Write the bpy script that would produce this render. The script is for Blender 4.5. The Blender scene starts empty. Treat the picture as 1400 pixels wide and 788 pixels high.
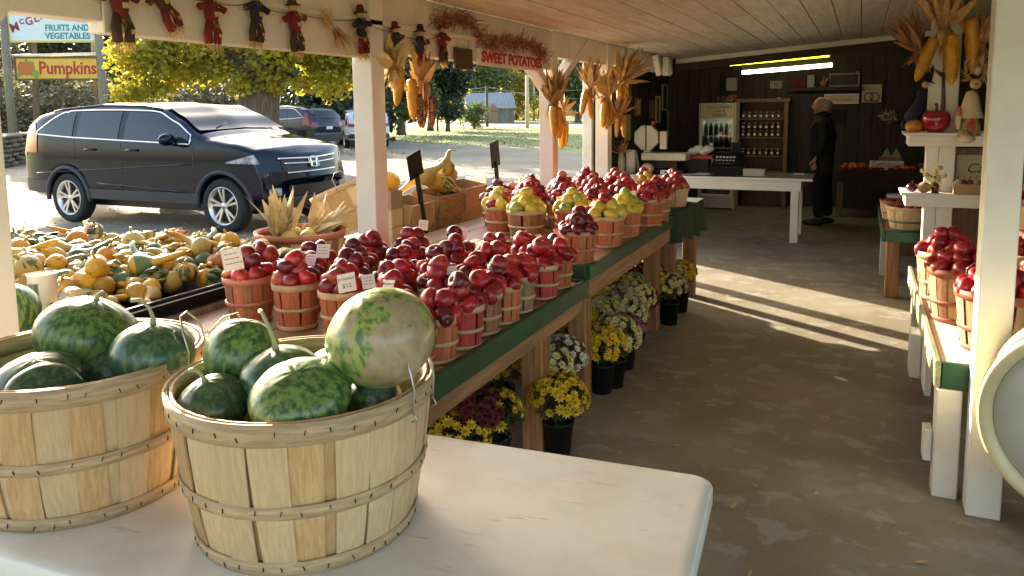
import bpy, bmesh, math, random
from mathutils import Vector, Matrix, Euler, noise as mnoise
random.seed(7)
R = math.radians
PI = math.pi
scene = bpy.context.scene
col = scene.collection

# ------------------------------------------------------------------ camera
CAM_H = 1.57
F, CX, CY = 1052.0, 700.0, 270.0          # focal length and principal point of the 1400x788 photograph, in its pixels
pitch, roll, yaw = R(6.67), R(0.65), R(24.4)
fw = Vector((-math.sin(yaw)*math.cos(pitch), math.cos(yaw)*math.cos(pitch), -math.sin(pitch)))
r0 = Vector((math.cos(yaw), math.sin(yaw), 0)); u0 = r0.cross(fw)
rt = math.cos(roll)*r0 - math.sin(roll)*u0
up = math.sin(roll)*r0 + math.cos(roll)*u0
EYE = Vector((0, 0, CAM_H))
cd = bpy.data.cameras.new('camera'); cam = bpy.data.objects.new('camera', cd); col.objects.link(cam)
mw = Matrix((( rt.x, up.x, -fw.x, 0), (rt.y, up.y, -fw.y, 0), (rt.z, up.z, -fw.z, CAM_H), (0, 0, 0, 1)))
cam.matrix_world = mw
cd.sensor_fit = 'HORIZONTAL'; cd.sensor_width = 36.0; cd.lens = 36.0*F/1400.0
cd.shift_x = 0.0; cd.shift_y = -(394.0-CY)/1400.0
cd.clip_start = 0.05; cd.clip_end = 2000
scene.camera = cam

def ray(u, v): return fw + rt*((u-CX)/F) - up*((v-CY)/F)
def at_z(u, v, z): d = ray(u, v); return EYE + d*((z-CAM_H)/d.z)
def at_x(u, v, x): d = ray(u, v); return EYE + d*(x/d.x)
def at_y(u, v, y): d = ray(u, v); return EYE + d*(y/d.y)
def at_d(u, v, dd): return EYE + ray(u, v)*dd

# ------------------------------------------------------------------ world, sun, exposure
SUN_EL, SUN_DIR = R(16.0), Vector((-0.84, 0.543, 0)).normalized()
tosun = Vector((SUN_DIR.x*math.cos(SUN_EL), SUN_DIR.y*math.cos(SUN_EL), math.sin(SUN_EL)))
w = bpy.data.worlds.new('World'); scene.world = w; w.use_nodes = True
wn = w.node_tree.nodes; wl = w.node_tree.links
bg = wn['Background']; sk = wn.new('ShaderNodeTexSky'); sk.sky_type = 'NISHITA'; sk.sun_disc = False
sk.sun_elevation = SUN_EL; sk.sun_rotation = math.atan2(SUN_DIR.x, SUN_DIR.y); sk.dust_density = 3.0; sk.air_density = 1.0; sk.ozone_density = 0.6
wl.new(sk.outputs['Color'], bg.inputs['Color']); bg.inputs['Strength'].default_value = 0.15
sd = bpy.data.lights.new('sun', 'SUN'); sd.energy = 5.0; sd.angle = R(0.5); sd.color = (1.0, 0.87, 0.66)
so = bpy.data.objects.new('sun', sd); col.objects.link(so); so.location = (-30, 20, 25)
so.rotation_euler = tosun.to_track_quat('Z', 'Y').to_euler()
scene.view_settings.view_transform = 'Standard'; scene.view_settings.look = 'None'
scene.view_settings.gamma = 1.0; scene.view_settings.exposure = 2.22
scene.render.engine = 'CYCLES'
scene.cycles.max_bounces = 8; scene.cycles.diffuse_bounces = 5; scene.cycles.glossy_bounces = 3
scene.cycles.transmission_bounces = 4; scene.cycles.transparent_max_bounces = 6
scene.cycles.use_denoising = True; scene.cycles.sample_clamp_indirect = 6.0
scene.cycles.caustics_reflective = False; scene.cycles.caustics_refractive = False

# ------------------------------------------------------------------ materials
MATS = {}
def pm(name, c1, c2=None, scale=8.0, stretch=(1, 1, 1), lo=.35, hi=.65, detail=4.0, rough=.6, bump=0.0, bscale=None, rand=0.0,
       c3=None, s3=20.0, lo3=.6, hi3=.7, st3=(1, 1, 1), metal=0.0, coat=0.0, emit=None, spec=.5, glass=False, wave=None, obj=True, dist=.01):
    m = bpy.data.materials.new(name); m.use_nodes = True
    n = m.node_tree.nodes; l = m.node_tree.links; b = n['Principled BSDF']
    b.inputs['Roughness'].default_value = rough; b.inputs['Metallic'].default_value = metal
    b.inputs['Coat Weight'].default_value = coat; b.inputs['Coat Roughness'].default_value = .08
    b.inputs['Specular IOR Level'].default_value = spec
    tc = n.new('ShaderNodeTexCoord'); oi = n.new('ShaderNodeObjectInfo')
    off = n.new('ShaderNodeVectorMath'); off.operation = 'SCALE'; off.inputs[0].default_value = (31, 17, 23)
    l.new(oi.outputs['Random'], off.inputs['Scale'])
    def vec(st):
        mp = n.new('ShaderNodeVectorMath'); mp.operation = 'MULTIPLY'; mp.inputs[1].default_value = st
        l.new(tc.outputs['Object'], mp.inputs[0])
        if not obj: return mp.outputs[0]
        ad = n.new('ShaderNodeVectorMath'); ad.operation = 'ADD'
        l.new(mp.outputs[0], ad.inputs[0]); l.new(off.outputs[0], ad.inputs[1]); return ad.outputs[0]
    def noise(sc, st, det=detail):
        t = n.new('ShaderNodeTexNoise'); t.inputs['Scale'].default_value = sc; t.inputs['Detail'].default_value = det
        t.inputs['Roughness'].default_value = .62
        l.new(vec(st), t.inputs['Vector']); return t.outputs['Fac']
    def ramp(fac, a, z):
        r = n.new('ShaderNodeMapRange'); r.interpolation_type = 'SMOOTHSTEP'
        r.inputs['From Min'].default_value = a; r.inputs['From Max'].default_value = z
        l.new(fac, r.inputs['Value']); return r.outputs['Result']
    def mix(fac, a, c):
        x = n.new('ShaderNodeMix'); x.data_type = 'RGBA'
        if fac is None: x.inputs[0].default_value = .5
        else: l.new(fac, x.inputs[0])
        for i, q in ((6, a), (7, c)):
            if isinstance(q, tuple): x.inputs[i].default_value = (*q, 1)
            else: l.new(q, x.inputs[i])
        return x.outputs[2]
    out = c1
    if c2 is not None:
        if wave:
            t = n.new('ShaderNodeTexWave'); t.inputs['Scale'].default_value = wave[0]; t.inputs['Distortion'].default_value = wave[1]
            t.inputs['Detail'].default_value = 3; t.inputs['Detail Scale'].default_value = wave[2]; t.bands_direction = wave[3] if len(wave) > 3 else 'X'
            l.new(vec(stretch), t.inputs['Vector']); f = t.outputs['Fac']
        else: f = noise(scale, stretch)
        out = mix(ramp(f, lo, hi), c1, c2)
    if c3 is not None: out = mix(ramp(noise(s3, st3, 9), lo3, hi3), out if not isinstance(out, tuple) else out, c3)
    if rand:
        h = n.new('ShaderNodeHueSaturation')
        mr = n.new('ShaderNodeMapRange'); mr.inputs['To Min'].default_value = 1-rand; mr.inputs['To Max'].default_value = 1+rand
        l.new(oi.outputs['Random'], mr.inputs['Value']); l.new(mr.outputs['Result'], h.inputs['Value'])
        if isinstance(out, tuple): h.inputs['Color'].default_value = (*out, 1)
        else: l.new(out, h.inputs['Color'])
        out = h.outputs['Color']
    if isinstance(out, tuple): b.inputs['Base Color'].default_value = (*out, 1)
    else: l.new(out, b.inputs['Base Color'])
    if bump:
        bp = n.new('ShaderNodeBump'); bp.inputs['Strength'].default_value = bump; bp.inputs['Distance'].default_value = dist
        l.new(noise(bscale or scale, stretch if bscale is None else (1, 1, 1), 6), bp.inputs['Height']); l.new(bp.outputs['Normal'], b.inputs['Normal'])
    if emit:
        b.inputs['Emission Color'].default_value = (*emit[:3], 1); b.inputs['Emission Strength'].default_value = emit[3]
    if glass:
        b.inputs['Transmission Weight'].default_value = 1; b.inputs['IOR'].default_value = 1.45
    MATS[name] = m; return m

# ------------------------------------------------------------------ mesh builder
class MB:
    def __init__(s): s.v = []; s.f = []; s.sm = []
    def add(s, vs, fs, smooth=False):
        o = len(s.v); s.v += [tuple(p) for p in vs]; s.f += [tuple(i+o for i in f) for f in fs]; s.sm += [smooth]*len(fs); return s
    def obox(s, c, size, rot=None, ch=0.0):
        hx, hy, hz = size[0]/2, size[1]/2, size[2]/2; c = Vector(c); rot = rot or Matrix.Identity(3)
        vs = [c + rot @ Vector((x, y, z)) for x in (-hx, hx) for y in (-hy, hy) for z in (-hz, hz)]
        return s.add(vs, [(0, 1, 3, 2), (4, 6, 7, 5), (0, 4, 5, 1), (2, 3, 7, 6), (0, 2, 6, 4), (1, 5, 7, 3)])
    def box(s, x0, y0, z0, x1, y1, z1): return s.obox(((x0+x1)/2, (y0+y1)/2, (z0+z1)/2), (abs(x1-x0), abs(y1-y0), abs(z1-z0)))
    def bar(s, p, q, w, h, upv=(0, 0, 1)):
        p, q = Vector(p), Vector(q); d = (q-p); L = d.length; d.normalize(); a = Vector(upv).cross(d)
        if a.length < 1e-4: a = Vector((1, 0, 0)).cross(d)
        a.normalize(); b = d.cross(a)
        return s.obox((p+q)/2, (w, h, L), Matrix((a, b, d)).transposed())
    def tube(s, pts, r, n=8, caps=True, flat=1.0):
        pts = [Vector(p) for p in pts]; N = len(pts); rs = r if isinstance(r, (list, tuple)) else [r]*N
        vs = []; prev = None
        for i, p in enumerate(pts):
            d = (pts[min(i+1, N-1)]-pts[max(i-1, 0)]).normalized()
            if prev is None:
                a = d.cross(Vector((0, 0, 1)));
                if a.length < 1e-3: a = d.cross(Vector((1, 0, 0)))
            else: a = prev - d*prev.dot(d)
            a.normalize(); prev = a; b = d.cross(a)
            for k in range(n): t = 2*PI*k/n; vs.append(p + (a*math.cos(t) + b*math.sin(t)*flat)*rs[i])
        fs = [(i*n+k, i*n+(k+1) % n, (i+1)*n+(k+1) % n, (i+1)*n+k) for i in range(N-1) for k in range(n)]
        if caps: fs += [tuple(range(n))[::-1], tuple((N-1)*n+k for k in range(n))]
        return s.add(vs, fs, True)
    def lathe(s, prof, n=16, c=(0, 0, 0), rot=None, close=False, fr=None):
        c = Vector(c); rot = rot or Matrix.Identity(3); vs = []
        for r, z in prof:
            for k in range(n):
                t = 2*PI*k/n; rr = r*(fr(t, z) if fr else 1); vs.append(c + rot @ Vector((rr*math.cos(t), rr*math.sin(t), z)))
        N = len(prof)
        fs = [(i*n+k, i*n+(k+1) % n, (i+1)*n+(k+1) % n, (i+1)*n+k) for i in range(N-1) for k in range(n)]
        if prof[0][0] > 1e-6: fs.append(tuple(range(n))[::-1]) if not close else None
        if prof[-1][0] > 1e-6: fs.append(tuple((N-1)*n+k for k in range(n))) if not close else None
        if close: fs += [((N-1)*n+k, (N-1)*n+(k+1) % n, (k+1) % n, k) for k in range(n)]
        return s.add(vs, fs, True)
    def ball(s, c, r, nu=12, nv=8, rot=None, f=None):
        r = r if isinstance(r, (tuple, list)) else (r, r, r); c = Vector(c); rot = rot or Matrix.Identity(3); vs = []
        for j in range(nv+1):
            p = PI*j/nv
            for k in range(nu):
                t = 2*PI*k/nu; q = Vector((math.sin(p)*math.cos(t), math.sin(p)*math.sin(t), -math.cos(p)))
                if f: q = q*f(q)
                vs.append(c + rot @ Vector((q.x*r[0], q.y*r[1], q.z*r[2])))
        fs = [(j*nu+k, j*nu+(k+1) % nu, (j+1)*nu+(k+1) % nu, (j+1)*nu+k) for j in range(nv) for k in range(nu)]
        return s.add(vs, fs, True)
    def grid(s, P, closed=False, smooth=True):
        nj = len(P); ni = len(P[0]); vs = [p for row in P for p in row]
        fs = [(j*ni+i, j*ni+(i+1) % ni, (j+1)*ni+(i+1) % ni, (j+1)*ni+i) for j in range(nj-1) for i in range(ni if closed else ni-1)]
        return s.add(vs, fs, smooth)
    def leaf(s, c, d, L, wd, nrm=None, bend=0.0, seg=2):
        c = Vector(c); d = Vector(d).normalized(); n = Vector(nrm) if nrm else Vector((random.gauss(0, 1), random.gauss(0, 1), random.gauss(0, 1)))
        a = d.cross(n)
        if a.length < 1e-4: a = d.cross(Vector((1, 0, .3)))
        a.normalize(); n = a.cross(d); vs = []; W = [0.15, 1, .62, .05] if seg == 2 else [.5, .5]
        K = len(W)
        for i, wv in enumerate(W):
            t = i/(K-1); p = c + d*(L*t) + n*(bend*L*t*t); vs += [p-a*wd*wv*.5, p+a*wd*wv*.5]
        return s.add(vs, [(2*i, 2*i+1, 2*i+3, 2*i+2) for i in range(K-1)])
    def mesh(s, name, mat=None):
        me = bpy.data.meshes.new(name); me.from_pydata(s.v, [], s.f); me.polygons.foreach_set('use_smooth', s.sm)
        if mat is not None: me.materials.append(MATS[mat] if isinstance(mat, str) else mat)
        me.update(); return me
    def build(s, name, mat=None, parent=None, loc=(0, 0, 0), rot=None):
        return link(name, s.mesh(name, mat), parent, loc, rot)

def link(name, me, parent=None, loc=(0, 0, 0), rot=None):
    o = bpy.data.objects.new(name, me); col.objects.link(o); o.location = loc
    if rot is not None: o.rotation_euler = rot
    if parent is not None: o.parent = parent
    return o
def tag(o, label=None, cat=None, group=None, kind=None):
    if label: o['label'] = label
    if cat: o['category'] = cat
    if group: o['group'] = group
    if kind: o['kind'] = kind
    return o
def thing(name, label, cat, loc=(0, 0, 0), rot=None, group=None):
    return tag(link(name, None, None, loc, rot), label, cat, group)
def bev(o, w=.004, seg=1):
    m = o.modifiers.new('edge', 'BEVEL'); m.width = w; m.segments = seg; m.limit_method = 'ANGLE'; m.angle_limit = R(40); return o
KIDS = {}
def copy_tree(o, parent=None):
    c = o.copy(); col.objects.link(c); c.parent = parent
    for ch in list(o.children): copy_tree(ch, c)
    return c
def rotm(x=0, y=0, z=0): return Euler((x, y, z)).to_matrix()
def text(body, size, mat, parent, loc, right, upv, name='lettering', depth=.002, off=0.0, align='CENTER', sx=1.0, shear=0.0):
    cu = bpy.data.curves.new(name, 'FONT'); cu.body = body; cu.size = size; cu.extrude = depth; cu.offset = off; cu.shear = shear
    cu.align_x = align; cu.align_y = 'CENTER'; cu.resolution_u = 3
    t = bpy.data.objects.new(name, cu); col.objects.link(t)
    bpy.context.view_layer.update()
    me = bpy.data.meshes.new_from_object(t.evaluated_get(bpy.context.evaluated_depsgraph_get()))
    bpy.data.objects.remove(t); bpy.data.curves.remove(cu)
    me.materials.clear(); me.materials.append(MATS[mat])
    r_ = Vector(right).normalized(); n_ = r_.cross(Vector(upv)).normalized(); u_ = n_.cross(r_)
    M = Matrix((r_*sx, u_, n_)).transposed()
    me.transform(M.to_4x4()); me.update()
    return link(name, me, parent, loc)

W_ = (0.80, 0.775, 0.72)
pm('white_paint', W_, (.70, .655, .57), 3, lo=.45, hi=.8, rough=.5, bump=.25, bscale=40, c3=(.42, .35, .25), s3=14, lo3=.68, hi3=.78, dist=.003)
pm('white_board', (.78, .745, .67), (.62, .57, .48), 2.2, stretch=(1, 1, 1), lo=.4, hi=.8, rough=.55, bump=.3, bscale=30, rand=.06, dist=.003)
pm('ceiling_paint', (.70, .645, .54), (.54, .48, .385), 3, stretch=(6, .7, 6), lo=.35, hi=.7, rough=.6, bump=.25, bscale=25, rand=.08, c3=(.36, .28, .18), s3=5, lo3=.62, hi3=.8, dist=.003)
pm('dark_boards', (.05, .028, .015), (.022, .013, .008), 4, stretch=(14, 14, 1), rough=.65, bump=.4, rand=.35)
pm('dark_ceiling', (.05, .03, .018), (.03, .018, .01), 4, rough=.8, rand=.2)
pm('green_paint', (.012, .075, .028), (.02, .05, .025), 5, rough=.45, c3=(.16, .13, .08), s3=22, lo3=.66, hi3=.74, bump=.2, bscale=35, dist=.003)
pm('green_cloth', (.02, .045, .02), (.012, .03, .014), 6, rough=.9)
pm('table_wood', (.36, .2, .1), (.22, .12, .06), 5, stretch=(9, .6, 9), rough=.55, bump=.25, rand=.15, c3=(.12, .07, .04), s3=8, lo3=.66, hi3=.8)
pm('post_wood', (.34, .16, .06), (.19, .085, .032), 4, stretch=(14, 14, .9), rough=.6, bump=.35, rand=.15, c3=(.08, .035, .015), s3=6, lo3=.66, hi3=.76, st3=(5, 5, 1))
pm('trim_wood', (.40, .22, .10), (.25, .13, .06), 4, stretch=(12, .8, 12), rough=.6, bump=.3, rand=.15)
pm('weathered_wood', (.26, .22, .17), (.17, .14, .1), 4, stretch=(10, 10, .8), rough=.8, bump=.4, rand=.15)
pm('stave_tan', (.64, .48, .28), (.56, .40, .215), 5, stretch=(26, 26, 1.6), rough=.62, bump=.3, rand=.10, c3=(.4, .23, .1), s3=5, lo3=.64, hi3=.8, st3=(4, 4, 1.2))
pm('stave_honey', (.54, .36, .17), (.44, .27, .115), 5, stretch=(26, 26, 1.6), rough=.6, bump=.3, rand=.22, c3=(.24, .12, .05), s3=5, lo3=.62, hi3=.8, st3=(4, 4, 1))
pm('hoop_tan', (.6, .43, .25), (.42, .29, .16), 5, stretch=(3, 3, 30), rough=.65, bump=.3, rand=.12, c3=(.25, .16, .09), s3=7, lo3=.66, hi3=.8)
pm('stave_orange', (.5, .15, .06), (.36, .095, .04), 5, stretch=(30, 30, 2), rough=.6, bump=.2, rand=.2)
pm('stave_red', (.5, .055, .045), (.36, .035, .03), 5, stretch=(30, 30, 2), rough=.55, bump=.2, rand=.15)
pm('stave_brown', (.34, .16, .07), (.22, .095, .04), 5, stretch=(30, 30, 2), rough=.6, bump=.2, rand=.22)
pm('stave_grey', (.3, .2, .12), (.21, .14, .085), 5, stretch=(30, 30, 2), rough=.65, bump=.2, rand=.2)
pm('hoop_green', (.09, .22, .13), (.06, .15, .09), 5, rough=.6)
pm('hoop_pink', (.52, .2, .13), (.4, .15, .09), 5, rough=.6)
pm('hoop_red', (.38, .11, .06), (.28, .08, .04), 5, rough=.6)
pm('wire', (.5, .48, .45), rough=.35, metal=.9)
pm('apple_red', (.38, .010, .018), (.23, .005, .011), 9, stretch=(3, 3, .5), rough=.36, rand=.4, c3=(.44, .07, .03), s3=12, lo3=.58, hi3=.85, coat=.3)
pm('apple_dark', (.17, .007, .018), (.10, .004, .012), 9, stretch=(3, 3, .5), rough=.3, rand=.3, coat=.2)
pm('apple_blush', (.42, .03, .03), (.28, .012, .016), 8, stretch=(3, 3, .5), rough=.36, rand=.25, c3=(.62, .38, .10), s3=13, lo3=.52, hi3=.78, coat=.2)
pm('apple_yellow', (.66, .47, .06), (.54, .45, .05), 5, rough=.32, rand=.2, c3=(.6, .25, .05), s3=3, lo3=.62, hi3=.85, coat=.2)
pm('apple_green', (.34, .40, .06), (.24, .32, .05), 5, rough=.32, rand=.2, coat=.2)
pm('stem', (.16, .10, .045), (.09, .05, .02), 12, rough=.7)
pm('melon_stem', (.42, .42, .24), (.3, .29, .14), 12, rough=.7)
pm('card', (.82, .74, .70), (.74, .64, .6), 6, rough=.55)
pm('ink', (.06, .05, .09), rough=.6)
pm('table_plastic', (.74, .735, .71), (.65, .63, .58), 5, detail=9, lo=.4, hi=.66, rough=.36, bump=.12, bscale=150, c3=(.50, .45, .38), s3=4, lo3=.60, hi3=.72, st3=(1.5, 9, 1), dist=.002)
pm('black_plastic', (.006, .006, .006), rough=.6, spec=.25)
pm('black_metal', (.012, .012, .012), rough=.55, spec=.3)
pm('grey_metal', (.35, .35, .34), rough=.35, metal=.7)
pm('cardboard', (.42, .27, .14), (.35, .22, .11), 4, rough=.8, bump=.1, rand=.1)
pm('cardboard_old', (.36, .22, .11), (.26, .15, .07), 12, stretch=(1, 1, 3), rough=.85, rand=.1)
pm('husk', (.56, .38, .17), (.38, .22, .085), 12, rough=.8, rand=.15, bump=.2)
pm('husk_pale', (.66, .54, .3), (.52, .38, .17), 10, rough=.8, rand=.12, bump=.2)
pm('husk_brown', (.36, .19, .09), (.24, .11, .05), 10, rough=.8, rand=.15)
pm('corn_yellow', (.66, .33, .03), (.5, .22, .015), 30, rough=.4, rand=.12)
pm('corn_indian', (.3, .1, .04), (.06, .02, .02), 60, detail=1, lo=.48, hi=.52, rough=.4, c3=(.6, .4, .18), s3=70, lo3=.58, hi3=.6)
pm('straw', (.62, .46, .2), (.5, .33, .12), 20, rough=.85, rand=.1)
pm('straw_red', (.34, .12, .06), (.2, .06, .03), 20, rough=.9)
pm('cloth_red', (.20, .012, .012), (.1, .01, .008), 9, rough=.9, bump=.2)
pm('cloth_brown', (.06, .028, .014), (.035, .018, .01), 9, rough=.9)
pm('cloth_navy', (.02, .022, .05), (.012, .012, .03), 9, rough=.9)
pm('cloth_burlap', (.6, .45, .25), (.48, .34, .17), 40, rough=.95)
pm('cloth_cream', (.66, .56, .4), (.56, .46, .3), 9, rough=.9)
pm('cloth_floral', (.45, .36, .2), (.1, .2, .08), 22, rough=.9, c3=(.5, .07, .04), s3=26, lo3=.52, hi3=.56)
pm('twine', (.2, .13, .07), rough=.9)
pm('brown_board', (.09, .045, .02), (.06, .03, .014), 6, rough=.6)
pm('sign_white', (.78, .77, .72), (.7, .66, .58), 3, rough=.5)
pm('sign_blue_white', (.66, .74, .80), (.74, .76, .76), 2.2, stretch=(1, 1, 3), rough=.5)
pm('sign_yellow', (.75, .45, .07), (.7, .38, .05), 2, rough=.5)
pm('sign_cream', (.62, .5, .3), (.55, .43, .25), 5, rough=.6)
pm('ink_red', (.42, .035, .03), rough=.6)
pm('ink_orange', (.5, .14, .03), rough=.6)
pm('ink_maroon', (.3, .03, .06), rough=.6)
pm('ink_teal', (.05, .26, .24), rough=.6)
pm('ink_dark', (.05, .03, .02), rough=.6)
pm('ink_gold', (.5, .26, .07), rough=.6)
pm('leaf_green', (.05, .085, .03), (.025, .05, .02), 12, rough=.6, rand=.1)
pm('mum_yellow', (.72, .50, .02), (.6, .36, .01), 30, rough=.7, rand=.12)
pm('mum_pale', (.66, .60, .28), (.55, .5, .2), 30, rough=.7, rand=.12)
pm('mum_white', (.74, .70, .6), (.62, .58, .46), 30, rough=.7, rand=.08)
pm('mum_red', (.16, .006, .012), (.09, .004, .01), 30, rough=.7, rand=.12)
pm('mum_crimson', (.28, .012, .05), (.2, .01, .04), 30, rough=.7, rand=.12)
pm('mum_pink', (.42, .16, .28), (.32, .11, .2), 30, rough=.7, rand=.12)
pm('soil', (.05, .032, .02), (.03, .02, .012), 30, rough=.9, bump=.5)
# ------------------------------------------------------------------ setting: ground, lot, road, slab
GZ = -0.05
pm('gravel', (.27, .23, .165), (.18, .15, .105), .35, lo=.35, hi=.7, rough=.9, bump=.9, bscale=26, c3=(.35, .305, .225), s3=30, lo3=.5, hi3=.62, obj=False, dist=.03)
pm('grass_ground', (.17, .21, .05), (.25, .25, .085), .12, lo=.4, hi=.65, rough=.95, bump=.8, bscale=9, c3=(.13, .16, .04), s3=1.5, lo3=.5, hi3=.75, obj=False, dist=.05)
pm('road', (.33, .31, .28), (.27, .25, .22), .5, rough=.9, obj=False)
pm('concrete', (.30, .265, .20), (.225, .19, .135), 1.3, lo=.36, hi=.62, detail=12, rough=.6, bump=.6, bscale=45, c3=(.325, .31, .27), s3=5, lo3=.53, hi3=.60, st3=(1, 1.3, 1), obj=False, dist=.004)
pm('hill_mat', (.16, .17, .07), (.22, .17, .09), .05, rough=1, obj=False)
def sheet(name, pts, z, m):
    mb = MB(); mb.add([(x, y, z) for x, y in pts], [tuple(range(len(pts)))]); return tag(mb.build(name, m), kind='structure')
sheet('ground', [(-900, -300), (900, -300), (900, 900), (-900, 900)], GZ-.008, 'grass_ground')
lot = MB()
P = []
lot_pts = [(-2.4, -30), (-2.4, 14), (-4, 19), (-8, 25), (-13, 29), (-20, 32), (-30, 33), (-34, 24), (-28, 17), (-24, 8), (-30, -8), (-30, -30)]
sheet('gravel_lot', lot_pts, GZ-.004, 'gravel')
sheet('road', [(-900, 330), (-120, 92), (-60, 66), (-20, 58), (40, 52), (400, 30), (400, 37), (40, 60), (-20, 66), (-60, 74), (-120, 101), (-900, 345)], GZ, 'road')
mb = MB(); mb.box(-2.55, -6, -.25, 3.4, 12.9, 0); tag(mb.build('floor', 'concrete'), kind='structure')
# loose gravel stones in front of the stand, thicker near the stand (nobody could count them)
pm('stone', (.36, .31, .24), (.22, .18, .135), 3, rough=.9)
mb = MB(); rg = random.Random(3)
for i in range(5200):
    x = -2.7 - abs(rg.gauss(0, 6)); y = rg.uniform(-1, 17); r = rg.uniform(.008, .022)
    if x < -19: continue
    t = rg.uniform(0, 6.28); c = [(x+r*math.cos(t+k*1.57)*rg.uniform(.7, 1.3), y+r*math.sin(t+k*1.57)*rg.uniform(.7, 1.3), GZ-.006) for k in range(4)]
    mb.add(c+[(x, y, GZ+r*.8)], [(0, 1, 4), (1, 2, 4), (2, 3, 4), (3, 0, 4)])
tag(mb.build('gravel', 'stone'), 'loose pale gravel strewn over the parking lot', 'gravel', kind='stuff')
# grass blades on the field beyond the lot
pm('grass_blade', (.24, .25, .06), (.34, .3, .11), .3, lo=.4, hi=.7, rough=.8, obj=False)
mb = MB()
for i in range(15000):
    y = rg.uniform(22, 56); x = rg.uniform(-52, -2)
    if y < 34 and x > -9 - 1.0*(y-18) and y < 27+(-x-8)*.35 and x < -5: continue
    if rg.random() < .5 and y > 40: continue
    h = rg.uniform(.02, .06); wd = rg.uniform(.02, .07); t = rg.uniform(0, 3.14); dx, dy = math.cos(t)*wd, math.sin(t)*wd
    mb.add([(x-dx, y-dy, GZ-.02), (x+dx, y+dy, GZ-.02), (x+rg.gauss(0, .04), y+rg.gauss(0, .04), GZ+h)], [(0, 1, 2)])
tag(mb.build('grass', 'grass_blade'), 'short grass of the field between the lot and the road', 'grass', kind='stuff')
# straw and leaf litter on the concrete
mb = MB()
for i in range(520):
    if rg.random() < .5: x, y = rg.gauss(-.85, .22), rg.uniform(2.2, 6.5)
    else: x, y = rg.uniform(-1.1, .5), rg.uniform(1.8, 7)
    L = rg.uniform(.008, .035) if rg.random() < .85 else rg.uniform(.03, .06); a = rg.uniform(0, 6.28); wd = rg.uniform(.0012, .0035) if L < .035 else rg.uniform(.01, .022)
    mb.leaf((x, y, .004+rg.random()*.004), (math.cos(a), math.sin(a), rg.uniform(-.02, .1)), L, wd, (0, 0, 1))
tag(mb.build('floor_litter', 'straw'), 'bits of straw and dry leaf littering the concrete floor', 'litter', kind='stuff')

# ------------------------------------------------------------------ the stand: ceiling, roof, posts, beams
def cz(x): return 2.175 + .075*(x+2.35)
mb = MB(); vs = []
for x in (-2.8, 3.3):
    for y in (-1.6, 12.95):
        vs += [(x, y, cz(x)+.06), (x, y, cz(x)+.20)]
mb.add(vs, [(0, 1, 3, 2), (4, 6, 7, 5), (0, 4, 5, 1), (2, 3, 7, 6), (0, 2, 6, 4), (1, 5, 7, 3)]); tag(mb.build('roof', 'weathered_wood'), kind='structure')
ceil = tag(link('ceiling', None), kind='structure')
PW = .205; nx = 26
for i in range(nx):
    x0 = -2.29+i*PW; cuts = [-1.5]; y = -1.5 + rg.uniform(1.2, 3.6)
    while y < 9.6: cuts.append(y); y += rg.uniform(2.6, 3.9)
    cuts.append(10.42)
    for a, b in zip(cuts, cuts[1:]):
        xm = x0+PW/2; m_ = MB(); m_.obox((0, 0, 0), (PW-.006, (b-a)-.005, .02))
        o = m_.build('plank', 'ceiling_paint', ceil, (xm, (a+b)/2, cz(xm)+.012+rg.uniform(0, .003)), (0, -math.atan(.075)+rg.gauss(0, .006), 0)); bev(o, .003)
def post(x, y, z0, z1, wx, wy, label, name='post', mat='white_paint', braces=(), cat='post'):
    t = thing(name, label, cat, (x, y, z0)); m_ = MB(); m_.box(-wx/2, -wy/2, 0, wx/2, wy/2, z1-z0); bev(m_.build('shaft', mat, t), .006, 2)
    for a, b in braces:
        m_ = MB(); m_.bar((a[0]-x, a[1]-y, a[2]-z0), (b[0]-x, b[1]-y, b[2]-z0), .07, .10, (1, 0, 0)); bev(m_.build('brace', mat, t), .004)
    return t
XB = -2.35
post(XB, 1.385, GZ, cz(XB), .12, .12, 'white porch post at the left end beside the gourds', braces=[((XB, 1.40, 1.80), (XB, 1.66, 2.10))])
post(XB, 3.39, GZ, cz(XB), .12, .12, 'white porch post between the husk basket and the tilted bushel')
post(XB, 5.93, GZ, cz(XB), .12, .12, 'white porch post with two diagonal braces at its top', braces=[((XB, 5.87, 1.72), (XB, 5.06, 2.15)), ((XB, 5.99, 1.72), (XB, 6.82, 2.15))])
post(XB, 7.42, GZ, cz(XB), .13, .13, 'white porch post at the counter end under the big corn plume')
post(.475, 3.30, 0, cz(.475), .115, .115, 'tall white post standing in the aisle before the right bench')
def beam(y0, y1, z0, z1, label, x=XB, t=.08):
    m_ = MB(); m_.box(x-t/2, y0, z0, x+t/2, y1, z1); return tag(bev(m_.build('beam', 'white_board'), .004), label, 'beam', 'white beams along the open side')
beam(-1.5, 1.32, 1.89, 2.18, 'white beam left of the end post over the roadside signs')
beam(1.45, 1.815, 1.868, 2.18, 'short white beam piece between the end post and the first scarecrow')
beam(1.82, 3.325, 1.832, 2.185, 'white beam carrying the row of scarecrow dolls')
beam(3.455, 5.865, 1.865, 2.185, 'white beam behind the red twig garland')
beam(5.995, 7.35, 1.975, 2.185, 'white beam between the braced post and the counter post')
beam(7.49, 10.3, 1.98, 2.19, 'pale beam running over the dark picture wall')
m_ = MB(); m_.box(XB+.045, 2.55, 2.0, XB+.06, 5.8, 2.022); tag(m_.build('batten', 'white_board'), 'thin white batten nailed along the scarecrow beam', 'batten')
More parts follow.
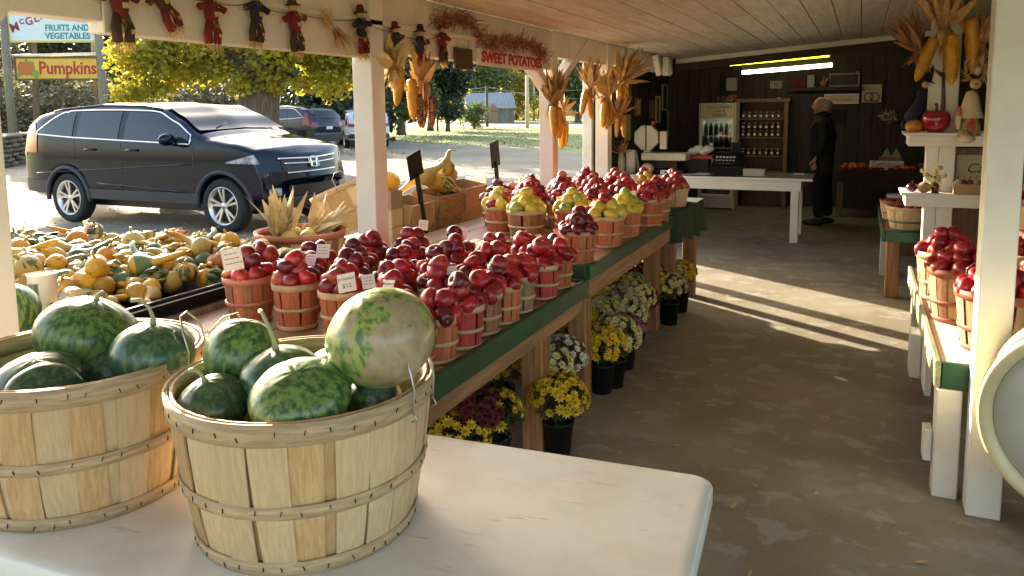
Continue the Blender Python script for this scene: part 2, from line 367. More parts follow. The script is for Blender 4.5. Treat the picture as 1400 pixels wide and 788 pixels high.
# header over the back room
hd = thing('header', 'white trimmed header where the porch ceiling meets the dark back room', 'header', (0, 10.45, 0))
vs = []
for x in (-2.3, 3.0):
    for y in (-.02, .03):
        vs += [(x, y, cz(x)-.055), (x, y, cz(x)+.02)]
FB = [(0, 1, 3, 2), (4, 6, 7, 5), (0, 4, 5, 1), (2, 3, 7, 6), (0, 2, 6, 4), (1, 5, 7, 3)]
MB().add(vs, FB).build('trim', 'white_board', hd)
vs = [(x, y, cz(x)+dz) for x in (-2.3, 3.0) for y in (-.01, .06) for dz in (-.15, -.057)]
MB().add(vs, FB).build('fascia', 'dark_boards', hd)
bl = thing('wall_block', 'short white block end hanging under the pale beam', 'block', (XB+.09, 9.15, 2.0)); 
m_ = MB(); m_.bar((0, -.02, .17), (.03, .08, -.06), .08, .06, (1, 0, 0)); m_.build('block', 'white_board', bl)
m_ = MB(); m_.box(-.02, .45, -.06, .05, .62, .17); m_.build('stub', 'white_board', bl)
# back room walls of vertical boards
def board_wall(name, a, b, z0, z1, wd, mat, thick=.022):
    t = tag(link(name, None), kind='structure'); a, b = Vector((*a, 0)), Vector((*b, 0)); L = (b-a).length; d = (b-a)/L; ang = math.atan2(d.y, d.x)
    n = int(L/wd); wd = L/n
    m_ = MB(); m_.obox((0, 0, 0), (wd-.007, thick, z1-z0)); me = m_.mesh('board', mat)
    for i in range(n):
        p = a + d*(wd*(i+.5)); o = link('board', me, t, (p.x, p.y, (z0+z1)/2), (0, 0, ang)); o.delta_location = Vector((-d.y, d.x, 0))*rg.uniform(-.004, .004)
    m_ = MB(); q = (a+b)/2; nrm = Vector((-d.y, d.x, 0)); m_.obox(q + Vector((0, 0, (z0+z1)/2)) - nrm*(thick*.5+.02)*board_wall.side, (L, .02, z1-z0), rotm(z=ang)); m_.build('backing', 'dark_boards', t)
    return t
board_wall.side = -1
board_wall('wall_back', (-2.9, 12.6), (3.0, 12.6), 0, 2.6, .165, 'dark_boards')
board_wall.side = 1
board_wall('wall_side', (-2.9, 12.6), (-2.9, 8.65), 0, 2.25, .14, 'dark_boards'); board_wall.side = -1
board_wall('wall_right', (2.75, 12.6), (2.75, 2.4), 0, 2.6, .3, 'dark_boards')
m_ = MB(); m_.box(-2.97, 8.57, 0, -2.86, 8.65, 2.2); tag(bev(m_.build('corner_board', 'white_board')), 'white corner board at the start of the dark picture wall', 'trim board')
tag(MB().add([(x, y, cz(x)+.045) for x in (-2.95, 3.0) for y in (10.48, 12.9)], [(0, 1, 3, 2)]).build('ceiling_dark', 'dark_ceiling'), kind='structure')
m_ = MB(); m_.box(-2.9, 10.47, 2.12, 3.0, 10.55, 2.35)
# outer skirt boards and the stepped display shelf on the open side
sk_ = thing('outer_shelf', 'long white stepped shelf outside the posts under the boxes', 'shelf', (-2.62, 3.85, 0))
m_ = MB(); m_.box(-.62, 0, .66, 0, 3.2, .695); bev(m_.build('top', 'white_board', sk_), .004)
m_ = MB(); m_.box(.002, -.0, .635, .03, 3.2, .705); bev(m_.build('lip', 'white_board', sk_), .004)
y = 0
while y < 3.15:
    m_ = MB(); m_.box(-.02, y+.003, GZ, 0, y+.227, .634); m_.build('board', 'white_board', sk_); y += .23
# ------------------------------------------------------------------ trees, woods, hills
pm('bark', (.16, .125, .085), (.085, .065, .045), 6, stretch=(4, 4, .5), rough=.95, bump=.8, dist=.05)
def leafmat(name, c, c2, tr=.35):
    m = pm(name, c, c2, .8, lo=.4, hi=.6, rough=.55, obj=False)
    n = m.node_tree.nodes; l = m.node_tree.links; b = n['Principled BSDF']; out = n['Material Output']
    tl = n.new('ShaderNodeBsdfTranslucent'); mx = n.new('ShaderNodeMixShader'); mx.inputs[0].default_value = tr
    src = b.inputs['Base Color'].links[0].from_socket
    l.new(src, tl.inputs['Color']); l.new(b.outputs[0], mx.inputs[1]); l.new(tl.outputs[0], mx.inputs[2]); l.new(mx.outputs[0], out.inputs['Surface'])
leafmat('leaf_maple', (.44, .37, .03), (.30, .29, .03), .5)
leafmat('leaf_green', (.07, .10, .03), (.04, .07, .022), .3)
leafmat('leaf_dark', (.03, .05, .02), (.02, .035, .016), .2)
leafmat('leaf_yellow', (.40, .30, .04), (.26, .24, .04), .45)
leafmat('leaf_mid', (.13, .16, .04), (.09, .12, .035), .35)
leafmat('leaf_scrub', (.16, .13, .06), (.10, .095, .045), .3)
leafmat('leaf_hill', (.17, .19, .08), (.24, .22, .09), .3)
def crown(blobs, n, size, seed, hollow=.45):
    g = random.Random(seed); m_ = MB(); tot = sum(b[3]**2 for b in blobs)
    for bx_, by_, bz_, br in blobs:
        for k in range(int(n*br*br/tot)):
            q = Vector((g.gauss(0, 1), g.gauss(0, 1), g.gauss(0, 1))).normalized(); rr = br*(hollow+(1-hollow)*g.random()**.6)*(1+.35*mnoise.noise(q*2.3+Vector((bx_, by_, bz_))))
            c = Vector((bx_, by_, bz_)) + Vector((q.x*rr, q.y*rr, q.z*rr*.85)); s = size*g.uniform(.6, 1.4)
            a = Vector((g.gauss(0, 1), g.gauss(0, 1), g.gauss(0, .6))).normalized(); b = a.cross(Vector((g.gauss(0, 1), g.gauss(0, 1), g.gauss(0, 1)))).normalized()
            m_.add([c-a*s*.5, c+b*s*.35, c+a*s*.5, c-b*s*.35], [(0, 1, 2, 3)])
    return m_
def tree(name, label, x, y, h, rad, mat, n, size, seed, trunk_h=None, tr=.18, group=None, z0=GZ, low=.25):
    g = random.Random(seed); t = thing(name, label, 'tree', (x, y, z0), None, group)
    blobs = []
    for k in range(13):
        a = g.uniform(0, 6.28); zz = g.uniform(low, .88); rr = rad*(.65*math.sin(PI*min(1, max(.12, (zz-low*.5)/(1-low*.5))))**.7)*g.uniform(.4, 1)
        blobs.append((rr*math.cos(a), rr*math.sin(a), h*zz, rad*g.uniform(.3, .5)))
    blobs.append((0, 0, h*.62, rad*.6)); blobs.append((0, 0, h*.86, rad*.36))
    m_ = MB(); m_.tube([(0, 0, -.2), (0, 0, .25), (.02*h, 0, h*.28), (0, .02*h, h*.55), (0, 0, h*.85)], [tr*1.5, tr*1.1, tr*.85, tr*.5, tr*.1], 9)
    m_.build('trunk', 'bark', t)
    for b in blobs[:8]:
        m_ = MB(); s0 = h*g.uniform(.2, .45); m_.tube([(0, 0, s0), (b[0]*.5, b[1]*.5, (s0+b[2])*.5), (b[0], b[1], b[2])], [tr*.5, tr*.3, tr*.08], 6); m_.build('limb', 'bark', t)
    crown(blobs, n, size, seed+1).build('crown', mat, t)
    return t
# the yellowing maple behind the near car: fat leaning trunk, low skirt of leaves
p = at_d(352, 178, 23.5); g = random.Random(5)
mt = thing('maple_tree', 'yellow-green maple with thick grey trunk behind the near car', 'tree', (p.x, p.y, GZ))
m_ = MB(); m_.tube([(0, 0, -.2), (0, 0, .3), (.05, .0, 1.4), (.15, .05, 2.5), (.3, .1, 3.4), (.3, .1, 4.1)], [1.0, .74, .62, .58, .45, .2], 14); m_.build('trunk', 'bark', mt)
ax = rt; bl_ = []
for k in range(30):
    u = g.uniform(-3.3, 3.6); d_ = g.uniform(-1.3, 1.6); z_ = 2.9 + .5*(abs(u) < 1.5) + g.uniform(0, 1.1)
    bl_.append((ax.x*u - fw.x*0 + fw.x*d_, ax.y*u + fw.y*d_, z_, g.uniform(.6, .95)))
for k in range(9): u = -3.5 + k*.85; bl_.append((ax.x*u-fw.x*.6, ax.y*u-fw.y*.6, 2.35 + g.uniform(-.25, .5), g.uniform(.4, .7)))
for b in bl_[:14]:
    m_ = MB(); m_.tube([(.15, .05, 2.6), (b[0]*.5, b[1]*.5, (2.6+b[2])*.5+.4), (b[0], b[1], b[2])], [.2, .11, .03], 6); m_.build('limb', 'bark', mt)
crown(bl_, 24000, .165, 8, .1).build('crown', 'leaf_maple', mt)
TR = 'trees beyond the parking lot'
tree('added_shade_tree', 'added slim tall tree beyond the lot shading the folding table', -39.15, 26.45, 15.9, .85, 'leaf_green', 5200, .30, 71, tr=.16, low=.72)  # added tree, its high crown keeps direct sun off the folding table
def tr_at(u, d, h, rad, mat, n, size, seed, label, name='broadleaf_tree', low=.15):
    p = at_d(u, 160, d); return tree(name, label, p.x, p.y, h, rad, mat, n, size, seed, tr=.2*rad/3, low=low, group=TR)
tr_at(470, 37, 7.2, 4.2, 'leaf_dark', 9000, .30, 21, 'dark shaded tree behind the black suv and white car')
tr_at(410, 46, 9, 4.0, 'leaf_green', 6000, .32, 25, 'mid green tree just past the maple above the parked cars')
tr_at(548, 48, 9, 4.0, 'leaf_green', 7000, .32, 22, 'deep green tree right of the scarecrow post')
tr_at(588, 56, 9.5, 3.4, 'leaf_yellow', 7000, .32, 23, 'golden leaved tree between the green tree and the barn')
tr_at(612, 54, 5.6, 2.2, 'leaf_dark', 6000, .26, 24, 'dark bushy evergreen left of the grey barn', 'evergreen_tree', .1)
tr_at(655, 90, 9, 4.5, 'leaf_mid', 5000, .4, 26, 'pale green tree rising behind the barn roof')
tr_at(706, 96, 8.5, 4.4, 'leaf_yellow', 5000, .4, 27, 'yellowish tree at the right gable of the barn')
tr_at(735, 110, 9, 5, 'leaf_mid', 5000, .42, 28, 'light green tree behind the pale utility pole')
tr_at(790, 80, 7.5, 4.4, 'leaf_mid', 6000, .38, 29, 'bushy tree seen between the braced post and counter post')
tr_at(830, 95, 7.5, 4.4, 'leaf_green', 4000, .4, 30, 'green tree behind the counter post')
tr_at(648, 60, 1.9, 1.6, 'leaf_mid', 1500, .2, 33, 'low round shrub before the barn door', 'shrub', .1)
for i, (u, d, h, rad, lab) in enumerate([(60, 62, 12, 5, 'brownish tree between the two sign posts'), (180, 66, 13, 5.5, 'dull green tree right of the pumpkin sign'), (-30, 60, 12, 5, 'drab tree left of the roadside sign'), (280, 70, 13, 6, 'grey-green tree far behind the maple')]):
    tr_at(u, d, h, rad, 'leaf_scrub' if i % 2 == 0 else 'leaf_green', 7000, .36, 40+i, lab, 'broadleaf_tree', .06)
# scrubby bank at the lot's left edge and the far wooded hillside: masses nobody could count
g = random.Random(61)
bank = []
for k in range(120):
    u = g.uniform(-120, 330); d = g.uniform(44, 54); p = at_d(u, 160, d); bank.append((p.x, p.y, g.uniform(.1, 2.4), g.uniform(1.0, 1.9)))
tag(crown(bank, 26000, .27, 62, .3).build('undergrowth', 'leaf_scrub'), 'brown and grey-green scrub bank behind the roadside sign', 'undergrowth', kind='stuff')
hm = MB(); P = []
for j in range(14):
    row = []
    for i in range(40):
        ang = R(-75+i*3.2); rr = 120+j*22; h = 30*(j/13)**1.2*(1+.25*math.sin(i*.9)+.15*math.sin(i*2.3)) - .3
        row.append((rr*math.sin(ang), rr*math.cos(ang), h))
    P.append(row)
hm.grid(P); tag(hm.build('hills', 'hill_mat'), kind='structure')
wd_ = []
for k in range(420):
    j = g.random(); ang = R(g.uniform(-62, 2)); rr = 118+j*280; h = 30*(max(0, (rr-120)/286))**1.2
    wd_.append((rr*math.sin(ang), rr*math.cos(ang), h+g.uniform(1, 5), g.uniform(3, 5.5)))
tag(crown(wd_, 42000, 1.15, 63, .4).build('woods', 'leaf_hill'), 'far wooded hillside in pale autumn green', 'woods', kind='stuff')
# ------------------------------------------------------------------ tables
rg = random.Random(11)
ft = thing('folding_table', 'cream plastic folding table under the two bushel baskets of melons', 'table', (-1.157, 1.239, 0), (0, 0, R(3.9)))
def rrect(hx, hy, r, n=7): return [(sx*(hx-r)+r*math.cos(a), sy*(hy-r)+r*math.sin(a)) for sx, sy, a0 in ((1, 1, 0), (-1, 1, 90), (-1, -1, 180), (1, -1, 270)) for a in [R(a0+90*k/n) for k in range(n+1)]]
m_ = MB(); o_ = rrect(.915, .382, .045); rings = [(0, .70), (0, .731), (.002, .737), (.006, .74), (.03, .74)]
P = [[(x*(1-i/.915), y*(1-i/.382), z) for x, y in o_] for i, z in rings]; m_.grid(P, True); N = len(o_)
m_.add(P[-1], [tuple(range(N))]); m_.add(P[0], [tuple(range(N))[::-1]]); m_.build('tabletop', 'table_plastic', ft)
for sx in (-1, 1):
    m_ = MB(); m_.tube([(sx*.62, -.3, 0), (sx*.66, -.3, .7), (sx*.66, .3, .7), (sx*.62, .3, 0)], .0145, 10); m_.build('leg', 'grey_metal', ft)
    m_ = MB(); m_.tube([(sx*.64, -.3, .25), (sx*.64, .3, .25)], .011, 8); m_.build('brace', 'grey_metal', ft)

def display_table(name, label, x0, x1, y0, y1, z, apron_h, rail_h, legs, cat='table', nb=6, apron='green_paint', legmat='post_wood', top='table_wood', railmat='trim_wood', lip=.012, lw=.1):
    t = thing(name, label, cat, (x0, y0, 0)); W, L = x1-x0, y1-y0; bw = W/nb
    for i in range(nb):
        m_ = MB(); m_.box(i*bw+.002, .026, z-.025, (i+1)*bw-.002-(.026 if i == nb-1 else 0), L-.026, z-rg.uniform(0, .002)); bev(m_.build('board', top, t), .002)
    if apron:
        m_ = MB(); m_.box(W-.024, 0, z-apron_h, W, L, z+lip); bev(m_.build('apron', apron, t), .004)
        for yy_ in (0, L-.024):
            m_ = MB(); m_.box(0, yy_, z-apron_h, W-.026, yy_+.024, z+lip); bev(m_.build('end_rail', apron, t), .004)
    if rail_h:
        m_ = MB(); m_.box(W-.055, .03, z-apron_h-rail_h, W-.014, L-.03, z-apron_h+.0-.002); bev(m_.build('rail', railmat, t), .004)
        m_ = MB(); m_.box(.03, .03, z-apron_h-rail_h, .07, L-.03, z-apron_h-.002); m_.build('rail', railmat, t)
    for lx, ly in legs:
        m_ = MB(); m_.box(lx-x0-lw/2, ly-y0-lw/2, 0, lx-x0+lw/2, ly-y0+lw/2, z-.028); bev(m_.build('leg', legmat, t), .006)
    return t
T1, T2, T3 = .72, .78, .80
display_table('display_table', 'long wooden apple table with green edge nearest the melon baskets', -2.5, -1.19, 1.72, 3.50, T1, .075, .07, [(-1.31, 3.13), (-1.31, 1.85), (-2.38, 1.9), (-2.38, 3.1)])
display_table('display_table', 'middle wooden table with green edge under the yellow apple baskets', -2.5, -1.185, 3.54, 5.36, T2, .06, .1, [(-1.30, 3.70), (-1.30, 5.22), (-2.38, 5.2)], nb=6)
t3 = display_table('display_table', 'far small table draped with dark green cloth', -2.3, -1.18, 5.44, 6.42, T3-.006, .05, 0, [(-1.26, 5.55), (-1.26, 6.32), (-2.2, 6.3)], apron=None, nb=5)
# cloth with folds
P = []
def cl_path(s):   # perimeter of the drape: near end then aisle side then far end
    segs = [((-2.31, 5.43), (-1.17, 5.43)), ((-1.17, 5.43), (-1.17, 6.44)), ((-1.17, 6.44), (-2.31, 6.44))]
    Ls = [1.14, 1.01, 1.14]; d = s*sum(Ls)
    for (a, b), L in zip(segs, Ls):
        if d <= L or (a, b) == segs[-1]: k = min(1, d/L); return a[0]+(b[0]-a[0])*k, a[1]+(b[1]-a[1])*k, ((b[1]-a[1])/L, -(b[0]-a[0])/L)
        d -= L
m_ = MB(); nS = 110
for j in range(6):
    row = []
    for i in range(nS+1):
        x, y, nn = cl_path(i/nS); d = j/5; f = d*(.02+.016*math.sin(i*.55)+.01*math.sin(i*1.31)) + .002
        hh = .23+.03*math.sin(i*.12)+.012*math.sin(i*.55)
        row.append((x+nn[0]*f, y+nn[1]*f, T3+.003-d*hh))
    P.append(row)
m_.grid(P); m_.add([(-2.31, 5.43, T3+.003), (-1.17, 5.43, T3+.003), (-1.17, 6.44, T3+.003), (-2.31, 6.44, T3+.003)], [(0, 1, 2, 3)])
tag(m_.build('tablecloth', 'green_cloth'), 'dark green cloth draped over the far small table', 'tablecloth')
# low outdoor table for the gourd tray, stand for the husk basket
display_table('plank_table', 'rough outdoor plank table carrying the black gourd tray', -4.75, -2.53, 1.42, 3.28, .735, .06, .05, [(-4.65, 1.5), (-4.65, 3.18), (-2.63, 1.5), (-2.63, 3.18)], top='weathered_wood', apron='weathered_wood', legmat='weathered_wood', nb=9, lip=0)
tr_ = thing('gourd_tray', 'wide shallow black tray heaped with ornamental gourds', 'tray', (-2.58, 1.95, .735))
m_ = MB(); m_.box(-2.08, 0, 0, 0, 1.3, .012); m_.build('bottom', 'black_plastic', tr_)
for a in ((-2.08, -.02, 0, 0, .0, .075), (-2.08, 1.3, 0, 0, 1.32, .075), (0, -.02, 0, .022, 1.32, .075), (-2.1, -.02, 0, -2.08, 1.32, .075)):
    m_ = MB(); m_.box(*a); bev(m_.build('side', 'black_plastic', tr_), .006)
m_ = MB(); m_.box(.022, -.03, .05, .05, 1.33, .062); m_.build('rim', 'black_plastic', tr_)

# ------------------------------------------------------------------ baskets
def stave_mesh(rb, rt_, h, w0, w1, bulge, th=.004, rows=4, cols=3, z0=.0):
    m_ = MB(); outer = []; inner = []
    for j in range(rows+1):
        t = j/rows; r = rb+(rt_-rb)*t + bulge*math.sin(PI*t); wv = w0+(w1-w0)*t; ro = []; ri = []
        for i in range(cols+1):
            a = (i/cols-.5)*wv/r; ro.append((r*math.cos(a), r*math.sin(a), z0+h*t)); ri.append(((r-th)*math.cos(a), (r-th)*math.sin(a), z0+h*t))
        outer.append(ro); inner.append(ri)
    m_.grid(outer); m_.grid([list(reversed(r)) for r in inner])
    C = cols
    for k in (0, C): m_.add([o[k] for o in outer]+[i_[k] for i_ in inner], [(j, j+1, rows+1+j+1, rows+1+j) for j in range(rows)])
    for o, i_ in ((outer[-1], inner[-1]), (outer[0], inner[0])): m_.add(o+i_, [(j, j+1, C+1+j+1, C+1+j) for j in range(C)])
    return m_
def ring(r0_, r1_, z0, z1, th, n=40, rough_=0):
    m_ = MB(); m_.lathe([(r0_, z0), (r0_+th, z0), (r1_+th, z1), (r1_, z1)], n, close=True); return m_
def make_basket(name, label, cat, rb, rt_, h, ns, mats, hoop, mid=(.42,), hh=.12, individual=True, handle=False, loc=(0, 0, 0), group=None, staples=False, bulge=.004, seed=1, rotz=0, gap=.9, midhoop=None, inner=True):
    g = random.Random(seed); t = thing(name, label, cat, loc, (0, 0, rotz), group); midhoop = midhoop or hoop
    rr = lambda z: rb+(rt_-rb)*z/h + bulge*math.sin(PI*z/h)
    k = 2*PI/ns; w0 = rb*k*gap; w1 = rt_*k*gap
    if individual:
        ms = [stave_mesh(rb, rt_, h, w0*f0, w1*f1, bulge).mesh('stave', None) for f0, f1 in ((1, 1), (.86, 1.02), (1.08, .9))]
        for i in range(ns):
            mt_ = mats[i % len(mats)] if len(mats) > 1 and g.random() < .5 else mats[0]
            me = ms[g.randrange(3)]; key = (me.name, mt_)
            if key not in KIDS: q = me.copy(); q.materials.append(MATS[mt_]); KIDS[key] = q
            o = link('stave', KIDS[key], t, (0, 0, 0), (g.gauss(0, .022) if rb > .15 else g.gauss(0, .012), 0, i*k+g.uniform(-.10, .10)*k)); s_ = 1+g.uniform(-.008, .012); o.scale = (s_, s_, 1)
        if inner:
            m_ = MB()
            for i in range(ns):
                s_ = stave_mesh(rb-.006, rt_-.006, h-.004, w0*1.05, w1*1.05, bulge, .003, 3, 2); M = rotm(z=(i+.5)*k); m_.add([M @ Vector(v) for v in s_.v], s_.f)
            o = m_.build('lining', mats[-1], t)
    else:
        m_ = MB()
        for i in range(ns):
            s_ = stave_mesh(rb, rt_, h, w0, w1, bulge, .003, 2, 2); M = rotm(z=i*k+g.uniform(-.06, .06)*k); sc = 1+g.uniform(-.008, .008)
            m_.add([M @ Vector((v[0]*sc, v[1]*sc, v[2])) for v in s_.v], s_.f)
        m_.lathe([(rb-.008, .004), (rt_-.008, h-.004)], 24, close=True); m_.build('staves', mats[0], t)
    z1 = h; z0 = h*(1-hh)
    ring(rr(z0)+.0005, rr(z1)+.0005, z0, z1+.003, .0055).build('rim_hoop', hoop, t)
    ring(rr(z0)-.012, rr(z1)-.012, z0, z1+.002, .0055).build('inner_hoop', hoop, t)
    hps = [(z0, z1)]
    for mz in mid:
        a, b = h*mz-h*hh*.32, h*mz+h*hh*.32; ring(rr(a)+.0005, rr(b)+.0005, a, b, .005).build('middle_hoop', midhoop, t); hps.append((a, b))
    if individual or rb > .1: ring(rr(0)-.0005, rr(h*.09)+.0005, -.0, h*.095, .005).build('base_hoop', midhoop, t); hps.append((0, h*.09))
    m_ = MB(); m_.lathe([(0, .01), (rb-.005, .01), (rb-.005, .016), (0, .016)], 20); m_.build('bottom', mats[-1], t)
    if staples:
        m_ = MB()
        for a, b in hps:
            for i in range(34):
                th = i*2*PI/34+g.uniform(-.05, .05); z = (a+b)/2+g.uniform(-.15, .15)*(b-a); r = rr(z)+.0062
                p = Vector((r*math.cos(th), r*math.sin(th), z)); m_.obox(p, (.0015, .0016, .009), rotm(g.uniform(-.5, .5), 0, th))
        m_.build('staples', 'black_metal', t)['kind'] = 'stuff'
    if handle:
        for a in handle:
            m_ = MB(); d = Vector((math.cos(a), math.sin(a), 0)); q = Vector((-d.y, d.x, 0)); r = rt_+.009
            pts = [d*r-q*.042+Vector((0, 0, h-.035)), d*(r+.004)-q*.042+Vector((0, 0, h+.012)), d*(r-.004)-q*.045+Vector((0, 0, h+.055)), d*(r-.02)-q*.02+Vector((0, 0, h+.085)), d*(r-.025)+q*.02+Vector((0, 0, h+.085)), d*(r-.008)+q*.045+Vector((0, 0, h+.055)), d*(r+.004)+q*.042+Vector((0, 0, h+.012)), d*r+q*.042+Vector((0, 0, h-.035))]
            m_.tube(pts, .0022, 7)
            for sg in (-1, 1):
                c = d*r+q*.042*sg; m_.tube([c+Vector((0, 0, h-.03)), c+d*.008+Vector((0, 0, h-.045)), c-d*.002+Vector((0, 0, h-.05))], .002, 6)
            m_.build('handle', 'wire', t)
    return t
B1, B2 = Vector((-1.009, 1.195, .7405)), Vector((-1.571, 1.116, .7405))
make_basket('bushel_basket', 'pale bushel basket of watermelons at the folding table front', 'basket', .212, .2565, .298, 22, ['stave_tan', 'stave_tan', 'stave_tan', 'stave_honey'], 'hoop_tan', (.44,), .13, True, (R(5), R(168)), B1, 'melon bushels', True, .006, 3, 0, .96)
make_basket('bushel_basket', 'honey brown bushel basket of watermelons cut off by the picture edge', 'basket', .218, .2565, .30, 22, ['stave_honey', 'stave_tan'], 'hoop_tan', (.46,), .13, True, (R(22), R(200)), B2, 'melon bushels', True, .006, 4, 0, .96)

# ------------------------------------------------------------------ watermelons
def melonmat(name, dark, light, sc, lo, hi, st=(1, 1, .3), spot=None):
    return pm(name, dark, light, sc, st, lo, hi, 9, rough=.3, bump=.05, bscale=60, coat=.15, c3=spot, s3=7, lo3=.56, hi3=.7)
melonmat('melon_green', (.026, .085, .028), (.17, .26, .075), 75, .40, .60)
melonmat('melon_dark', (.022, .06, .03), (.085, .14, .06), 75, .42, .62)
melonmat('melon_teal', (.026, .08, .045), (.10, .18, .08), 75, .42, .62)
m = melonmat('melon_pale', (.06, .15, .035), (.32, .37, .11), 70, .38, .56, (1, 1, .4))
# the dusty patch where the pale melon lay on the ground
n = m.node_tree.nodes; l = m.node_tree.links; b = n['Principled BSDF']
src = b.inputs['Base Color'].links[0].from_socket; tc = n.new('ShaderNodeTexCoord'); vd = n.new('ShaderNodeVectorMath'); vd.operation = 'DISTANCE'
l.new(tc.outputs['Object'], vd.inputs[0]); vd.inputs[1].default_value = (.078, -.06, -.032)
nz = n.new('ShaderNodeTexNoise'); nz.inputs['Scale'].default_value = 32; nz.inputs['Detail'].default_value = 8; l.new(tc.outputs['Object'], nz.inputs['Vector'])
ad = n.new('ShaderNodeMath'); ad.operation = 'MULTIPLY_ADD'; l.new(nz.outputs['Fac'], ad.inputs[0]); ad.inputs[1].default_value = .32; l.new(vd.outputs['Value'], ad.inputs[2])
mr = n.new('ShaderNodeMapRange'); mr.inputs['From Min'].default_value = .275; mr.inputs['From Max'].default_value = .245; l.new(ad.outputs[0], mr.inputs['Value'])
n2 = n.new('ShaderNodeTexNoise'); n2.inputs['Scale'].default_value = 45; l.new(tc.outputs['Object'], n2.inputs['Vector'])
mc = n.new('ShaderNodeMix'); mc.data_type = 'RGBA'; l.new(n2.outputs['Fac'], mc.inputs[0]); mc.inputs[6].default_value = (.24, .16, .09, 1); mc.inputs[7].default_value = (.52, .43, .27, 1)
mx = n.new('ShaderNodeMix'); mx.data_type = 'RGBA'; l.new(mr.outputs['Result'], mx.inputs[0]); l.new(src, mx.inputs[6]); l.new(mc.outputs[2], mx.inputs[7]); l.new(mx.outputs[2], b.inputs['Base Color'])
def melon(label, loc, rx, rz, rot, mat, seed=0, stem=None, pear=.12):
    t = thing('watermelon', label, 'watermelon', loc, rot, 'watermelons'); m_ = MB(); sd_ = Vector((seed*3.1, seed*1.7, 0))
    m_.ball((0, 0, 0), (rx, rx, rz), 40, 26, None, lambda q: 1 + .035*mnoise.noise(q*1.3+sd_) - pear*max(0, q.z)**2*.6 + .006*math.sin(9*math.atan2(q.y, q.x)))
    m_.build('rind', mat, t)
    if stem:
        m_ = MB(); L = stem; m_.tube([(0, 0, rz*.86), (0, 0, rz+L*.15), (L*.12, L*.05, rz+L*.5), (L*.42, L*.1, rz+L*.78), (L*.75, L*.1, rz+L*.72)], [.008, .0045, .0036, .0038, .005], 9); m_.build('stem', 'melon_stem', t)
    return t
def dp(u, v, d): return at_d(u, v, d)
melon('huge pale yellow-green watermelon with a tan ground spot, perched on the rim', dp(521, 461, 1.50), .106, .096, (R(12), R(-18), R(10)), 'melon_pale', 1, None, .05)
melon('mid green mottled watermelon standing tall at the left of the front bushel', dp(331, 486, 1.61), .077, .082, (R(5), R(12), 0), 'melon_green', 2, None)
melon('dark green watermelon with a long upright stem in the front bushel', dp(384, 512, 1.53), .080, .058, (R(-8), 0, R(140)), 'melon_teal', 3, .085)
melon('flattened glossy watermelon with a yellow side resting on the front rim', dp(411, 541, 1.42), .094, .055, (R(16), R(6), 0), 'melon_green', 4, None, .0)
melon('nearly black green watermelon with a stub stem at the left rim of the front bushel', dp(291, 553, 1.475), .069, .056, (R(-14), R(6), R(190)), 'melon_dark', 5, .03)
melon('long yellow-streaked watermelon lying behind in the front bushel', dp(462, 512, 1.66), .06, .09, (R(80), 0, R(75)), 'melon_green', 6)
melon('small green watermelon wedged under the huge pale melon', dp(512, 549, 1.50), .055, .062, (R(70), 0, R(40)), 'melon_dark', 7)
for k, (x, y, z) in enumerate([(-.08, .09, .12), (.09, -.06, .13), (.1, .1, .15), (-.06, -.09, .13)]): melon('watermelon mostly buried in the front bushel', B1+Vector((x, y, z)), .075, .075, (R(80), 0, k), 'melon_dark', 8+k)
melon('big leaning mid green watermelon at the back of the left bushel', dp(120, 456, 1.79), .112, .088, (R(-10), R(14), 0), 'melon_green', 12, .02)
melon('dark watermelon with a curled stem at the right of the left bushel', dp(209, 484, 1.68), .088, .074, (0, R(-4), R(200)), 'melon_teal', 13, .06)
melon('dusty grey-green watermelon lying low at the left of the left bushel', dp(52, 519, 1.60), .084, .052, (R(10), 0, R(30)), 'melon_dark', 14)
melon('small blue-green watermelon behind the curled stem one', dp(143, 508, 1.74), .07, .056, (R(60), 0, R(20)), 'melon_teal', 15)
melon('watermelon barely showing over the left bushel rim', dp(62, 548, 1.56), .078, .055, (R(80), 0, R(70)), 'melon_dark', 16)
for k, (x, y, z) in enumerate([(.08, .06, .12), (-.09, .05, .12), (.03, -.11, .10)]): melon('watermelon mostly buried in the left bushel', B2+Vector((x, y, z)), .08, .075, (R(80), 0, k), 'melon_dark', 17+k)
melon('watermelon at the picture edge beside the white cup', dp(12, 424, 2.66), .10, .098, (0, 0, 0), 'melon_green', 20, .04)
p = Vector((-2.80, 1.865, 0))
cup = thing('white_cup', 'tall white paper cup behind the left bushel', 'cup', (p.x, p.y, .7365)); m_ = MB(); m_.lathe([(.034, 0), (.037, .01), (.050, .225), (.052, .23), (.050, .232), (.047, .222), (.034, .015), (0, .012)], 28); m_.build('cup_body', 'card', cup)
pm('pale_print', (.72, .66, .45), rough=.6); m_ = MB(); m_.lathe([(.0385, .02), (.0498, .2)], 28, close=True); m_.f = [f for i, f in enumerate(m_.f) if 16 <= (i % 28) <= 23]; m_.sm = m_.sm[:len(m_.f)]; m_.build('print', 'pale_print', cup)

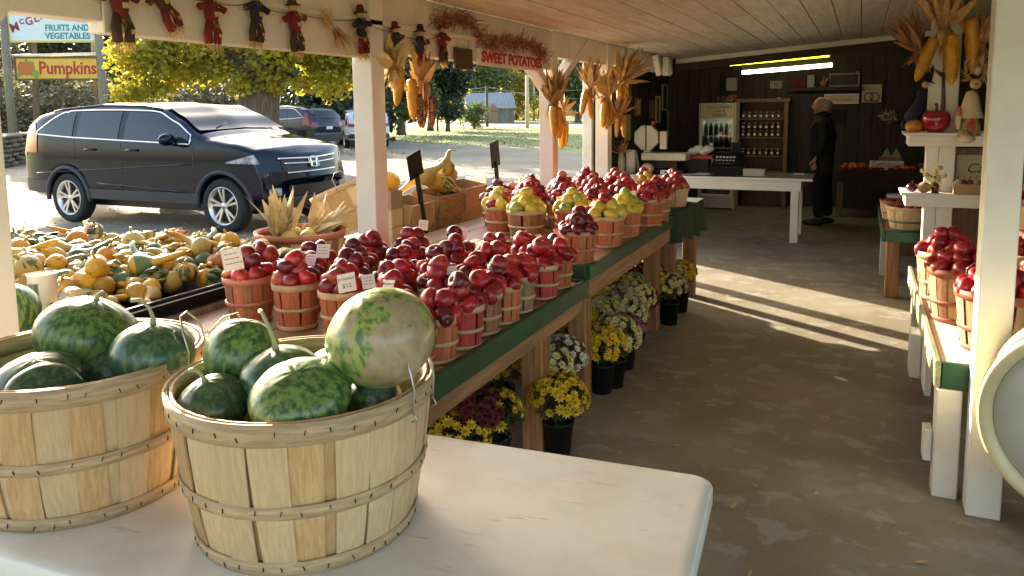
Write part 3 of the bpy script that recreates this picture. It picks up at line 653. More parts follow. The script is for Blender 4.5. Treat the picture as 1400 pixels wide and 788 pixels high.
# ------------------------------------------------------------------ gourds
def gmat(name, a, b, st, sc, lo, hi, **k): pm(name, a, b, sc, st, lo, hi, 3, rough=.48, rand=.22, bump=.5, bscale=60, **k)
gmat('gourd_orange', (.44, .14, .010), (.46, .22, .015), (1, 1, .5), 6, .4, .7)
gmat('gourd_yellow', (.48, .27, .015), (.38, .17, .008), (1, 1, .5), 5, .4, .7)
gmat('gourd_striped', (.05, .085, .02), (.44, .28, .05), (1, 1, .15), 26, .47, .53)
gmat('gourd_green', (.045, .08, .025), (.12, .16, .04), (1, 1, .3), 14, .4, .65)
gmat('gourd_two_tone', (.07, .12, .03), (.46, .25, .02), (.2, .2, 1), 9, .49, .52)
gmat('gourd_cream', (.44, .32, .08), (.36, .24, .04), (1, 1, .3), 10, .4, .7, c3=(.3, .34, .1), s3=12, lo3=.6, hi3=.64, st3=(1, 1, .3))
def gourd_mesh(kind, seed):
    g = random.Random(seed); m_ = MB()
    if kind == 'neck':
        pts = []; rs = []
        for i in range(11):
            t = i/10; pts.append((.07*math.sin(t*2.4)*t*1.3, 0, .24*t)); rs.append(max(.006, .040*math.exp(-((t-.18)/.2)**2)+.017*(1-.25*t)))
        rs[0] = .012; rs[-1] = .009; m_.tube(pts, rs, 14); nb = 9
        vs = []
        for q in m_.v: vs.append(q)
        m_.v = vs; m_.tube([pts[-1], (pts[-1][0]+.012, 0, .252), (pts[-1][0]+.03, 0, .262)], [.006, .004, .005], 6)
    elif kind == 'round':
        m_.ball((0, 0, .04), (.055, .055, .045), 24, 10, None, lambda q: (1+.07*math.cos(8*math.atan2(q.y, q.x)))*(1-.14*max(0, abs(q.z)-.6))); m_.tube([(0, 0, .075), (.004, 0, .09), (.014, 0, .1)], [.008, .005, .006], 6)
    elif kind == 'pear':
        m_.lathe([(0, 0), (.02, .002), (.045, .02), (.052, .045), (.044, .075), (.026, .1), (.019, .125), (.015, .14), (0, .145)], 20, fr=lambda t, z: 1+.05*math.cos(10*t)); m_.tube([(0, 0, .14), (.004, 0, .155), (.014, 0, .165)], [.006, .004, .005], 6)
    elif kind == 'warty':
        m_.ball((0, 0, .045), (.05, .05, .055), 26, 14, None, lambda q: 1+.1*abs(mnoise.noise(q*4.2))+.09*max(0, mnoise.noise(q*8.5))); m_.tube([(0, 0, .09), (.006, 0, .11), (.016, 0, .12)], [.008, .006, .007], 6)
    elif kind == 'crown':   # knobbed finger gourd
        m_.ball((0, 0, .03), (.045, .045, .04), 24, 8)
        for k in range(8): a = k*PI/4; m_.tube([(.03*math.cos(a), .03*math.sin(a), .045), (.045*math.cos(a), .045*math.sin(a), .07), (.038*math.cos(a), .038*math.sin(a), .1)], [.014, .012, .005], 6)
        m_.tube([(0, 0, .04), (0, 0, .13)], [.02, .008], 7)
    return m_
GK = ['neck', 'neck', 'neck', 'neck', 'neck', 'warty', 'warty', 'round', 'pear', 'pear', 'crown', 'crown', 'crown']
GM = ['gourd_orange', 'gourd_yellow', 'gourd_striped', 'gourd_green', 'gourd_two_tone', 'gourd_cream', 'gourd_striped', 'gourd_yellow', 'gourd_striped', 'gourd_two_tone', 'gourd_yellow', 'gourd_yellow']
GL = {'gourd_orange': 'orange', 'gourd_yellow': 'golden yellow', 'gourd_striped': 'green and yellow striped', 'gourd_green': 'dark green', 'gourd_two_tone': 'half green half yellow', 'gourd_cream': 'cream flecked'}
KL = {'neck': 'crook-necked gourd', 'round': 'ribbed round gourd', 'pear': 'pear-shaped gourd', 'warty': 'warty gourd', 'crown': 'finger-crowned gourd'}
gcache = {}
g = random.Random(19); cnt = 0; placed = []
def mound(x, y):
    fx = min(1, (-2.6-x)/.3, (x+4.62)/.3); fy = min(1, (y-1.98)/.22, (3.24-y)/.25); return .755+.125*max(0, min(fx, 1))**.6*max(0, min(fy, 1))**.6
tries = 0
while cnt < 298 and tries < 25000:
    tries += 1; x = -2.71-1.92*g.random()**1.15; y = g.uniform(2.0, 3.22); lay = g.random(); z = .755+(mound(x, y)-.755)*(.55+.45*lay) - .03
    if y > 2.80+.60*(x+4.4): continue
    if any((x-a)**2+(y-b)**2+(z-c)**2 < .050**2 for a, b, c in placed): continue
    placed.append((x, y, z)); cnt += 1; k = g.choice(GK); mm = g.choice(GM)
    if (k, mm) not in gcache: gcache[(k, mm)] = gourd_mesh(k, 3).mesh('gourd', mm)
    o = link('gourd', gcache[(k, mm)], None, (x, y, z+.02), (g.choice((-1, 1))*g.uniform(1.15, 1.9) if k in ('neck', 'pear', 'crown') else g.gauss(0, .8), g.gauss(0, .3), g.uniform(0, 6.28))); s = g.uniform(.8, 1.18); o.scale = (s, s, s)
    wh = ('back' if y > 2.85 else ('front' if y < 2.35 else 'middle'))+' '+('left' if x < -3.9 else ('right' if x > -3.1 else 'centre'))
    tag(o, f'{GL[mm]} {KL[k]}, {wh} of the tray heap', 'gourd', 'ornamental gourds heaped in the tray')
for (x, y) in ((-2.62, 3.35), (-2.7, 3.42), (-2.78, 3.3)): pass
# ------------------------------------------------------------------ apples in baskets
rg = random.Random(23)
def apple_mesh(mat, seed=0):
    m_ = MB(); a = 1.0
    prof = [(0.001, -.70), (.16, -.80), (.34, -.83), (.58, -.70), (.80, -.42), (.95, -.05), (1.0, .25), (.95, .52), (.80, .73), (.56, .85), (.32, .84), (.14, .72), (0.02, .58)]
    m_.lathe([(r*.04*a, z*.04*a) for r, z in prof], 16, fr=lambda t, z: 1+.025*math.cos(5*t+seed)*(1 if z < 0 else .6))
    nb_ = len(m_.f)
    m_.tube([(0, 0, .022), (.002, .001, .034), (.006, .003, .045)], [.0016, .0013, .0018], 5)
    me = m_.mesh('apple', mat); me.materials.append(MATS['stem']); idx = [0]*nb_ + [1]*(len(m_.f)-nb_); me.polygons.foreach_set('material_index', idx); return me
AM = {k: apple_mesh(k, i) for i, k in enumerate(('apple_red', 'apple_dark', 'apple_blush', 'apple_yellow', 'apple_green'))}
APPLES = []
def heap(cx, cy, zr, rad, kinds, label, group, a=.04, extra=0, seed=0, layers=None):
    g = random.Random(seed); pts = []
    if rad < .09: layers = layers or [(6, rad*.78, .004), (2, rad*.34, .052)] + ([(1, rad*.2, .078)] if extra else [])
    else: layers = layers or [(7, rad*.76, .006), (4, rad*.42, .050), (1, 0, .03), (1, 0, .088)]
    ph0 = g.uniform(0, 6.28)
    for n, r, dz in layers:
        ph0 += PI/max(n, 1)*g.uniform(.7, 1.3)
        for i in range(n):
            t = ph0+2*PI*i/n+g.uniform(-.12, .12); r_ = r*g.uniform(.92, 1.05)
            APPLES.append((Vector((cx+r_*math.cos(t), cy+r_*math.sin(t), zr+dz+g.uniform(-.006, .008))), (g.gauss(0, .8), g.gauss(0, .8), g.uniform(0, 6.28)), g.uniform(.9, 1.08)*a/.04, g.choice(kinds), label, group))
RED = ['apple_red', 'apple_red', 'apple_red', 'apple_dark', 'apple_dark', 'apple_blush']; REDX = ['apple_red']*4+['apple_dark', 'apple_blush']
STY = {'orange': (['stave_orange'], 'hoop_tan', 'orange stained'), 'red': (['stave_red'], 'hoop_tan', 'bright red stained'), 'brown': (['stave_brown', 'stave_orange'], 'hoop_tan', 'brown stained'),
       'grey': (['stave_grey'], 'hoop_tan', 'greyish weathered'), 'green': (['stave_grey'], 'hoop_green', 'green rimmed'), 'rust': (['stave_orange', 'stave_brown'], 'hoop_pink', 'rust coloured'), 'tan': (['stave_tan', 'stave_honey'], 'hoop_tan', 'plain tan'), 'honey': (['stave_honey', 'stave_brown'], 'hoop_red', 'honey brown')}
proto = {}
def small_basket(sty, rb, rt_, h, ns, label, loc, group, ind=True, seed=0, mid=(.45,), handle=False):
    key = (sty, rb, rt_, h, ns, ind, mid, bool(handle)); mats, hoop, _ = STY[sty]
    if key not in proto:
        t = make_basket('apple_basket', label, 'basket', rb, rt_, h, ns, mats, hoop, mid, .13, ind, handle, loc, group, False, .002, len(proto), seed*1.3, .95, inner=False); proto[key] = t
    else:
        t = copy_tree(proto[key]); t.location = loc; t.rotation_euler = (0, 0, seed*1.3); t['label'] = label; t['group'] = group
    return t
ORD = ['first', 'second', 'third', 'fourth', 'fifth', 'sixth', 'seventh', 'eighth', 'ninth']
CARDS = []
# aisle edge of the near table; first two baskets added as sun blockers
edge = [('brown', 1.86, ''), ('rust', 2.03, ''), ('orange', 2.205, ''), ('red', 2.375, ''), ('brown', 2.55, ''), ('orange', 2.71, ''), ('grey', 2.885, ''), ('red', 3.135, ''), ('orange', 3.345, '')]
for i, (s, y, _) in enumerate(edge):
    nm = STY[s][2]
    small_basket(s, .058, .074, .155, 13, f'{nm} apple basket, {ORD[i]} along the aisle edge of the near table', (-1.285+.012*(i % 2), y, T1), 'small baskets on the near table', True, i+1)
    heap(-1.285, y, T1+.155, .074, REDX, f'red apple heaped in the {nm} basket {ORD[i]} along the aisle edge', 'apples on the near table', .0405, i % 2, 100+i)
# rows behind it
RW = ['front', 'second', 'middle', 'fourth', 'back']
rows = [(2.33, [(-2.24, 'rust', .098, .185), (-2.0, 'orange', .09, .18), (-1.775, 'orange', .09, .17), (-1.54, 'rust', .074, .155)]),
        (2.60, [(-2.40, 'tan', .08, .16), (-2.16, 'grey', .08, .16), (-1.93, 'rust', .074, .155), (-1.70, 'brown', .074, .155), (-1.50, 'orange', .074, .155)]),
        (2.84, [(-2.30, 'tan', .08, .155), (-2.06, 'tan', .074, .155), (-1.84, 'green', .074, .15), (-1.64, 'orange', .074, .155), (-1.455, 'rust', .074, .155)]),
        (3.07, [(-2.16, 'brown', .074, .15), (-1.92, 'green', .074, .15), (-1.70, 'rust', .074, .155), (-1.50, 'brown', .074, .155)]),
        (3.31, [(-2.06, 'rust', .074, .155), (-1.80, 'orange', .074, .155), (-1.60, 'green', .074, .155), (-1.43, 'brown', .074, .155)])]
for r_, (y, items) in enumerate(rows):
    for i, (x, s, rad, h) in enumerate(items):
        nm = STY[s][2]; yy_ = y+rg.uniform(-.02, .02)
        small_basket(s, rad*.8, rad, h, 14 if rad > .08 else 13, f'{nm} basket, {ORD[i]} from the left in the {RW[r_]} row of the near table', (x, yy_, T1), 'small baskets on the near table', True, 10+r_*7+i)
        heap(x, yy_, T1+h, rad, RED if r_ else REDX, f'red apple in the {nm} basket {ORD[i]} from the left, {RW[r_]} row', 'apples on the near table', .040, (r_+i) % 2, 200+r_*20+i, [(6, rad*.68, .010), (3, rad*.34, .055), (1, 0, .085)] if rad > .08 else None)
# middle table: yellow apples in front, red rows behind
mid_ = [(-1.29, 3.66, 'rust', .092, .165, ['apple_dark'], 'almost black plum red'), (-1.31, 4.16, 'orange', .112, .175, ['apple_yellow', 'apple_yellow', 'apple_green', 'apple_blush'], 'yellow'), (-1.29, 4.50, 'orange', .10, .17, ['apple_yellow', 'apple_yellow', 'apple_green'], 'yellow'),
        (-1.58, 4.38, 'rust', .115, .175, ['apple_yellow', 'apple_yellow', 'apple_green'], 'yellow'), (-1.83, 4.24, 'brown', .115, .175, ['apple_yellow', 'apple_green', 'apple_yellow'], 'yellow'), (-2.06, 4.36, 'orange', .10, .175, ['apple_yellow', 'apple_blush'], 'yellow'),
        (-1.27, 4.98, 'orange', .105, .18, ['apple_red', 'apple_blush'], 'red')]
for i, (x, y, s, rad, h, kinds, cn) in enumerate(mid_):
    lab = f'{STY[s][2]} basket of {cn} apples, ' + ['nearest corner of the middle table', 'second on the aisle edge of the middle table', 'third on the aisle edge behind a yellow one', 'middle table front row right of centre', 'middle table front row left of centre', 'leftmost in the yellow row of the middle table', 'last on the aisle edge before the green cloth'][i]
    small_basket(s, rad*.8, rad, h, 14, lab, (x, y, T2), 'baskets on the middle table', True, 50+i)
    heap(x, y, T2+h, rad, kinds, f'{cn} apple in {["the nearest corner", "the second aisle edge", "the third aisle edge", "the front right", "the front left", "the leftmost", "the last aisle edge"][i]} basket of the middle table', 'apples on the middle table', .043 if cn == 'yellow' else .04, 0, 400+i)
k = 0
for r_, (y, xs) in enumerate([(4.66, (-2.22, -1.98, -1.74, -1.52)), (4.92, (-2.1, -1.86, -1.62, -1.44)), (5.18, (-2.2, -1.96, -1.72, -1.48, -1.27))]):
    for i, x in enumerate(xs):
        s = ['brown', 'grey', 'orange', 'rust'][k % 4]; k += 1
        small_basket(s, .088, .108, .18, 14, f'{STY[s][2]} basket, {ORD[i]} from left in the {["first", "middle", "last"][r_]} red row of the middle table', (x, y, T2), 'baskets on the middle table', False, 60+k)
        heap(x, y, T2+.18, .108, RED, f'dark red apple in the {["first", "middle", "last"][r_]} red row of the middle table, {ORD[i]} basket', 'apples on the middle table', .04, k % 2, 500+k)
k = 0
for r_, (y, xs) in enumerate([(5.58, (-2.1, -1.84, -1.6, -1.36)), (5.85, (-2.0, -1.74, -1.50, -1.28)), (6.15, (-2.1, -1.85, -1.6, -1.37))]):
    for i, x in enumerate(xs):
        k += 1
        small_basket('tan', .08, .10, .14, 13, f'pale basket, {ORD[i]} from the left in the {["front", "middle", "back"][r_]} row on the green cloth', (x, y, T3+.004), 'baskets on the green cloth', False, 80+k, ())
        heap(x, y, T3+.144, .10, ['apple_red', 'apple_blush'] if not (r_ == 1 and i == 2) else ['apple_green', 'apple_yellow'], f'apple in the {["front", "middle", "back"][r_]} row on the green cloth, {ORD[i]} basket from the left', 'apples on the green cloth', .038, 0, 600+k)

# ------------------------------------------------------------------ right-hand benches
RBZ = .55
rb = thing('low_bench', 'low white bench with worn green edge at the right post', 'bench', (.30, 3.36, 0))
for i in range(6):
    m_ = MB(); m_.box(.025+i*.2, .02, RBZ-.025, .222+i*.2, 1.95, RBZ-rg.uniform(0, .002)); bev(m_.build('board', 'white_board', rb), .002)
pm('worn_edge', (.42, .38, .24), (.2, .24, .12), 5, stretch=(4, .6, 4), lo=.4, hi=.7, rough=.5, bump=.2)
m_ = MB(); m_.box(0, 0, RBZ-.10, .022, 1.97, RBZ+.008); bev(m_.build('edge_board', 'worn_edge', rb), .004)
m_ = MB(); m_.box(.024, -.004, RBZ-.10, 1.3, .018, RBZ+.006); bev(m_.build('end_board', 'green_paint', rb), .004)
m_ = MB(); m_.box(.01, -.005, 0, .1, .09, RBZ-.102); bev(m_.build('leg', 'white_board', rb), .005)
m_ = MB(); m_.box(-.025, .03, .13, .008, .12, .26); bev(m_.build('block', 'white_board', rb), .005)
m_ = MB(); m_.box(.02, 1.80, 0, .1, 1.88, RBZ-.102); bev(m_.build('leg', 'white_board', rb), .005)
m_ = MB(); m_.box(.024, .7, .17, .05, 1.1, RBZ-.102); m_.build('skirt', 'white_board', rb)
m_ = MB(); m_.box(-.03, .95, .17, .022, 1.10, .40); bev(m_.build('bracket', 'white_board', rb), .004)
B2Z = .56
b2 = display_table('back_bench', 'back bench with chipped green edge and dark red leg', .20, 1.4, 6.62, 8.3, B2Z, .07, 0, [(.27, 6.86)], 'bench', 5, 'green_paint', 'post_wood')
# mirror the apron to the aisle side
m_ = MB(); m_.box(-.024, 0, B2Z-.07, 0, 1.68, B2Z+.012); bev(m_.build('apron', 'green_paint', b2), .004)
m_ = MB(); m_.box(.0, 1.1, 0, .1, 1.2, B2Z-.03); m_.build('leg', 'white_board', b2)
for i, (x, y, rad, h, s, lab) in enumerate([(.545, 3.66, .16, .25, 'honey', 'tall honey basket of apples just behind the tall white post'), (.85, 3.62, .165, .25, 'honey', 'half bushel with red rim and wire handle right of the tall white post'), (.46, 4.10, .15, .25, 'honey', 'second honey basket along the low bench edge'), (.43, 4.52, .14, .25, 'tan', 'third honey basket on the low bench, nearest the back bench'), (.85, 4.15, .15, .25, 'honey', 'inner basket of the second row on the low bench'), (.82, 4.62, .15, .25, 'tan', 'inner basket of the last row on the low bench')]):
    small_basket(s, rad*.8, rad, h, 15, lab, (x, y, RBZ), 'baskets on the low bench', True, 90+i, (.38,), (R(250),) if i < 2 else False)
    heap(x, y, RBZ+h, rad, ['apple_red', 'apple_blush', 'apple_red'], f'red apple in the {lab.split(" basket")[0].split(" of ")[0]} basket, {ORD[i]} on the low bench', 'apples on the low bench', .042, 1, 700+i, [(9, rad*.80, .005), (6, rad*.48, .045), (1, 0, .03), (2, rad*.22, .085)])
bx = thing('riser', 'pale riser shelf lifting a basket at the right picture edge', 'riser', (.72, 4.3, RBZ)); 
for x0, x1, z0, z1 in ((.0, .6, .20, .225), (.0, .025, 0, .2), (.57, .6, 0, .2)):
    m_ = MB(); m_.box(x0+.27*(x0 == 0)*0, .55, z0, x1, .95, z1); m_.build('board', 'white_board', bx)
small_basket('honey', .13, .16, .26, 15, 'raised basket of red apples on the riser at the right picture edge', (.93, 5.05, RBZ+.226), 'baskets on the low bench', True, 99, (.38,), False)
heap(.93, 5.05, RBZ+.486, .16, ['apple_red', 'apple_blush'], 'red apple in the raised basket on the riser', 'apples on the low bench', .042, 1, 720)
small_basket('honey', .13, .16, .26, 15, 'raised basket farther right on the riser', (1.22, 5.05, RBZ+.226), 'baskets on the low bench', True, 98, (.38,), False)
heap(1.22, 5.05, RBZ+.486, .16, ['apple_red', 'apple_blush'], 'red apple in the farther raised basket on the riser', 'apples on the low bench', .042, 1, 721)
m_ = MB(); m_.box(.7, 4.84, RBZ, 1.45, 5.3, RBZ+.225); tag(m_.build('low_crate', 'weathered_wood'), 'weathered crate under the raised baskets', 'crate')
bpy.data.objects.remove(bx.children[2]); bpy.data.objects.remove(bx.children[1]); bpy.data.objects.remove(bx.children[0]); bpy.data.objects.remove(bx)
for i, (x, y, rb_, rt_, h, lab) in enumerate([(.37, 6.85, .125, .165, .19, 'sunlit tan basket on the green edged back bench'), (.30, 7.42, .10, .125, .17, 'tan basket with red rim behind the sunlit one')]):
    make_basket('harvest_basket', lab, 'basket', rb_, rt_, h, 15, ['stave_tan', 'stave_honey'], 'hoop_tan' if i == 0 else 'hoop_red', (.4,), .12, True, False, (x, y, B2Z), 'baskets on the back bench', False, .003, 7+i, 0, .97, 'hoop_green' if i == 0 else None)
    heap(x, y, B2Z+h-.03, rt_*.85, ['apple_red'], f'dark apple in the {lab.split(" on ")[0]}, {ORD[i]} of the back bench', 'apples on the back bench', .038, 0, 730+i, [(6, rt_*.5, .0)])
# ------------------------------------------------------------------ realise the apples: the nearest 300 red ones as things, the rest as one mass
APPLES.sort(key=lambda a: (a[0]-EYE).length)
vis = []; rest = []
for a in APPLES: (vis if len(vis) < 300 else rest).append(a)
for loc, rot, s, k, lab, grp in vis:
    o = link('apple', AM[k], None, loc, rot); o.scale = (s, s, s*rg.uniform(.88, 1.0)); tag(o, ' '.join(lab.split()[:16]), 'apple', grp)
keys = list(AM); vv = []; ff = []; mi = []; off = 0
low = {k: AM[k] for k in keys}
for loc, rot, s, k, lab, grp in rest:
    M = Matrix.LocRotScale(loc, Euler(rot), Vector((s, s, s*.94))); me = low[k]
    vv += [tuple(M @ v.co) for v in me.vertices]
    for p_ in me.polygons: ff.append(tuple(i+off for i in p_.vertices)); mi.append(keys.index(k)*2+p_.material_index)
    off += len(me.vertices)
me = bpy.data.meshes.new('apples'); me.from_pydata(vv, [], ff)
for k in keys: me.materials.append(MATS[k]); me.materials.append(MATS['stem'])
me.polygons.foreach_set('material_index', mi); me.polygons.foreach_set('use_smooth', [True]*len(ff)); me.update()
tag(link('apples', me), 'more apples heaped in the far baskets of every table', 'apples', kind='stuff')
# ------------------------------------------------------------------ price cards stuck among the apples
def card(x, y, z, w_, h, tilt, yaw_, lab, words=None, mat='card', roll_=0):
    t = thing('price_card', lab, 'price card', (x, y, z), (R(-90)+tilt+PI, roll_, yaw_), 'price cards among the apples')
    t.rotation_euler = Euler((PI/2-tilt, roll_, yaw_)); m_ = MB(); m_.box(-w_/2, 0, -.0005, w_/2, h, .0005); m_.build('slip', mat, t)
    if words:
        for k, (wd, sz) in enumerate(words): text(wd, sz, 'ink', t, (0, h*(.72-.4*k), .0009), (1, 0, 0), (0, 1, 0), depth=.0001)
    else:
        m_ = MB(); g = random.Random(int(x*1000))
        for k in range(3):
            xx_ = -w_*.36
            while xx_ < w_*.3: L = g.uniform(.1, .22)*w_; m_.box(xx_, h*(.75-.22*k), .0007, xx_+L*.8, h*(.75-.22*k)+h*.035, .0009); xx_ += L
        m_.build('ink_lines', 'ink', t)
CL = [(320, 355, 2.95, .09, 'big blank white card on the leftmost apple basket', None), (383, 372, 3.05, .06, 'small card leaning beside the second basket from the left', None), (440, 343, 3.2, .065, 'tall card pencilled on a tilt behind the left apples', None), (475, 386, 2.72, .075, 'large card with a twelve dollar price before the pale melon', [('Jonathan', .017), ('$12', .022)]), (422, 355, 3.1, .055, 'short card tucked low between two dark apples', None),
      (505, 385, 2.75, .055, 'narrow card right of the twelve dollar card', None), (527, 392, 2.62, .055, 'card right over the pale melon top', [('Braeburn', .013)]), (625, 322, 4.0, .10, 'wide white card flat among the back left apples', None), (578, 308, 4.2, .06, 'card standing beside the rust basket near the outer shelf', None), (612, 340, 3.6, .06, 'half hidden card at the back of the near apples', None),
      (683, 330, 3.9, .06, 'thin upright card edge in the middle apples', None), (618, 372, 3.0, .05, 'pinkish card low in the centre apples', None), (667, 345, 3.5, .045, 'small card behind the blushed apple', None), (737, 326, 3.9, .05, 'white card seen edge on by the right baskets', None), (714, 272, 4.75, .08, 'card between yellow and red apples at left', None), (732, 275, 4.7, .07, 'second card over the yellow apples at left', None),
      (768, 275, 4.75, .07, 'card over the middle yellow basket', None), (813, 285, 4.6, .09, 'grey card leaning in the right yellow basket', None), (707, 270, 4.9, .05, 'narrow card at the far left of the yellow row', None), (866, 265, 4.8, .05, 'thin pale card by the last red basket', None), (842, 256, 5.3, .06, 'pale card in the red apples near the counter', None), (762, 318, 4.1, .045, 'white sliver of card over the plum apples', None),
      (868, 243, 6.0, .06, 'tall card on the green cloth apples at left', None), (893, 245, 6.1, .06, 'second card on the green cloth apples', None), (910, 245, 6.3, .05, 'last card on the green cloth apples', None), (1364, 368, 3.55, .05, 'small card right of the tall white post', None)]
for i, (u, v, d, sz, lab, words) in enumerate(CL):
    p = at_d(u, v, d); sz *= .85; card(p.x, p.y, p.z-sz*.55, sz, sz*1.1, rg.uniform(.1, .7), R(18)+rg.uniform(-.5, .6), lab, words, roll_=rg.uniform(-.25, .25))
# ------------------------------------------------------------------ potted mums under the tables
bloomc = {}
def bloom_mesh(mat):
    if mat in bloomc: return bloomc[mat]
    m_ = MB()
    for L, n, el in ((1.0, 9, .15), (.72, 7, .6), (.4, 5, 1.1)):
        for k in range(n):
            a = 2*PI*k/n+L; m_.leaf((0, 0, 0), (math.cos(a)*math.cos(el), math.sin(a)*math.cos(el), math.sin(el)), .021*L+.003, .0125, (0, 0, 1), .1, 2)
    bloomc[mat] = m_.mesh('bloom', mat); return bloomc[mat]
def mum(x, y, col_, lab, R_=.15, zc=.27, n=45, ind=True, seed=0, leaves=420):
    g = random.Random(seed); t = thing('potted_mum', lab, 'potted plant', (x, y, 0), None, 'potted mums under the tables')
    m_ = MB(); m_.lathe([(0, 0), (.050, 0), (.053, .004), (.068, .15), (.074, .15), (.074, .168), (.066, .168), (.064, .15), (0, .148)], 24); m_.build('pot', 'black_plastic', t)
    m_ = MB(); m_.lathe([(0, .152), (.064, .15)], 16); m_.build('soil', 'soil', t)
    m_ = MB()
    for k in range(leaves):
        q = Vector((g.gauss(0, 1), g.gauss(0, 1), g.gauss(0, 1))).normalized(); r = R_*g.random()**.4*.95; c = Vector((q.x*r, q.y*r, zc+q.z*r*.7))
        if c.z < .14: c.z = .14+g.random()*.05
        m_.leaf(c, q+Vector((g.gauss(0, .5), g.gauss(0, .5), .2)), g.uniform(.02, .04), g.uniform(.01, .018), None, .2)
    for k in range(14): a = g.uniform(0, 6.28); m_.tube([(0, 0, .14), (R_*.4*math.cos(a), R_*.4*math.sin(a), zc), (R_*.8*math.cos(a), R_*.8*math.sin(a), zc+R_*.3)], .0022, 4)
    m_.build('foliage', 'leaf_green', t)
    pts = []; tr = 0
    while len(pts) < n and tr < n*20:
        tr += 1; q = Vector((g.gauss(0, 1), g.gauss(0, 1), g.gauss(.35, .8))).normalized()
        if q.z < -.25 or any((q-p).length < 1.35/math.sqrt(n)*1.35 for p in pts): continue
        pts.append(q)
    if ind:
        for q in pts:
            s = g.uniform(.85, 1.35); o = link('bloom', bloom_mesh(col_), t, (q.x*R_, q.y*R_, zc+q.z*R_*.78)); o.scale = (s, s, s); o.rotation_euler = q.to_track_quat('Z', 'Y').to_euler()
    else:
        m_ = MB(); src = bloom_mesh(col_)
        for q in pts:
            M = Matrix.LocRotScale(Vector((q.x*R_, q.y*R_, zc+q.z*R_*.78)), q.to_track_quat('Z', 'Y'), Vector((1, 1, 1))*g.uniform(.85, 1.3)); m_.add([M @ v.co for v in src.vertices], [tuple(p.vertices) for p in src.polygons])
        m_.build('blooms', col_, t)['kind'] = 'stuff'
    return t
ML = [(780, 541, .27, 'mum_yellow', 'bright yellow potted mum between the two nearest table legs', .135, 73, True), (838, 468, .27, 'mum_yellow', 'yellow potted mum just past the second table leg', .15, 80, True), (783, 484, .30, 'mum_white', 'white potted mum behind the nearest yellow mum', .13, 54, True), (770, 462, .30, 'mum_yellow', 'yellow potted mum half hidden at the second leg', .13, 54, True),
      (868, 447, .24, 'mum_pink', 'pink potted mum at the aisle edge', .12, 54, True), (862, 425, .28, 'mum_pale', 'pale cream potted mum spreading into the aisle', .17, 96, True), (826, 428, .30, 'mum_pale', 'pale cream potted mum behind the aisle one', .15, 72, True), (832, 408, .31, 'mum_yellow', 'shaded yellow potted mum under the middle table', .15, 72, False), (884, 405, .27, 'mum_crimson', 'crimson potted mum at the third table leg', .14, 72, True), (872, 393, .31, 'mum_pale', 'cream potted mum behind the crimson one', .15, 72, False),
      (908, 383, .27, 'mum_crimson', 'dark crimson potted mum by the green cloth', .13, 64, False), (928, 388, .28, 'mum_pale', 'cream potted mum under the green cloth', .12, 48, False), (942, 370, .30, 'mum_yellow', 'small yellow potted mum at the far table leg', .12, 64, False),
      (640, 592, .24, 'mum_yellow', 'yellow potted mum just over the folding table edge', .14, 64, True), (692, 562, .27, 'mum_yellow', 'yellow potted mum left of the nearest table leg', .12, 41, True), (800, 440, .33, 'mum_yellow', 'yellow potted mum in the shade behind the cream ones', .15, 60, False), (850, 392, .33, 'mum_yellow', 'dim yellow potted mum deep under the middle table', .15, 60, False), (765, 500, .33, 'mum_pale', 'cream potted mum behind the nearest table leg', .13, 50, False), (898, 372, .33, 'mum_crimson', 'crimson potted mum deep under the middle table end', .14, 50, False), (655, 560, .30, 'mum_red', 'dark red potted mum under the near table', .15, 96, True), (612, 560, .30, 'mum_red', 'dark red potted mum deep in shade under the near table', .15, 88, False)]
for i, (u, v, zc, m_c, lab, R_, n_, ind) in enumerate(ML):
    p = at_z(u, v, zc+.03); mum(p.x-.07, p.y+.03, m_c, lab, R_*.98, zc, n_, ind, 300+i)

g = random.Random(55)
for i, (x, y, c_) in enumerate([(-1.46, 3.95, 'yellow'), (-1.42, 4.2, 'pale'), (-1.5, 4.45, 'yellow'), (-1.4, 4.7, 'white'), (-1.36, 4.95, 'pale'), (-1.48, 5.2, 'crimson'), (-1.36, 5.42, 'yellow'), (-1.3, 5.68, 'pale'), (-1.62, 3.4, 'yellow'), (-1.22, 4.05, 'pale')]):
    mum(x, y, 'mum_'+c_, f'{c_ if c_ != "pale" else "cream"} potted mum, {ORD[i] if i < 9 else "extra"} in the crowded rear row under the tables', .15, .29, 70, False, 900+i)
# ------------------------------------------------------------------ corn: ears, husks, bundles
def ear_mesh(mat, seed=0):
    m_ = MB(); prof = [(.006, 0), (.019, .006), (.024, .03), (.025, .08), (.022, .13), (.016, .17), (.007, .192), (0, .196)]
    m_.lathe(prof, 28, fr=lambda t, z: 1+.06*math.cos(14*t))
    # finer rows of kernels
    M2 = MB(); n = 24; vs = []
    for j in range(31):
        z = .196*j/30
        for (r0_, z0), (r1_, z1) in zip(prof, prof[1:]):
            if z0 <= z <= z1: r = r0_+(r1_-r0_)*(z-z0)/(z1-z0)
        vs.append([(r*(1+.05*((-1)**j))*(1+.07*math.cos(12*2*PI*k/n))*math.cos(2*PI*k/n), r*(1+.05*((-1)**j))*(1+.07*math.cos(12*2*PI*k/n))*math.sin(2*PI*k/n), z) for k in range(n)])
    M2.grid(vs, True); return M2.mesh('ear', mat)
EARS = {k: ear_mesh(k) for k in ('corn_yellow', 'corn_indian')}
def husk_fan(m_, c, d, n, L, wd, spread, g, curl=.3):
    d = Vector(d).normalized()
    for k in range(n):
        q = (d + Vector((g.gauss(0, spread), g.gauss(0, spread), g.gauss(0, spread)))).normalized()
        m_.leaf(Vector(c)+Vector((g.gauss(0, .008), g.gauss(0, .008), g.gauss(0, .008))), q, L*g.uniform(.6, 1.15), wd*g.uniform(.6, 1.3), None, g.uniform(-curl, curl))
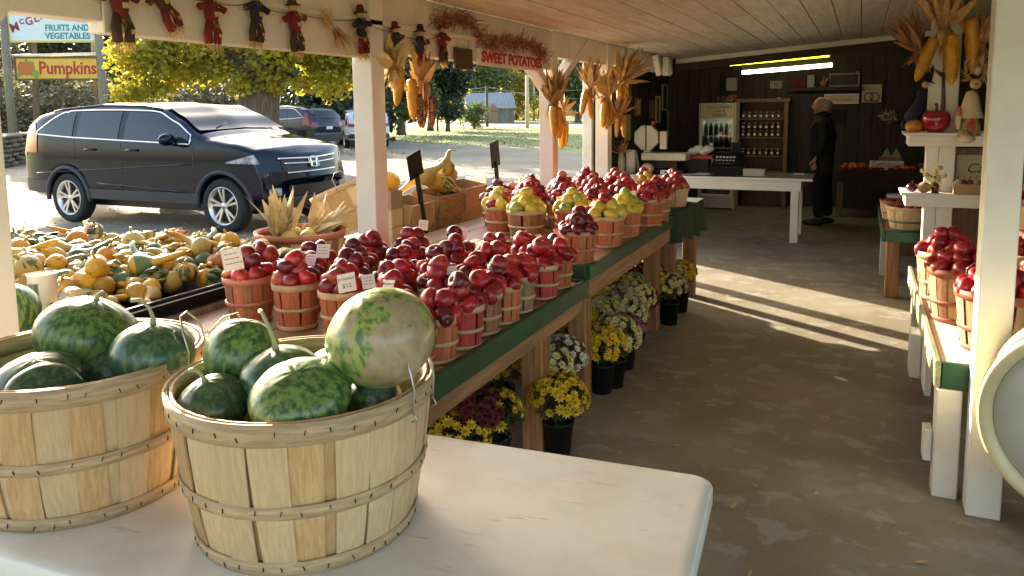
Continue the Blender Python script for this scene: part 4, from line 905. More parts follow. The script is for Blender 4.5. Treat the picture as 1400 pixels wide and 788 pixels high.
def corn_bundle(lab, loc, ears, up_n=26, up_L=.2, down_n=10, seed=0, up_dir=(0, 0, 1), husk='husk', s=1.0, tie=.028):
    g = random.Random(seed); t = thing('corn_bundle', lab, 'corn bundle', loc, None, 'dried corn bundles hung on the posts')
    m_ = MB(); husk_fan(m_, (0, 0, 0), up_dir, int(up_n*1.5), up_L*s, .05*s, .33, g); husk_fan(m_, (0, 0, .02), (0, 0, -1), down_n*2, .15*s, .042*s, .3, g, .15); m_.build('husks', husk, t)
    m_ = MB(); 
    for k in range(3): m_.lathe([(tie*s, -.006+.012*k-.004), (tie*s+.006, -.006+.012*k), (tie*s, -.006+.012*k+.004)], 14, close=True)
    m_.build('tie', 'husk', t)
    for (dx, dy, dz, mat, sc, ax_, ay_) in ears:
        o = link('ear', EARS[mat], t, (dx, dy, dz), (PI+ax_, ay_, g.uniform(0, 6))); o.scale = (sc, sc, sc*g.uniform(.92, 1.05))
    return t
p = at_d(530, 80, 3.95); 
corn_bundle('three yellow ears hanging beside the scarecrow post', (-2.27, 3.50, 1.78), [(.03, .02, -.01, 'corn_yellow', 1.05, .05, .12), (.05, .10, -.05, 'corn_yellow', 1.15, 0, -.05), (.0, .0, .05, 'corn_yellow', 1.0, .1, .1), (.06, .15, -.13, 'corn_indian', .9, 0, .05)], 22, .17, 12, 1, (0, 0, 1), 'husk_pale')
corn_bundle('dark Indian corn ears in tan husk right of the scarecrow post', (-2.26, 3.78, 1.70), [(.0, .0, -.04, 'corn_indian', 1.0, .02, 0), (.03, .05, -.06, 'corn_indian', .95, 0, .06)], 16, .18, 12, 2, (0, .1, 1), 'husk')
corn_bundle('two long yellow ears under tan husk on the braced post', (-2.27, 5.84, 1.60), [(.015, -.05, -.02, 'corn_yellow', 1.35, .05, .06), (.03, .02, -.03, 'corn_yellow', 1.4, 0, -.03)], 40, .26, 16, 3, (0, 0, 1), s=1.1)
corn_bundle('twin yellow ears hanging behind the braced post', (-2.38, 6.32, 1.50), [(0, -.02, -.05, 'corn_yellow', 1.25, 0, .03), (.02, .03, -.05, 'corn_yellow', 1.25, 0, -.03)], 20, .17, 10, 4, (0, .1, 1))
corn_bundle('cluster of yellow ears left of the counter post', (-2.30, 6.86, 1.74), [(0, -.12, -.02, 'corn_yellow', 1.2, .2, .1), (0, -.05, -.05, 'corn_yellow', 1.2, .1, .05)], 30, .26, 14, 5, (0, -.2, .9))
corn_bundle('row of yellow ears on the face of the counter post', (-2.24, 7.16, 1.66), [(0, -.06, -.05, 'corn_yellow', 1.3, .05, .05), (0, 0, -.06, 'corn_yellow', 1.35, 0, 0), (.02, .06, -.05, 'corn_yellow', 1.25, 0, -.05)], 44, .28, 18, 6, (0, -.1, 1))
corn_bundle('wide husk plume with ears at the top of the counter post', (-2.2, 7.50, 1.80), [(0, .03, -.02, 'corn_yellow', 1.3, 0, -.1), (.03, .08, .0, 'corn_yellow', 1.2, 0, -.2), (0, -.02, -.03, 'corn_yellow', 1.3, 0, 0)], 60, .36, 14, 7, (.25, .2, .55), 'husk')
corn_bundle('low husk bunch with gold ears on the counter post', (-2.2, 7.46, 1.49), [(0, -.05, -.04, 'corn_yellow', 1.0, 0, .12), (.03, .06, -.04, 'corn_yellow', 1.0, 0, -.12)], 34, .2, 16, 8, (.3, .15, .9), 'husk_brown')
# ------------------------------------------------------------------ scarecrow garland
def doll(lab, y, z, tilt, hat, top, legs, seed, s=1.0):
    g = random.Random(seed); t = thing('scarecrow_doll', lab, 'scarecrow doll', (XB+.075, y, z), (tilt, 0, 0), 'scarecrow dolls on the garland'); s *= .80; t.scale = (s, s, s)
    m_ = MB(); m_.lathe([(.022, -.005), (.03, .03), (.034, .07), (.026, .1), (.012, .108)], 12); m_.build('torso', top, t)
    for sg in (-1, 1):
        m_ = MB(); m_.tube([(0, sg*.022, .09), (.004, sg*.05, .075), (.006, sg*.075, .062+.01*g.random())], [.014, .015, .017], 8); m_.build('arm', top, t)
        m_ = MB(); m_.tube([(0, sg*.012, .012), (.004, sg*.03, -.04), (.0, sg*.024, -.09)], [.017, .018, .019], 8); m_.build('leg', legs, t)
        m_ = MB(); husk_fan(m_, (0, sg*.024, -.085), (0, 0, -1), 26, .05, .0045, .35, g); m_.build('straw', 'straw', t); m_ = MB(); husk_fan(m_, (.006, sg*.08, .06), (0, sg, -.2), 14, .036, .003, .35, g); m_.build('straw', 'straw', t)
    m_ = MB(); m_.ball((0, 0, .125), (.021, .022, .024), 12, 8); m_.build('head', 'cloth_burlap', t)
    m_ = MB(); husk_fan(m_, (0, 0, .135), (0, 0, -.1), 34, .04, .004, .9, g); husk_fan(m_, (.012, 0, .10), (.2, 0, -1), 22, .045, .004, .6, g); m_.build('hair', 'straw', t)
    m_ = MB(); m_.lathe([(.04, .132), (.041, .136), (.023, .142), (.021, .165), (.016, .178), (0, .18)], 14); m_.build('hat', hat, t)
    m_ = MB(); m_.box(.03, -.012, .03, .036, .012, .05); m_.box(.012, .022, -.06, .022, .036, -.045); m_.build('patch', 'husk' if seed % 2 else 'cloth_burlap', t)['kind'] = 'stuff'
    m_ = MB(); husk_fan(m_, (.004, 0, .005), (.15, 0, -1), 24, .04, .004, .5, g); m_.build('waist_straw', 'straw', t)
    return t
DL = [('red shirted scarecrow doll with brown trousers nearest the picture corner', 1.86, 1.885, .05, 'straw', 'cloth_red', 'cloth_brown', 1.15), ('scarecrow doll in black hat leaning right with red legs', 2.05, 1.93, .55, 'cloth_navy', 'cloth_brown', 'cloth_red', 1.0), ('scarecrow doll with straw hair and plain red overalls, third from the corner', 2.26, 1.90, 0, 'cloth_red', 'cloth_red', 'cloth_red', 1.05),
      ('dark scarecrow doll with orange cap, fourth from the corner', 2.50, 1.925, -.06, 'husk', 'cloth_navy', 'cloth_brown', 1.05), ('scarecrow doll with pointed brown hat left of the straw tuft', 2.74, 1.905, .12, 'cloth_brown', 'cloth_red', 'cloth_brown', 1.1), ('scarecrow doll in dark red hat hanging on the porch post', 3.24, 1.925, .1, 'cloth_red', 'cloth_navy', 'cloth_red', 1.1),
      ('small red scarecrow doll right of the porch post', 3.56, 1.89, .2, 'cloth_red', 'cloth_brown', 'cloth_red', 1.0), ('dark scarecrow doll over the Indian corn', 3.80, 1.875, .05, 'cloth_brown', 'cloth_navy', 'cloth_red', 1.15), ('last scarecrow doll under the red twig garland', 4.05, 1.92, .0, 'cloth_red', 'cloth_red', 'cloth_brown', 1.1)]
for i, (lab, y, z, ti, hat, top, legs, s) in enumerate(DL): doll(lab, y, z, ti, hat, top, legs, 40+i, s)
m_ = MB(); pts = []
ys = [1.75]+[d[1] for d in DL]; zs = [2.02]+[d[2]+.09 for d in DL]
for (a, za), (b, zb) in zip(zip(ys, zs), list(zip(ys, zs))[1:]):
    for k in range(5): t_ = k/5; pts.append((XB+.068, a+(b-a)*t_, za+(zb-za)*t_-.05*t_*(1-t_)*4*.4))
m_.tube(pts, .0022, 5); tag(m_.build('garland_twine', 'twine'), 'brown twine stringing the scarecrow dolls along the beam', 'twine')
g = random.Random(4); m_ = MB(); husk_fan(m_, (0, 0, 0), (0, -.7, .5), 60, .10, .004, .4, g); husk_fan(m_, (0, .04, -.03), (0, .8, -.45), 60, .15, .004, .25, g)
st_ = thing('straw_tuft', 'tuft of straw with red stems tied on the twine', 'straw tuft', (XB+.085, 2.98, 1.96)); m_.build('straw', 'straw', st_); m_ = MB(); husk_fan(m_, (0, .02, -.015), (0, .8, -.5), 30, .12, .006, .2, g); m_.build('red_stems', 'straw_red', st_)
# red twig garland
m_ = MB(); path = [(3.95, 2.08), (4.25, 2.11), (4.45, 2.10), (4.52, 2.03), (4.65, 2.0), (4.9, 2.01), (5.2, 2.03), (5.5, 2.01), (5.7, 1.95)]
for (a, za), (b, zb) in zip(path, path[1:]):
    n = int(math.hypot(b-a, zb-za)*900)
    for k in range(n):
        t_ = g.random(); c = Vector((XB+.08+g.gauss(0, .018), a+(b-a)*t_, za+(zb-za)*t_+g.gauss(0, .022))); m_.leaf(c, (g.gauss(.1, .6), g.gauss(0, 1), g.gauss(0, .8)), g.uniform(.03, .08), g.uniform(.003, .008), None, .3)
tag(m_.build('twig_garland', 'straw_red'), 'bristly red-brown twig garland draped under the porch ceiling', 'garland')
# ------------------------------------------------------------------ hanging signs on the open side
p = at_x(623, 94, -2.29); hb = thing('brown_board', 'dark brown square board hanging left of the sweet potato sign', 'board', (XB+.0, p.y, p.z)); m_ = MB(); m_.box(.045, 0, 0, .06, .235, .13); bev(m_.build('board', 'brown_board', hb), .003)
for yy_ in (.05, .19): m_ = MB(); m_.tube([(.052, yy_, .128), (.052, yy_, .2)], .002, 5); m_.build('hanger', 'wire', hb)
sp = thing('sweet_potato_sign', 'white sign with red capitals SWEET POTATOES under the garland', 'sign', (-2.296, at_x(653, 90, -2.29).y+.01, at_x(653, 89, -2.29).z)); m_ = MB(); m_.box(-.008, 0, 0, .008, 1.13, .11); bev(m_.build('board', 'sign_white', sp), .002)
text('SWEET POTATOES', .098, 'ink_red', sp, (.0105, .565, .055), (0, 1, 0), (0, 0, 1), off=.004, sx=1.27)
ps = thing('pumpkins_sign', 'tilted white sign lettered PUMPKINS in red behind the braced post', 'sign', (-2.66, 6.42, .80), (R(-14), 0, R(4))); m_ = MB(); m_.box(-.008, 0, 0, .008, .42, .12); bev(m_.build('board', 'sign_white', ps), .002)
text('PUMPKINS', .085, 'ink_red', ps, (.0105, .21, .06), (0, 1, 0), (0, 0, 1), off=.003, sx=.92)
m_ = MB(); m_.box(-.02, .03, -.1, -.01, .06, .1); m_.build('stake', 'weathered_wood', ps)
# ------------------------------------------------------------------ goods on the outer shelf
SZ = .70
def price_board(lab, y, x, zc, w_, h, tilt):
    t = thing('price_board', lab, 'price board', (x, y, SZ), (0, 0, 0)); d = Vector((0, -math.sin(tilt), math.cos(tilt))); n = Vector((1, 0, .15)).normalized()
    m_ = MB(); m_.bar((0, 0, 0), d*(zc-SZ-h*.3), .016, .03, (1, 0, 0)); m_.build('stake', 'black_metal', t)
    m_ = MB(); c = d*(zc-SZ); a = Vector((0, math.cos(tilt), math.sin(tilt))); m_.obox(c, (w_, .008, h), Matrix((a, d.cross(a), d)).transposed()); bev(m_.build('board', 'black_plastic', t), .002)
price_board('black price board tilting on a stake before the cardboard boxes', 4.36, -2.6, 1.225, .17, .16, R(14))
price_board('smaller black price board at the far end of the outer shelf', 5.50, -2.6, 1.215, .15, .20, R(9))
hb_ = make_basket('bushel_basket', 'bushel basket of corn husks left of the white post', 'basket', .2, .257, .29, 20, ['stave_honey', 'stave_brown'], 'hoop_red', (.45,), .13, True, False, (-2.985, 3.56, .575), 'display bushels by the shelf', False, .006, 9, .3)
m_ = MB(); m_.box(-3.3, 3.31, GZ, -2.68, 3.83, .57); bk = tag(bev(m_.build('low_stand', 'weathered_wood'), .004), 'low weathered stand under the husk bushel', 'stand')
g = random.Random(77)
hs = thing('corn_husks', 'upright shock of pale dried corn husks in the bushel', 'corn husks', (-3.0, 3.55, .80)); m_ = MB(); husk_fan(m_, (-.06, -.06, .0), (-.05, 0, 1), 34, .30, .085, .2, g, .25); m_.build('husks', 'husk_pale', hs)
m_ = MB(); husk_fan(m_, (.02, .1, .04), (.3, .8, .25), 40, .28, .075, .35, g, .3); m_.build('leaves', 'husk_pale', hs); m_ = MB(); husk_fan(m_, (0, .06, .0), (.1, .5, .7), 16, .16, .05, .5, g); m_.build('cobs', 'husk', hs)
for k in range(5): m_ = MB(); a = k*1.2; m_.ball((.08*math.cos(a), .08*math.sin(a), .03), (.05, .05, .045), 12, 8); m_.build('bulb', 'gourd_cream', hs)
hw = thing('husk_tie', 'wire hoop around the husk shock', 'wire', (-3.06, 3.49, .93)); m_ = MB(); m_.lathe([(.062, 0), (.066, .003), (.062, .006)], 20, close=True); m_.build('loop', 'wire', hw)
tb = make_basket('bushel_basket', 'tilted bushel basket lying back on the outer shelf behind the post', 'basket', .2, .257, .29, 22, ['stave_honey', 'stave_tan'], 'hoop_tan', (.42,), .12, True, (R(-60),), (-2.96, 4.22, .78), 'display bushels by the shelf', False, .006, 10, 0, .93); tb.rotation_euler = Euler((R(5), R(-22), 0)); tb.location = (-3.0, 4.22, .80)
def crate_box(lab, x, y, z, sx_, sy, sz, tilt, mat='cardboard', name='cardboard_box', flaps=True, cat='box', grp='boxes on the outer shelf'):
    t = thing(name, lab, cat, (x, y, z), (0, tilt, 0), grp); th = .006
    for a in ((-sx_/2, -sy/2, 0, -sx_/2+th, sy/2, sz), (sx_/2-th, -sy/2, 0, sx_/2, sy/2, sz), (-sx_/2+th, -sy/2, 0, sx_/2-th, -sy/2+th, sz), (-sx_/2+th, sy/2-th, 0, sx_/2-th, sy/2, sz)): m_ = MB(); m_.box(*a); m_.build('side', mat, t)
    m_ = MB(); m_.box(-sx_/2+th, -sy/2+th, .002, sx_/2-th, sy/2-th, .008); m_.build('bottom', mat, t)
    if flaps: m_ = MB(); m_.obox((sx_/2+.008, 0, sz*.72), (.004, sy*.96, sz*.5), rotm(y=-.12)); m_.build('flap', mat, t)
    return t
for k in range(3): crate_box(f'small bark-sided wooden box, {["lowest", "middle", "topmost"][k]} of the three beside the post', -2.74, 4.10, SZ+.008+k*.118, .16, .13, .112, R(0), 'stave_tan' if k < 2 else 'stave_grey', 'wooden_box', False, 'box', 'stacked wooden boxes')
crate_box('tan cardboard box under the yellow squash', -2.76, 4.34, SZ+.0, .22, .3, .27, R(10))
crate_box('brown cardboard box holding the gourds, at the left', -2.76, 4.72, SZ+.0, .22, .36, .29, R(10), 'cardboard_old')
crate_box('wide cardboard box with a folded flap at the right', -2.76, 5.10, SZ+.0, .22, .36, .31, R(10))
t = thing('yellow_squash', 'big smooth yellow squash on top of the boxes', 'squash', (-2.82, 4.21, 1.09), (0, 0, R(6))); m_ = MB(); m_.ball((0, 0, 0), (.085, .155, .085), 26, 16, None, lambda q: 1-.06*abs(q.y)**3); pm('squash_yellow', (.74, .42, .02), (.7, .36, .015), 4, rough=.35); m_.build('rind', 'squash_yellow', t)
for k, (y, z, kd, mt_) in enumerate([(4.62, 1.05, 'neck', 'gourd_cream'), (4.74, 1.03, 'warty', 'gourd_cream'), (4.86, 1.04, 'pear', 'gourd_striped'), (4.98, 1.05, 'round', 'gourd_cream'), (5.08, 1.04, 'pear', 'gourd_cream'), (4.69, 1.12, 'neck', 'gourd_cream'), (4.92, 1.10, 'round', 'gourd_striped')]):
    o = gourd_mesh(kd, 50+k).build('gourd', mt_, None, (-2.79, y, z), (R(60*(k % 3)), R(30), k)); o.scale = (1.3,)*3; tag(o, f'pale {KL[kd]} piled on the cardboard boxes, number {k+1} from the squash'.replace(f', number {k+1} from the squash', [' next to the squash', ' second from the squash', ' with green stripes', ' with ribs', ' at the right end', ' on top at the left', ' on top at the right'][k]), 'gourd', 'gourds on the cardboard boxes')
bc = crate_box('black slatted crate of sweet potatoes at the shelf end', -2.76, 5.72, SZ, .26, .62, .17, R(4), 'black_plastic', 'black_crate', False, 'crate')
pm('sweet_potato', (.4, .14, .07), (.3, .1, .06), 8, rough=.7, rand=.15)
m_ = MB(); m_.ball((0, 0, 0), (.03, .085, .03), 12, 8, None, lambda q: 1+.1*mnoise.noise(q*2)); me = m_.mesh('sweet_potato', 'sweet_potato')
for k in range(24): tag(link('sweet_potato', me, None, (-2.78+g.uniform(-.09, .09), 5.46+.52*g.random(), SZ+.16+g.uniform(0, .045)), (g.uniform(-.4, .4), 0, g.uniform(0, 3))), 'red-brown sweet potato in the black crate on the shelf', 'sweet potato', 'sweet potatoes in the crate')
on = crate_box('low cardboard tray of onions behind the red apples', -2.72, 6.5, SZ, .3, .8, .12, 0, 'cardboard', 'onion_tray', False, 'tray')
pm('onion_red', (.3, .08, .12), (.42, .2, .2), 9, rough=.5, rand=.2); pm('onion_tan', (.55, .34, .18), (.62, .5, .36), 9, rough=.5, rand=.2)
for k in range(44):
    me_ = 'onion_red' if k % 3 == 0 else 'onion_tan'
    if k < 2: KIDS[me_+str(k)] = None
    if me_ not in gcache: m_ = MB(); m_.lathe([(0, -.035), (.03, -.028), (.042, 0), (.034, .026), (.012, .04), (.006, .06), (0, .062)], 14); gcache[me_] = m_.mesh('onion', me_)
    tag(link('onion', gcache[me_], None, (-2.72+g.uniform(-.12, .12), 6.13+.74*g.random(), SZ+.12+g.uniform(0, .05)), (g.gauss(0, .6), g.gauss(0, .6), 0)), ('purple' if k % 3 == 0 else 'tan')+' onion in the low cardboard tray on the shelf', 'onion', 'onions in the tray')
gp = at_z(645, 262, .1); m_ = MB(); m_.box(-.06, -.06, 0, .06, .06, .78); o = bev(m_.build('green_post', 'green_paint', None, (-3.72, 6.75, GZ)), .006); pm('post_green', (.05, .2, .13), rough=.5); o.data.materials[0] = MATS['post_green']; tag(o, 'short dark green post out on the gravel', 'post')
wb = thing('folding_chair', 'white slatted chair back standing outside behind the black boards', 'chair', (-3.5, 6.85, GZ))
for yy_ in (-.17, .17): m_ = MB(); m_.box(-.02, yy_-.02, 0, .02, yy_+.02, .95); bev(m_.build('leg', 'white_paint', wb), .003)
for z in (.45, .88): m_ = MB(); m_.box(-.012, -.15, z, .012, .15, z+.05); m_.build('rail', 'white_paint', wb)
m_ = MB(); m_.box(0, -.17, .4, .4, .17, .43); m_.build('seat', 'white_paint', wb)
for yy_ in (-.15, .15): m_ = MB(); m_.box(.36, yy_-.02, 0, .4, yy_+.02, .4); m_.build('leg', 'white_paint', wb)
for yy_ in (-.08, 0, .08): m_ = MB(); m_.box(-.008, yy_-.02, .5, .008, yy_+.02, .88); m_.build('slat', 'white_paint', wb)
# ------------------------------------------------------------------ counter and what stands on it
CZ_ = .735
ct = thing('counter_table', 'long white trestle counter with dark top in front of the fridge', 'counter', (-2.72, 9.15, 0))
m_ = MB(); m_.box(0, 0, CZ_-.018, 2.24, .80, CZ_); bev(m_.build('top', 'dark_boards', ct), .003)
m_ = MB(); m_.box(-.012, -.022, CZ_-.024, 2.25, 0, CZ_+.004); bev(m_.build('edge', 'white_paint', ct), .003)
m_ = MB(); m_.box(.06, .012, CZ_-.145, 2.13, .034, CZ_-.02); bev(m_.build('apron', 'white_paint', ct), .003)
m_ = MB(); m_.box(2.10, .036, CZ_-.145, 2.13, .76, CZ_-.02); m_.build('apron', 'white_paint', ct)
for x, y in ((2.02, .036), (2.02, .66), (.1, .036), (.1, .66)): m_ = MB(); m_.box(x, y, 0, x+.085, y+.085, CZ_-.02); bev(m_.build('leg', 'white_paint', ct), .004)
pm('cream_metal', (.6, .52, .38), (.52, .44, .3), 4, rough=.4)
sc_ = thing('scale', 'cream octagonal dial scale with a wide tray on the counter', 'scale', (-2.33, 9.45, CZ_))
m_ = MB(); m_.box(-.12, -.09, .0, .38, .12, .06); m_.box(-.08, -.06, .06, .3, .1, .16); bev(m_.build('base', 'black_metal', sc_), .01)
m_ = MB(); m_.box(-.14, -.14, .165, .42, .14, .26); bev(m_.build('tray', 'cream_metal', sc_), .02, 3)
m_ = MB(); m_.box(-.13, -.04, .255, -.05, .06, .34); m_.build('neck', 'cream_metal', sc_)
m_ = MB(); m_.lathe([(0, -.05), (.15, -.05), (.165, -.035), (.165, .04), (.15, .05), (0, .05)], 8, (-.10, .0, .44), rotm(R(90), 0, 0) @ rotm(z=R(22.5))); m_.sm = [False]*len(m_.f); bev(m_.build('dial_case', 'cream_metal', sc_), .006)
m_ = MB(); m_.box(-.108, -.0535, .29, -.092, -.0505, .59); m_.build('stripe', 'black_metal', sc_); m_ = MB(); m_.box(.07, -.03, .3, .15, .05, .52); m_.build('side_box', 'cream_metal', sc_)
m_ = MB(); m_.lathe([(.01, 0), (.03, 0), (.03, .05), (.01, .05)], 12, (-.02, 0, .60)); m_.build('cap', 'ink_red', sc_)
def simple(name, lab, cat, loc, parts, rot=None, grp=None):
    t = thing(name, lab, cat, loc, rot, grp)
    for nm, mat, fn in parts: m_ = MB(); fn(m_); m_.build(nm, mat, t)
    return t
simple('paper_towel_roll', 'white paper towel roll standing at the counter left end', 'paper towels', (-2.60, 9.32, CZ_), [('roll', 'sign_white', lambda m: m.lathe([(.018, 0), (.062, 0), (.062, .29), (.018, .29)], 20, close=True)), ('loose_sheet', 'sign_white', lambda m: m.grid([[(.06+.03*t, -.01, .29*(1-t)*.98), (.06+.05*t, .06, .29*(1-t)*.98)] for t in (0, .3, .6, 1)])), ('core', 'cardboard', lambda m: m.lathe([(.014, 0), (.018, 0), (.018, .3), (.014, .3)], 14, close=True))])
simple('white_pumpkin', 'small white pumpkin beside the paper towels', 'pumpkin', (-2.38, 9.28, CZ_+.065), [('rind', 'sign_cream', lambda m: m.ball((0, 0, 0), (.082, .082, .068), 32, 10, None, lambda q: 1+.05*math.cos(9*math.atan2(q.y, q.x)))), ('stem', 'stem', lambda m: m.tube([(0, 0, .06), (.005, 0, .085), (.02, 0, .1)], [.01, .007, .008], 7))])
simple('card_box', 'small white box on the counter by the pumpkin', 'box', (-2.16, 9.28, CZ_), [('box', 'sign_white', lambda m: m.box(-.05, -.03, 0, .05, .03, .055)), ('slot', 'ink', lambda m: m.box(.0, -.0315, .02, .03, -.03, .04))])
simple('papers', 'loose papers spread on the counter top', 'papers', (-1.83, 9.4, CZ_), [('sheet', 'sign_white', lambda m: m.obox((0, 0, .003), (.3, .2, .003), rotm(z=.2))), ('sheet', 'sign_white', lambda m: m.obox((.12, .06, .009), (.22, .2, .006), rotm(z=-.3)))])
simple('cash_register', 'black cash register on the counter before the fridge', 'cash register', (-1.46, 9.6, CZ_), [('base', 'black_plastic', lambda m: m.box(-.2, -.15, 0, .2, .2, .1)), ('body', 'black_plastic', lambda m: m.add([(-.18, -.13, .1), (.18, -.13, .1), (.18, .18, .1), (-.18, .18, .1), (-.16, .02, .26), (.16, .02, .26), (.16, .17, .26), (-.16, .17, .26)], [(0, 1, 5, 4), (1, 2, 6, 5), (2, 3, 7, 6), (3, 0, 4, 7), (4, 5, 6, 7)])), ('display', 'black_plastic', lambda m: m.box(.02, .08, .26, .14, .12, .38)), ('keys', 'grey_metal', lambda m: [m.box(-.14+.04*i, -.1+.03*j, .115+.04*j, -.115+.04*i, -.08+.03*j, .135+.04*j) for i in range(6) for j in range(3)])])
simple('plastic_bags', 'crumpled white bag pile behind the scale', 'bags', (-1.80, 9.7, CZ_+.26), [('bags', 'sign_white', lambda m: [m.ball((.06*k-.1, 0, .03*(k % 2)), (.07, .06, .045), 12, 8, None, lambda q: 1+.4*mnoise.noise(q*3+Vector((k, 0, 0)))) for k in range(4)]), ('tray', 'ink_red', lambda m: m.box(-.25, -.12, -.08, .15, .12, -.045)), ('stand', 'black_metal', lambda m: m.box(-.2, -.1, -.26, .1, .1, -.08))])
simple('pale_tub', 'pale plastic tub on the counter in front of the fridge', 'tub', (-1.13, 9.42, CZ_), [('tub', 'cream_metal', lambda m: m.box(-.12, -.06, 0, .12, .06, .07)), ('lid', 'grey_metal', lambda m: m.box(-.125, -.065, .07, .125, .065, .08))])
simple('note_pad', 'white note pad at the counter right end', 'note pad', (-.66, 9.75, CZ_), [('pad', 'sign_white', lambda m: m.box(-.06, -.03, 0, .06, .03, .012)), ('cover', 'cardboard', lambda m: m.box(-.06, -.031, .0125, -.05, .031, .014))])
# ------------------------------------------------------------------ fridge
fr = thing('drinks_fridge', 'glass door drinks fridge with handwritten header card', 'fridge', (-1.97, 11.8, 0))
pm('fridge_white', (.6, .54, .4), (.52, .46, .34), 3, rough=.4); pm('fridge_glass', (.9, .95, .93), rough=.03, glass=True); pm('fridge_light', (.8, .85, .8), emit=(.75, 1, .85, 1.3))
for a in ((-.27, 0, 0, -.25, .6, 1.60), (.25, 0, 0, .27, .6, 1.60), (-.249, .58, .03, .249, .6, 1.6), (-.249, .02, 1.37, .249, .58, 1.6), (-.249, .02, .02, .249, .58, .2)): m_ = MB(); m_.box(*a); bev(m_.build('cabinet', 'fridge_white', fr), .004)
m_ = MB(); m_.box(-.245, -.006, 1.38, .245, .019, 1.59); m_.build('header_card', 'sign_cream', fr)
for i, (s, z) in enumerate((('COLD DRINKS', 1.535), ('CANS .75', 1.475), ('WATER .75', 1.42))): text(s, .062 if i == 0 else .045, 'ink_dark', fr, (.03, -.0085, z), (1, 0, 0), (0, 0, 1), depth=.0006, sx=.95 if i == 0 else 1)
for a in ((-.249, -.02, .2, -.215, .018, 1.37), (.215, -.02, .2, .249, .018, 1.37), (-.214, -.02, 1.335, .214, .018, 1.37), (-.214, -.02, .2, .214, .018, .235)): m_ = MB(); m_.box(*a); m_.build('door_frame', 'grey_metal', fr)
m_ = MB(); m_.box(-.213, -.004, .236, .213, .004, 1.334); m_.build('glass', 'fridge_glass', fr)
m_ = MB(); m_.box(-.2, .3, 1.345, .2, .34, 1.365); m_.build('light', 'fridge_light', fr)
for z in (.45, .68, .92, 1.1): m_ = MB(); m_.box(-.248, .06, z, .248, .5, z+.012); m_.build('shelf', 'grey_metal', fr)
for z in range(5): m_ = MB(); m_.box(-.23, -.012, .04+.03*z, .23, .0, .055+.03*z); m_.build('vent_slat', 'grey_metal', fr)
pm('bottle_green', (.1, .35, .2), rough=.2); pm('can_dark', (.1, .05, .05), (.3, .28, .26), 20, rough=.3)
FB_ = 'bottles and cans in the drinks fridge'
for si, z in enumerate((.462, .692, .932, 1.112)):
    for k in range(6):
        mt_ = ['sign_white', 'bottle_green', 'ink_red', 'can_dark', 'cream_metal'][(k+si*2) % 5]; m_ = MB(); m_.lathe([(0, 0), (.03, 0), (.031, .12), (.026, .14), (.012, .165), (.012, .185), (0, .185)], 12)
        tag(m_.build('bottle', mt_, None, (-2.16+.077*k, 11.95, z)), ['white', 'green', 'red', 'dark', 'cream'][(k+si*2) % 5]+f' bottle on the {["lowest", "second", "third", "top"][si]} shelf of the drinks fridge', 'bottle', FB_)
simple('jar_row', 'row of small jars standing on top of the fridge', 'jars', (-1.93, 12.0, 1.60), [('jar', 'fridge_glass', (lambda k: lambda m: m.lathe([(0, 0), (.025, 0), (.025, .07), (.016, .08), (0, .08)], 10, (.065*k-.06, 0, 0)))(k)) for k in range(4)]+[('lid', 'ink_red', (lambda k: lambda m: m.lathe([(0, .081), (.02, .081), (.02, .095), (0, .095)], 10, (.065*k-.06, 0, 0)))(k)) for k in range(4)])
# ------------------------------------------------------------------ wooden jar cabinet and the wall of signs
cb = thing('jar_cabinet', 'tall open wooden cabinet with rows of jars right of the fridge', 'cabinet', (-1.38, 12.2, 0)); pm('cabinet_wood', (.2, .1, .045), (.13, .065, .03), 4, stretch=(8, 8, 1), rough=.5, rand=.15)
for a in ((-.38, 0, 0, -.32, .34, 1.6), (.32, 0, 0, .38, .34, 1.6), (-.40, -.02, 1.6, .40, .36, 1.66), (-.319, .32, 0, .319, .34, 1.6)): m_ = MB(); m_.box(*a); bev(m_.build('side', 'cabinet_wood', cb), .004)
for z in (.35, .55, .78, 1.06, 1.34): m_ = MB(); m_.box(-.319, .01, z, .319, .318, z+.02); m_.build('shelf', 'cabinet_wood', cb)
m_ = MB(); m_.box(-.319, .0, .4, .319, .009, .54); m_.build('drawer_front', 'cabinet_wood', cb)
pm('jam', (.12, .03, .02), rough=.15, coat=.5)
for si, z in enumerate((1.08, 1.08, .80, 1.36)):
    for k in range(7):
        x = -1.65+.085*k; dz = .115 if si == 1 else 0; m_ = MB(); m_.lathe([(0, 0), (.03, 0), (.031, .075), (.026, .085), (0, .085)], 10); j = m_.build('jam_jar', 'jam', None, (x, 12.27+.06*(si == 1)*0, z+dz)); tag(j, f'dark jam jar with silver lid on the {["middle", "middle", "low", "top"][si]} shelf of the wooden cabinet', 'jar', 'jam jars in the wooden cabinet')
        m_ = MB(); m_.lathe([(0, .086), (.028, .086), (.028, .102), (0, .102)], 10); m_.build('lid', 'grey_metal', j); m_ = MB(); m_.box(-.016, -.034, .02, .016, -.031, .055); m_.build('paper_label', 'sign_white', j)
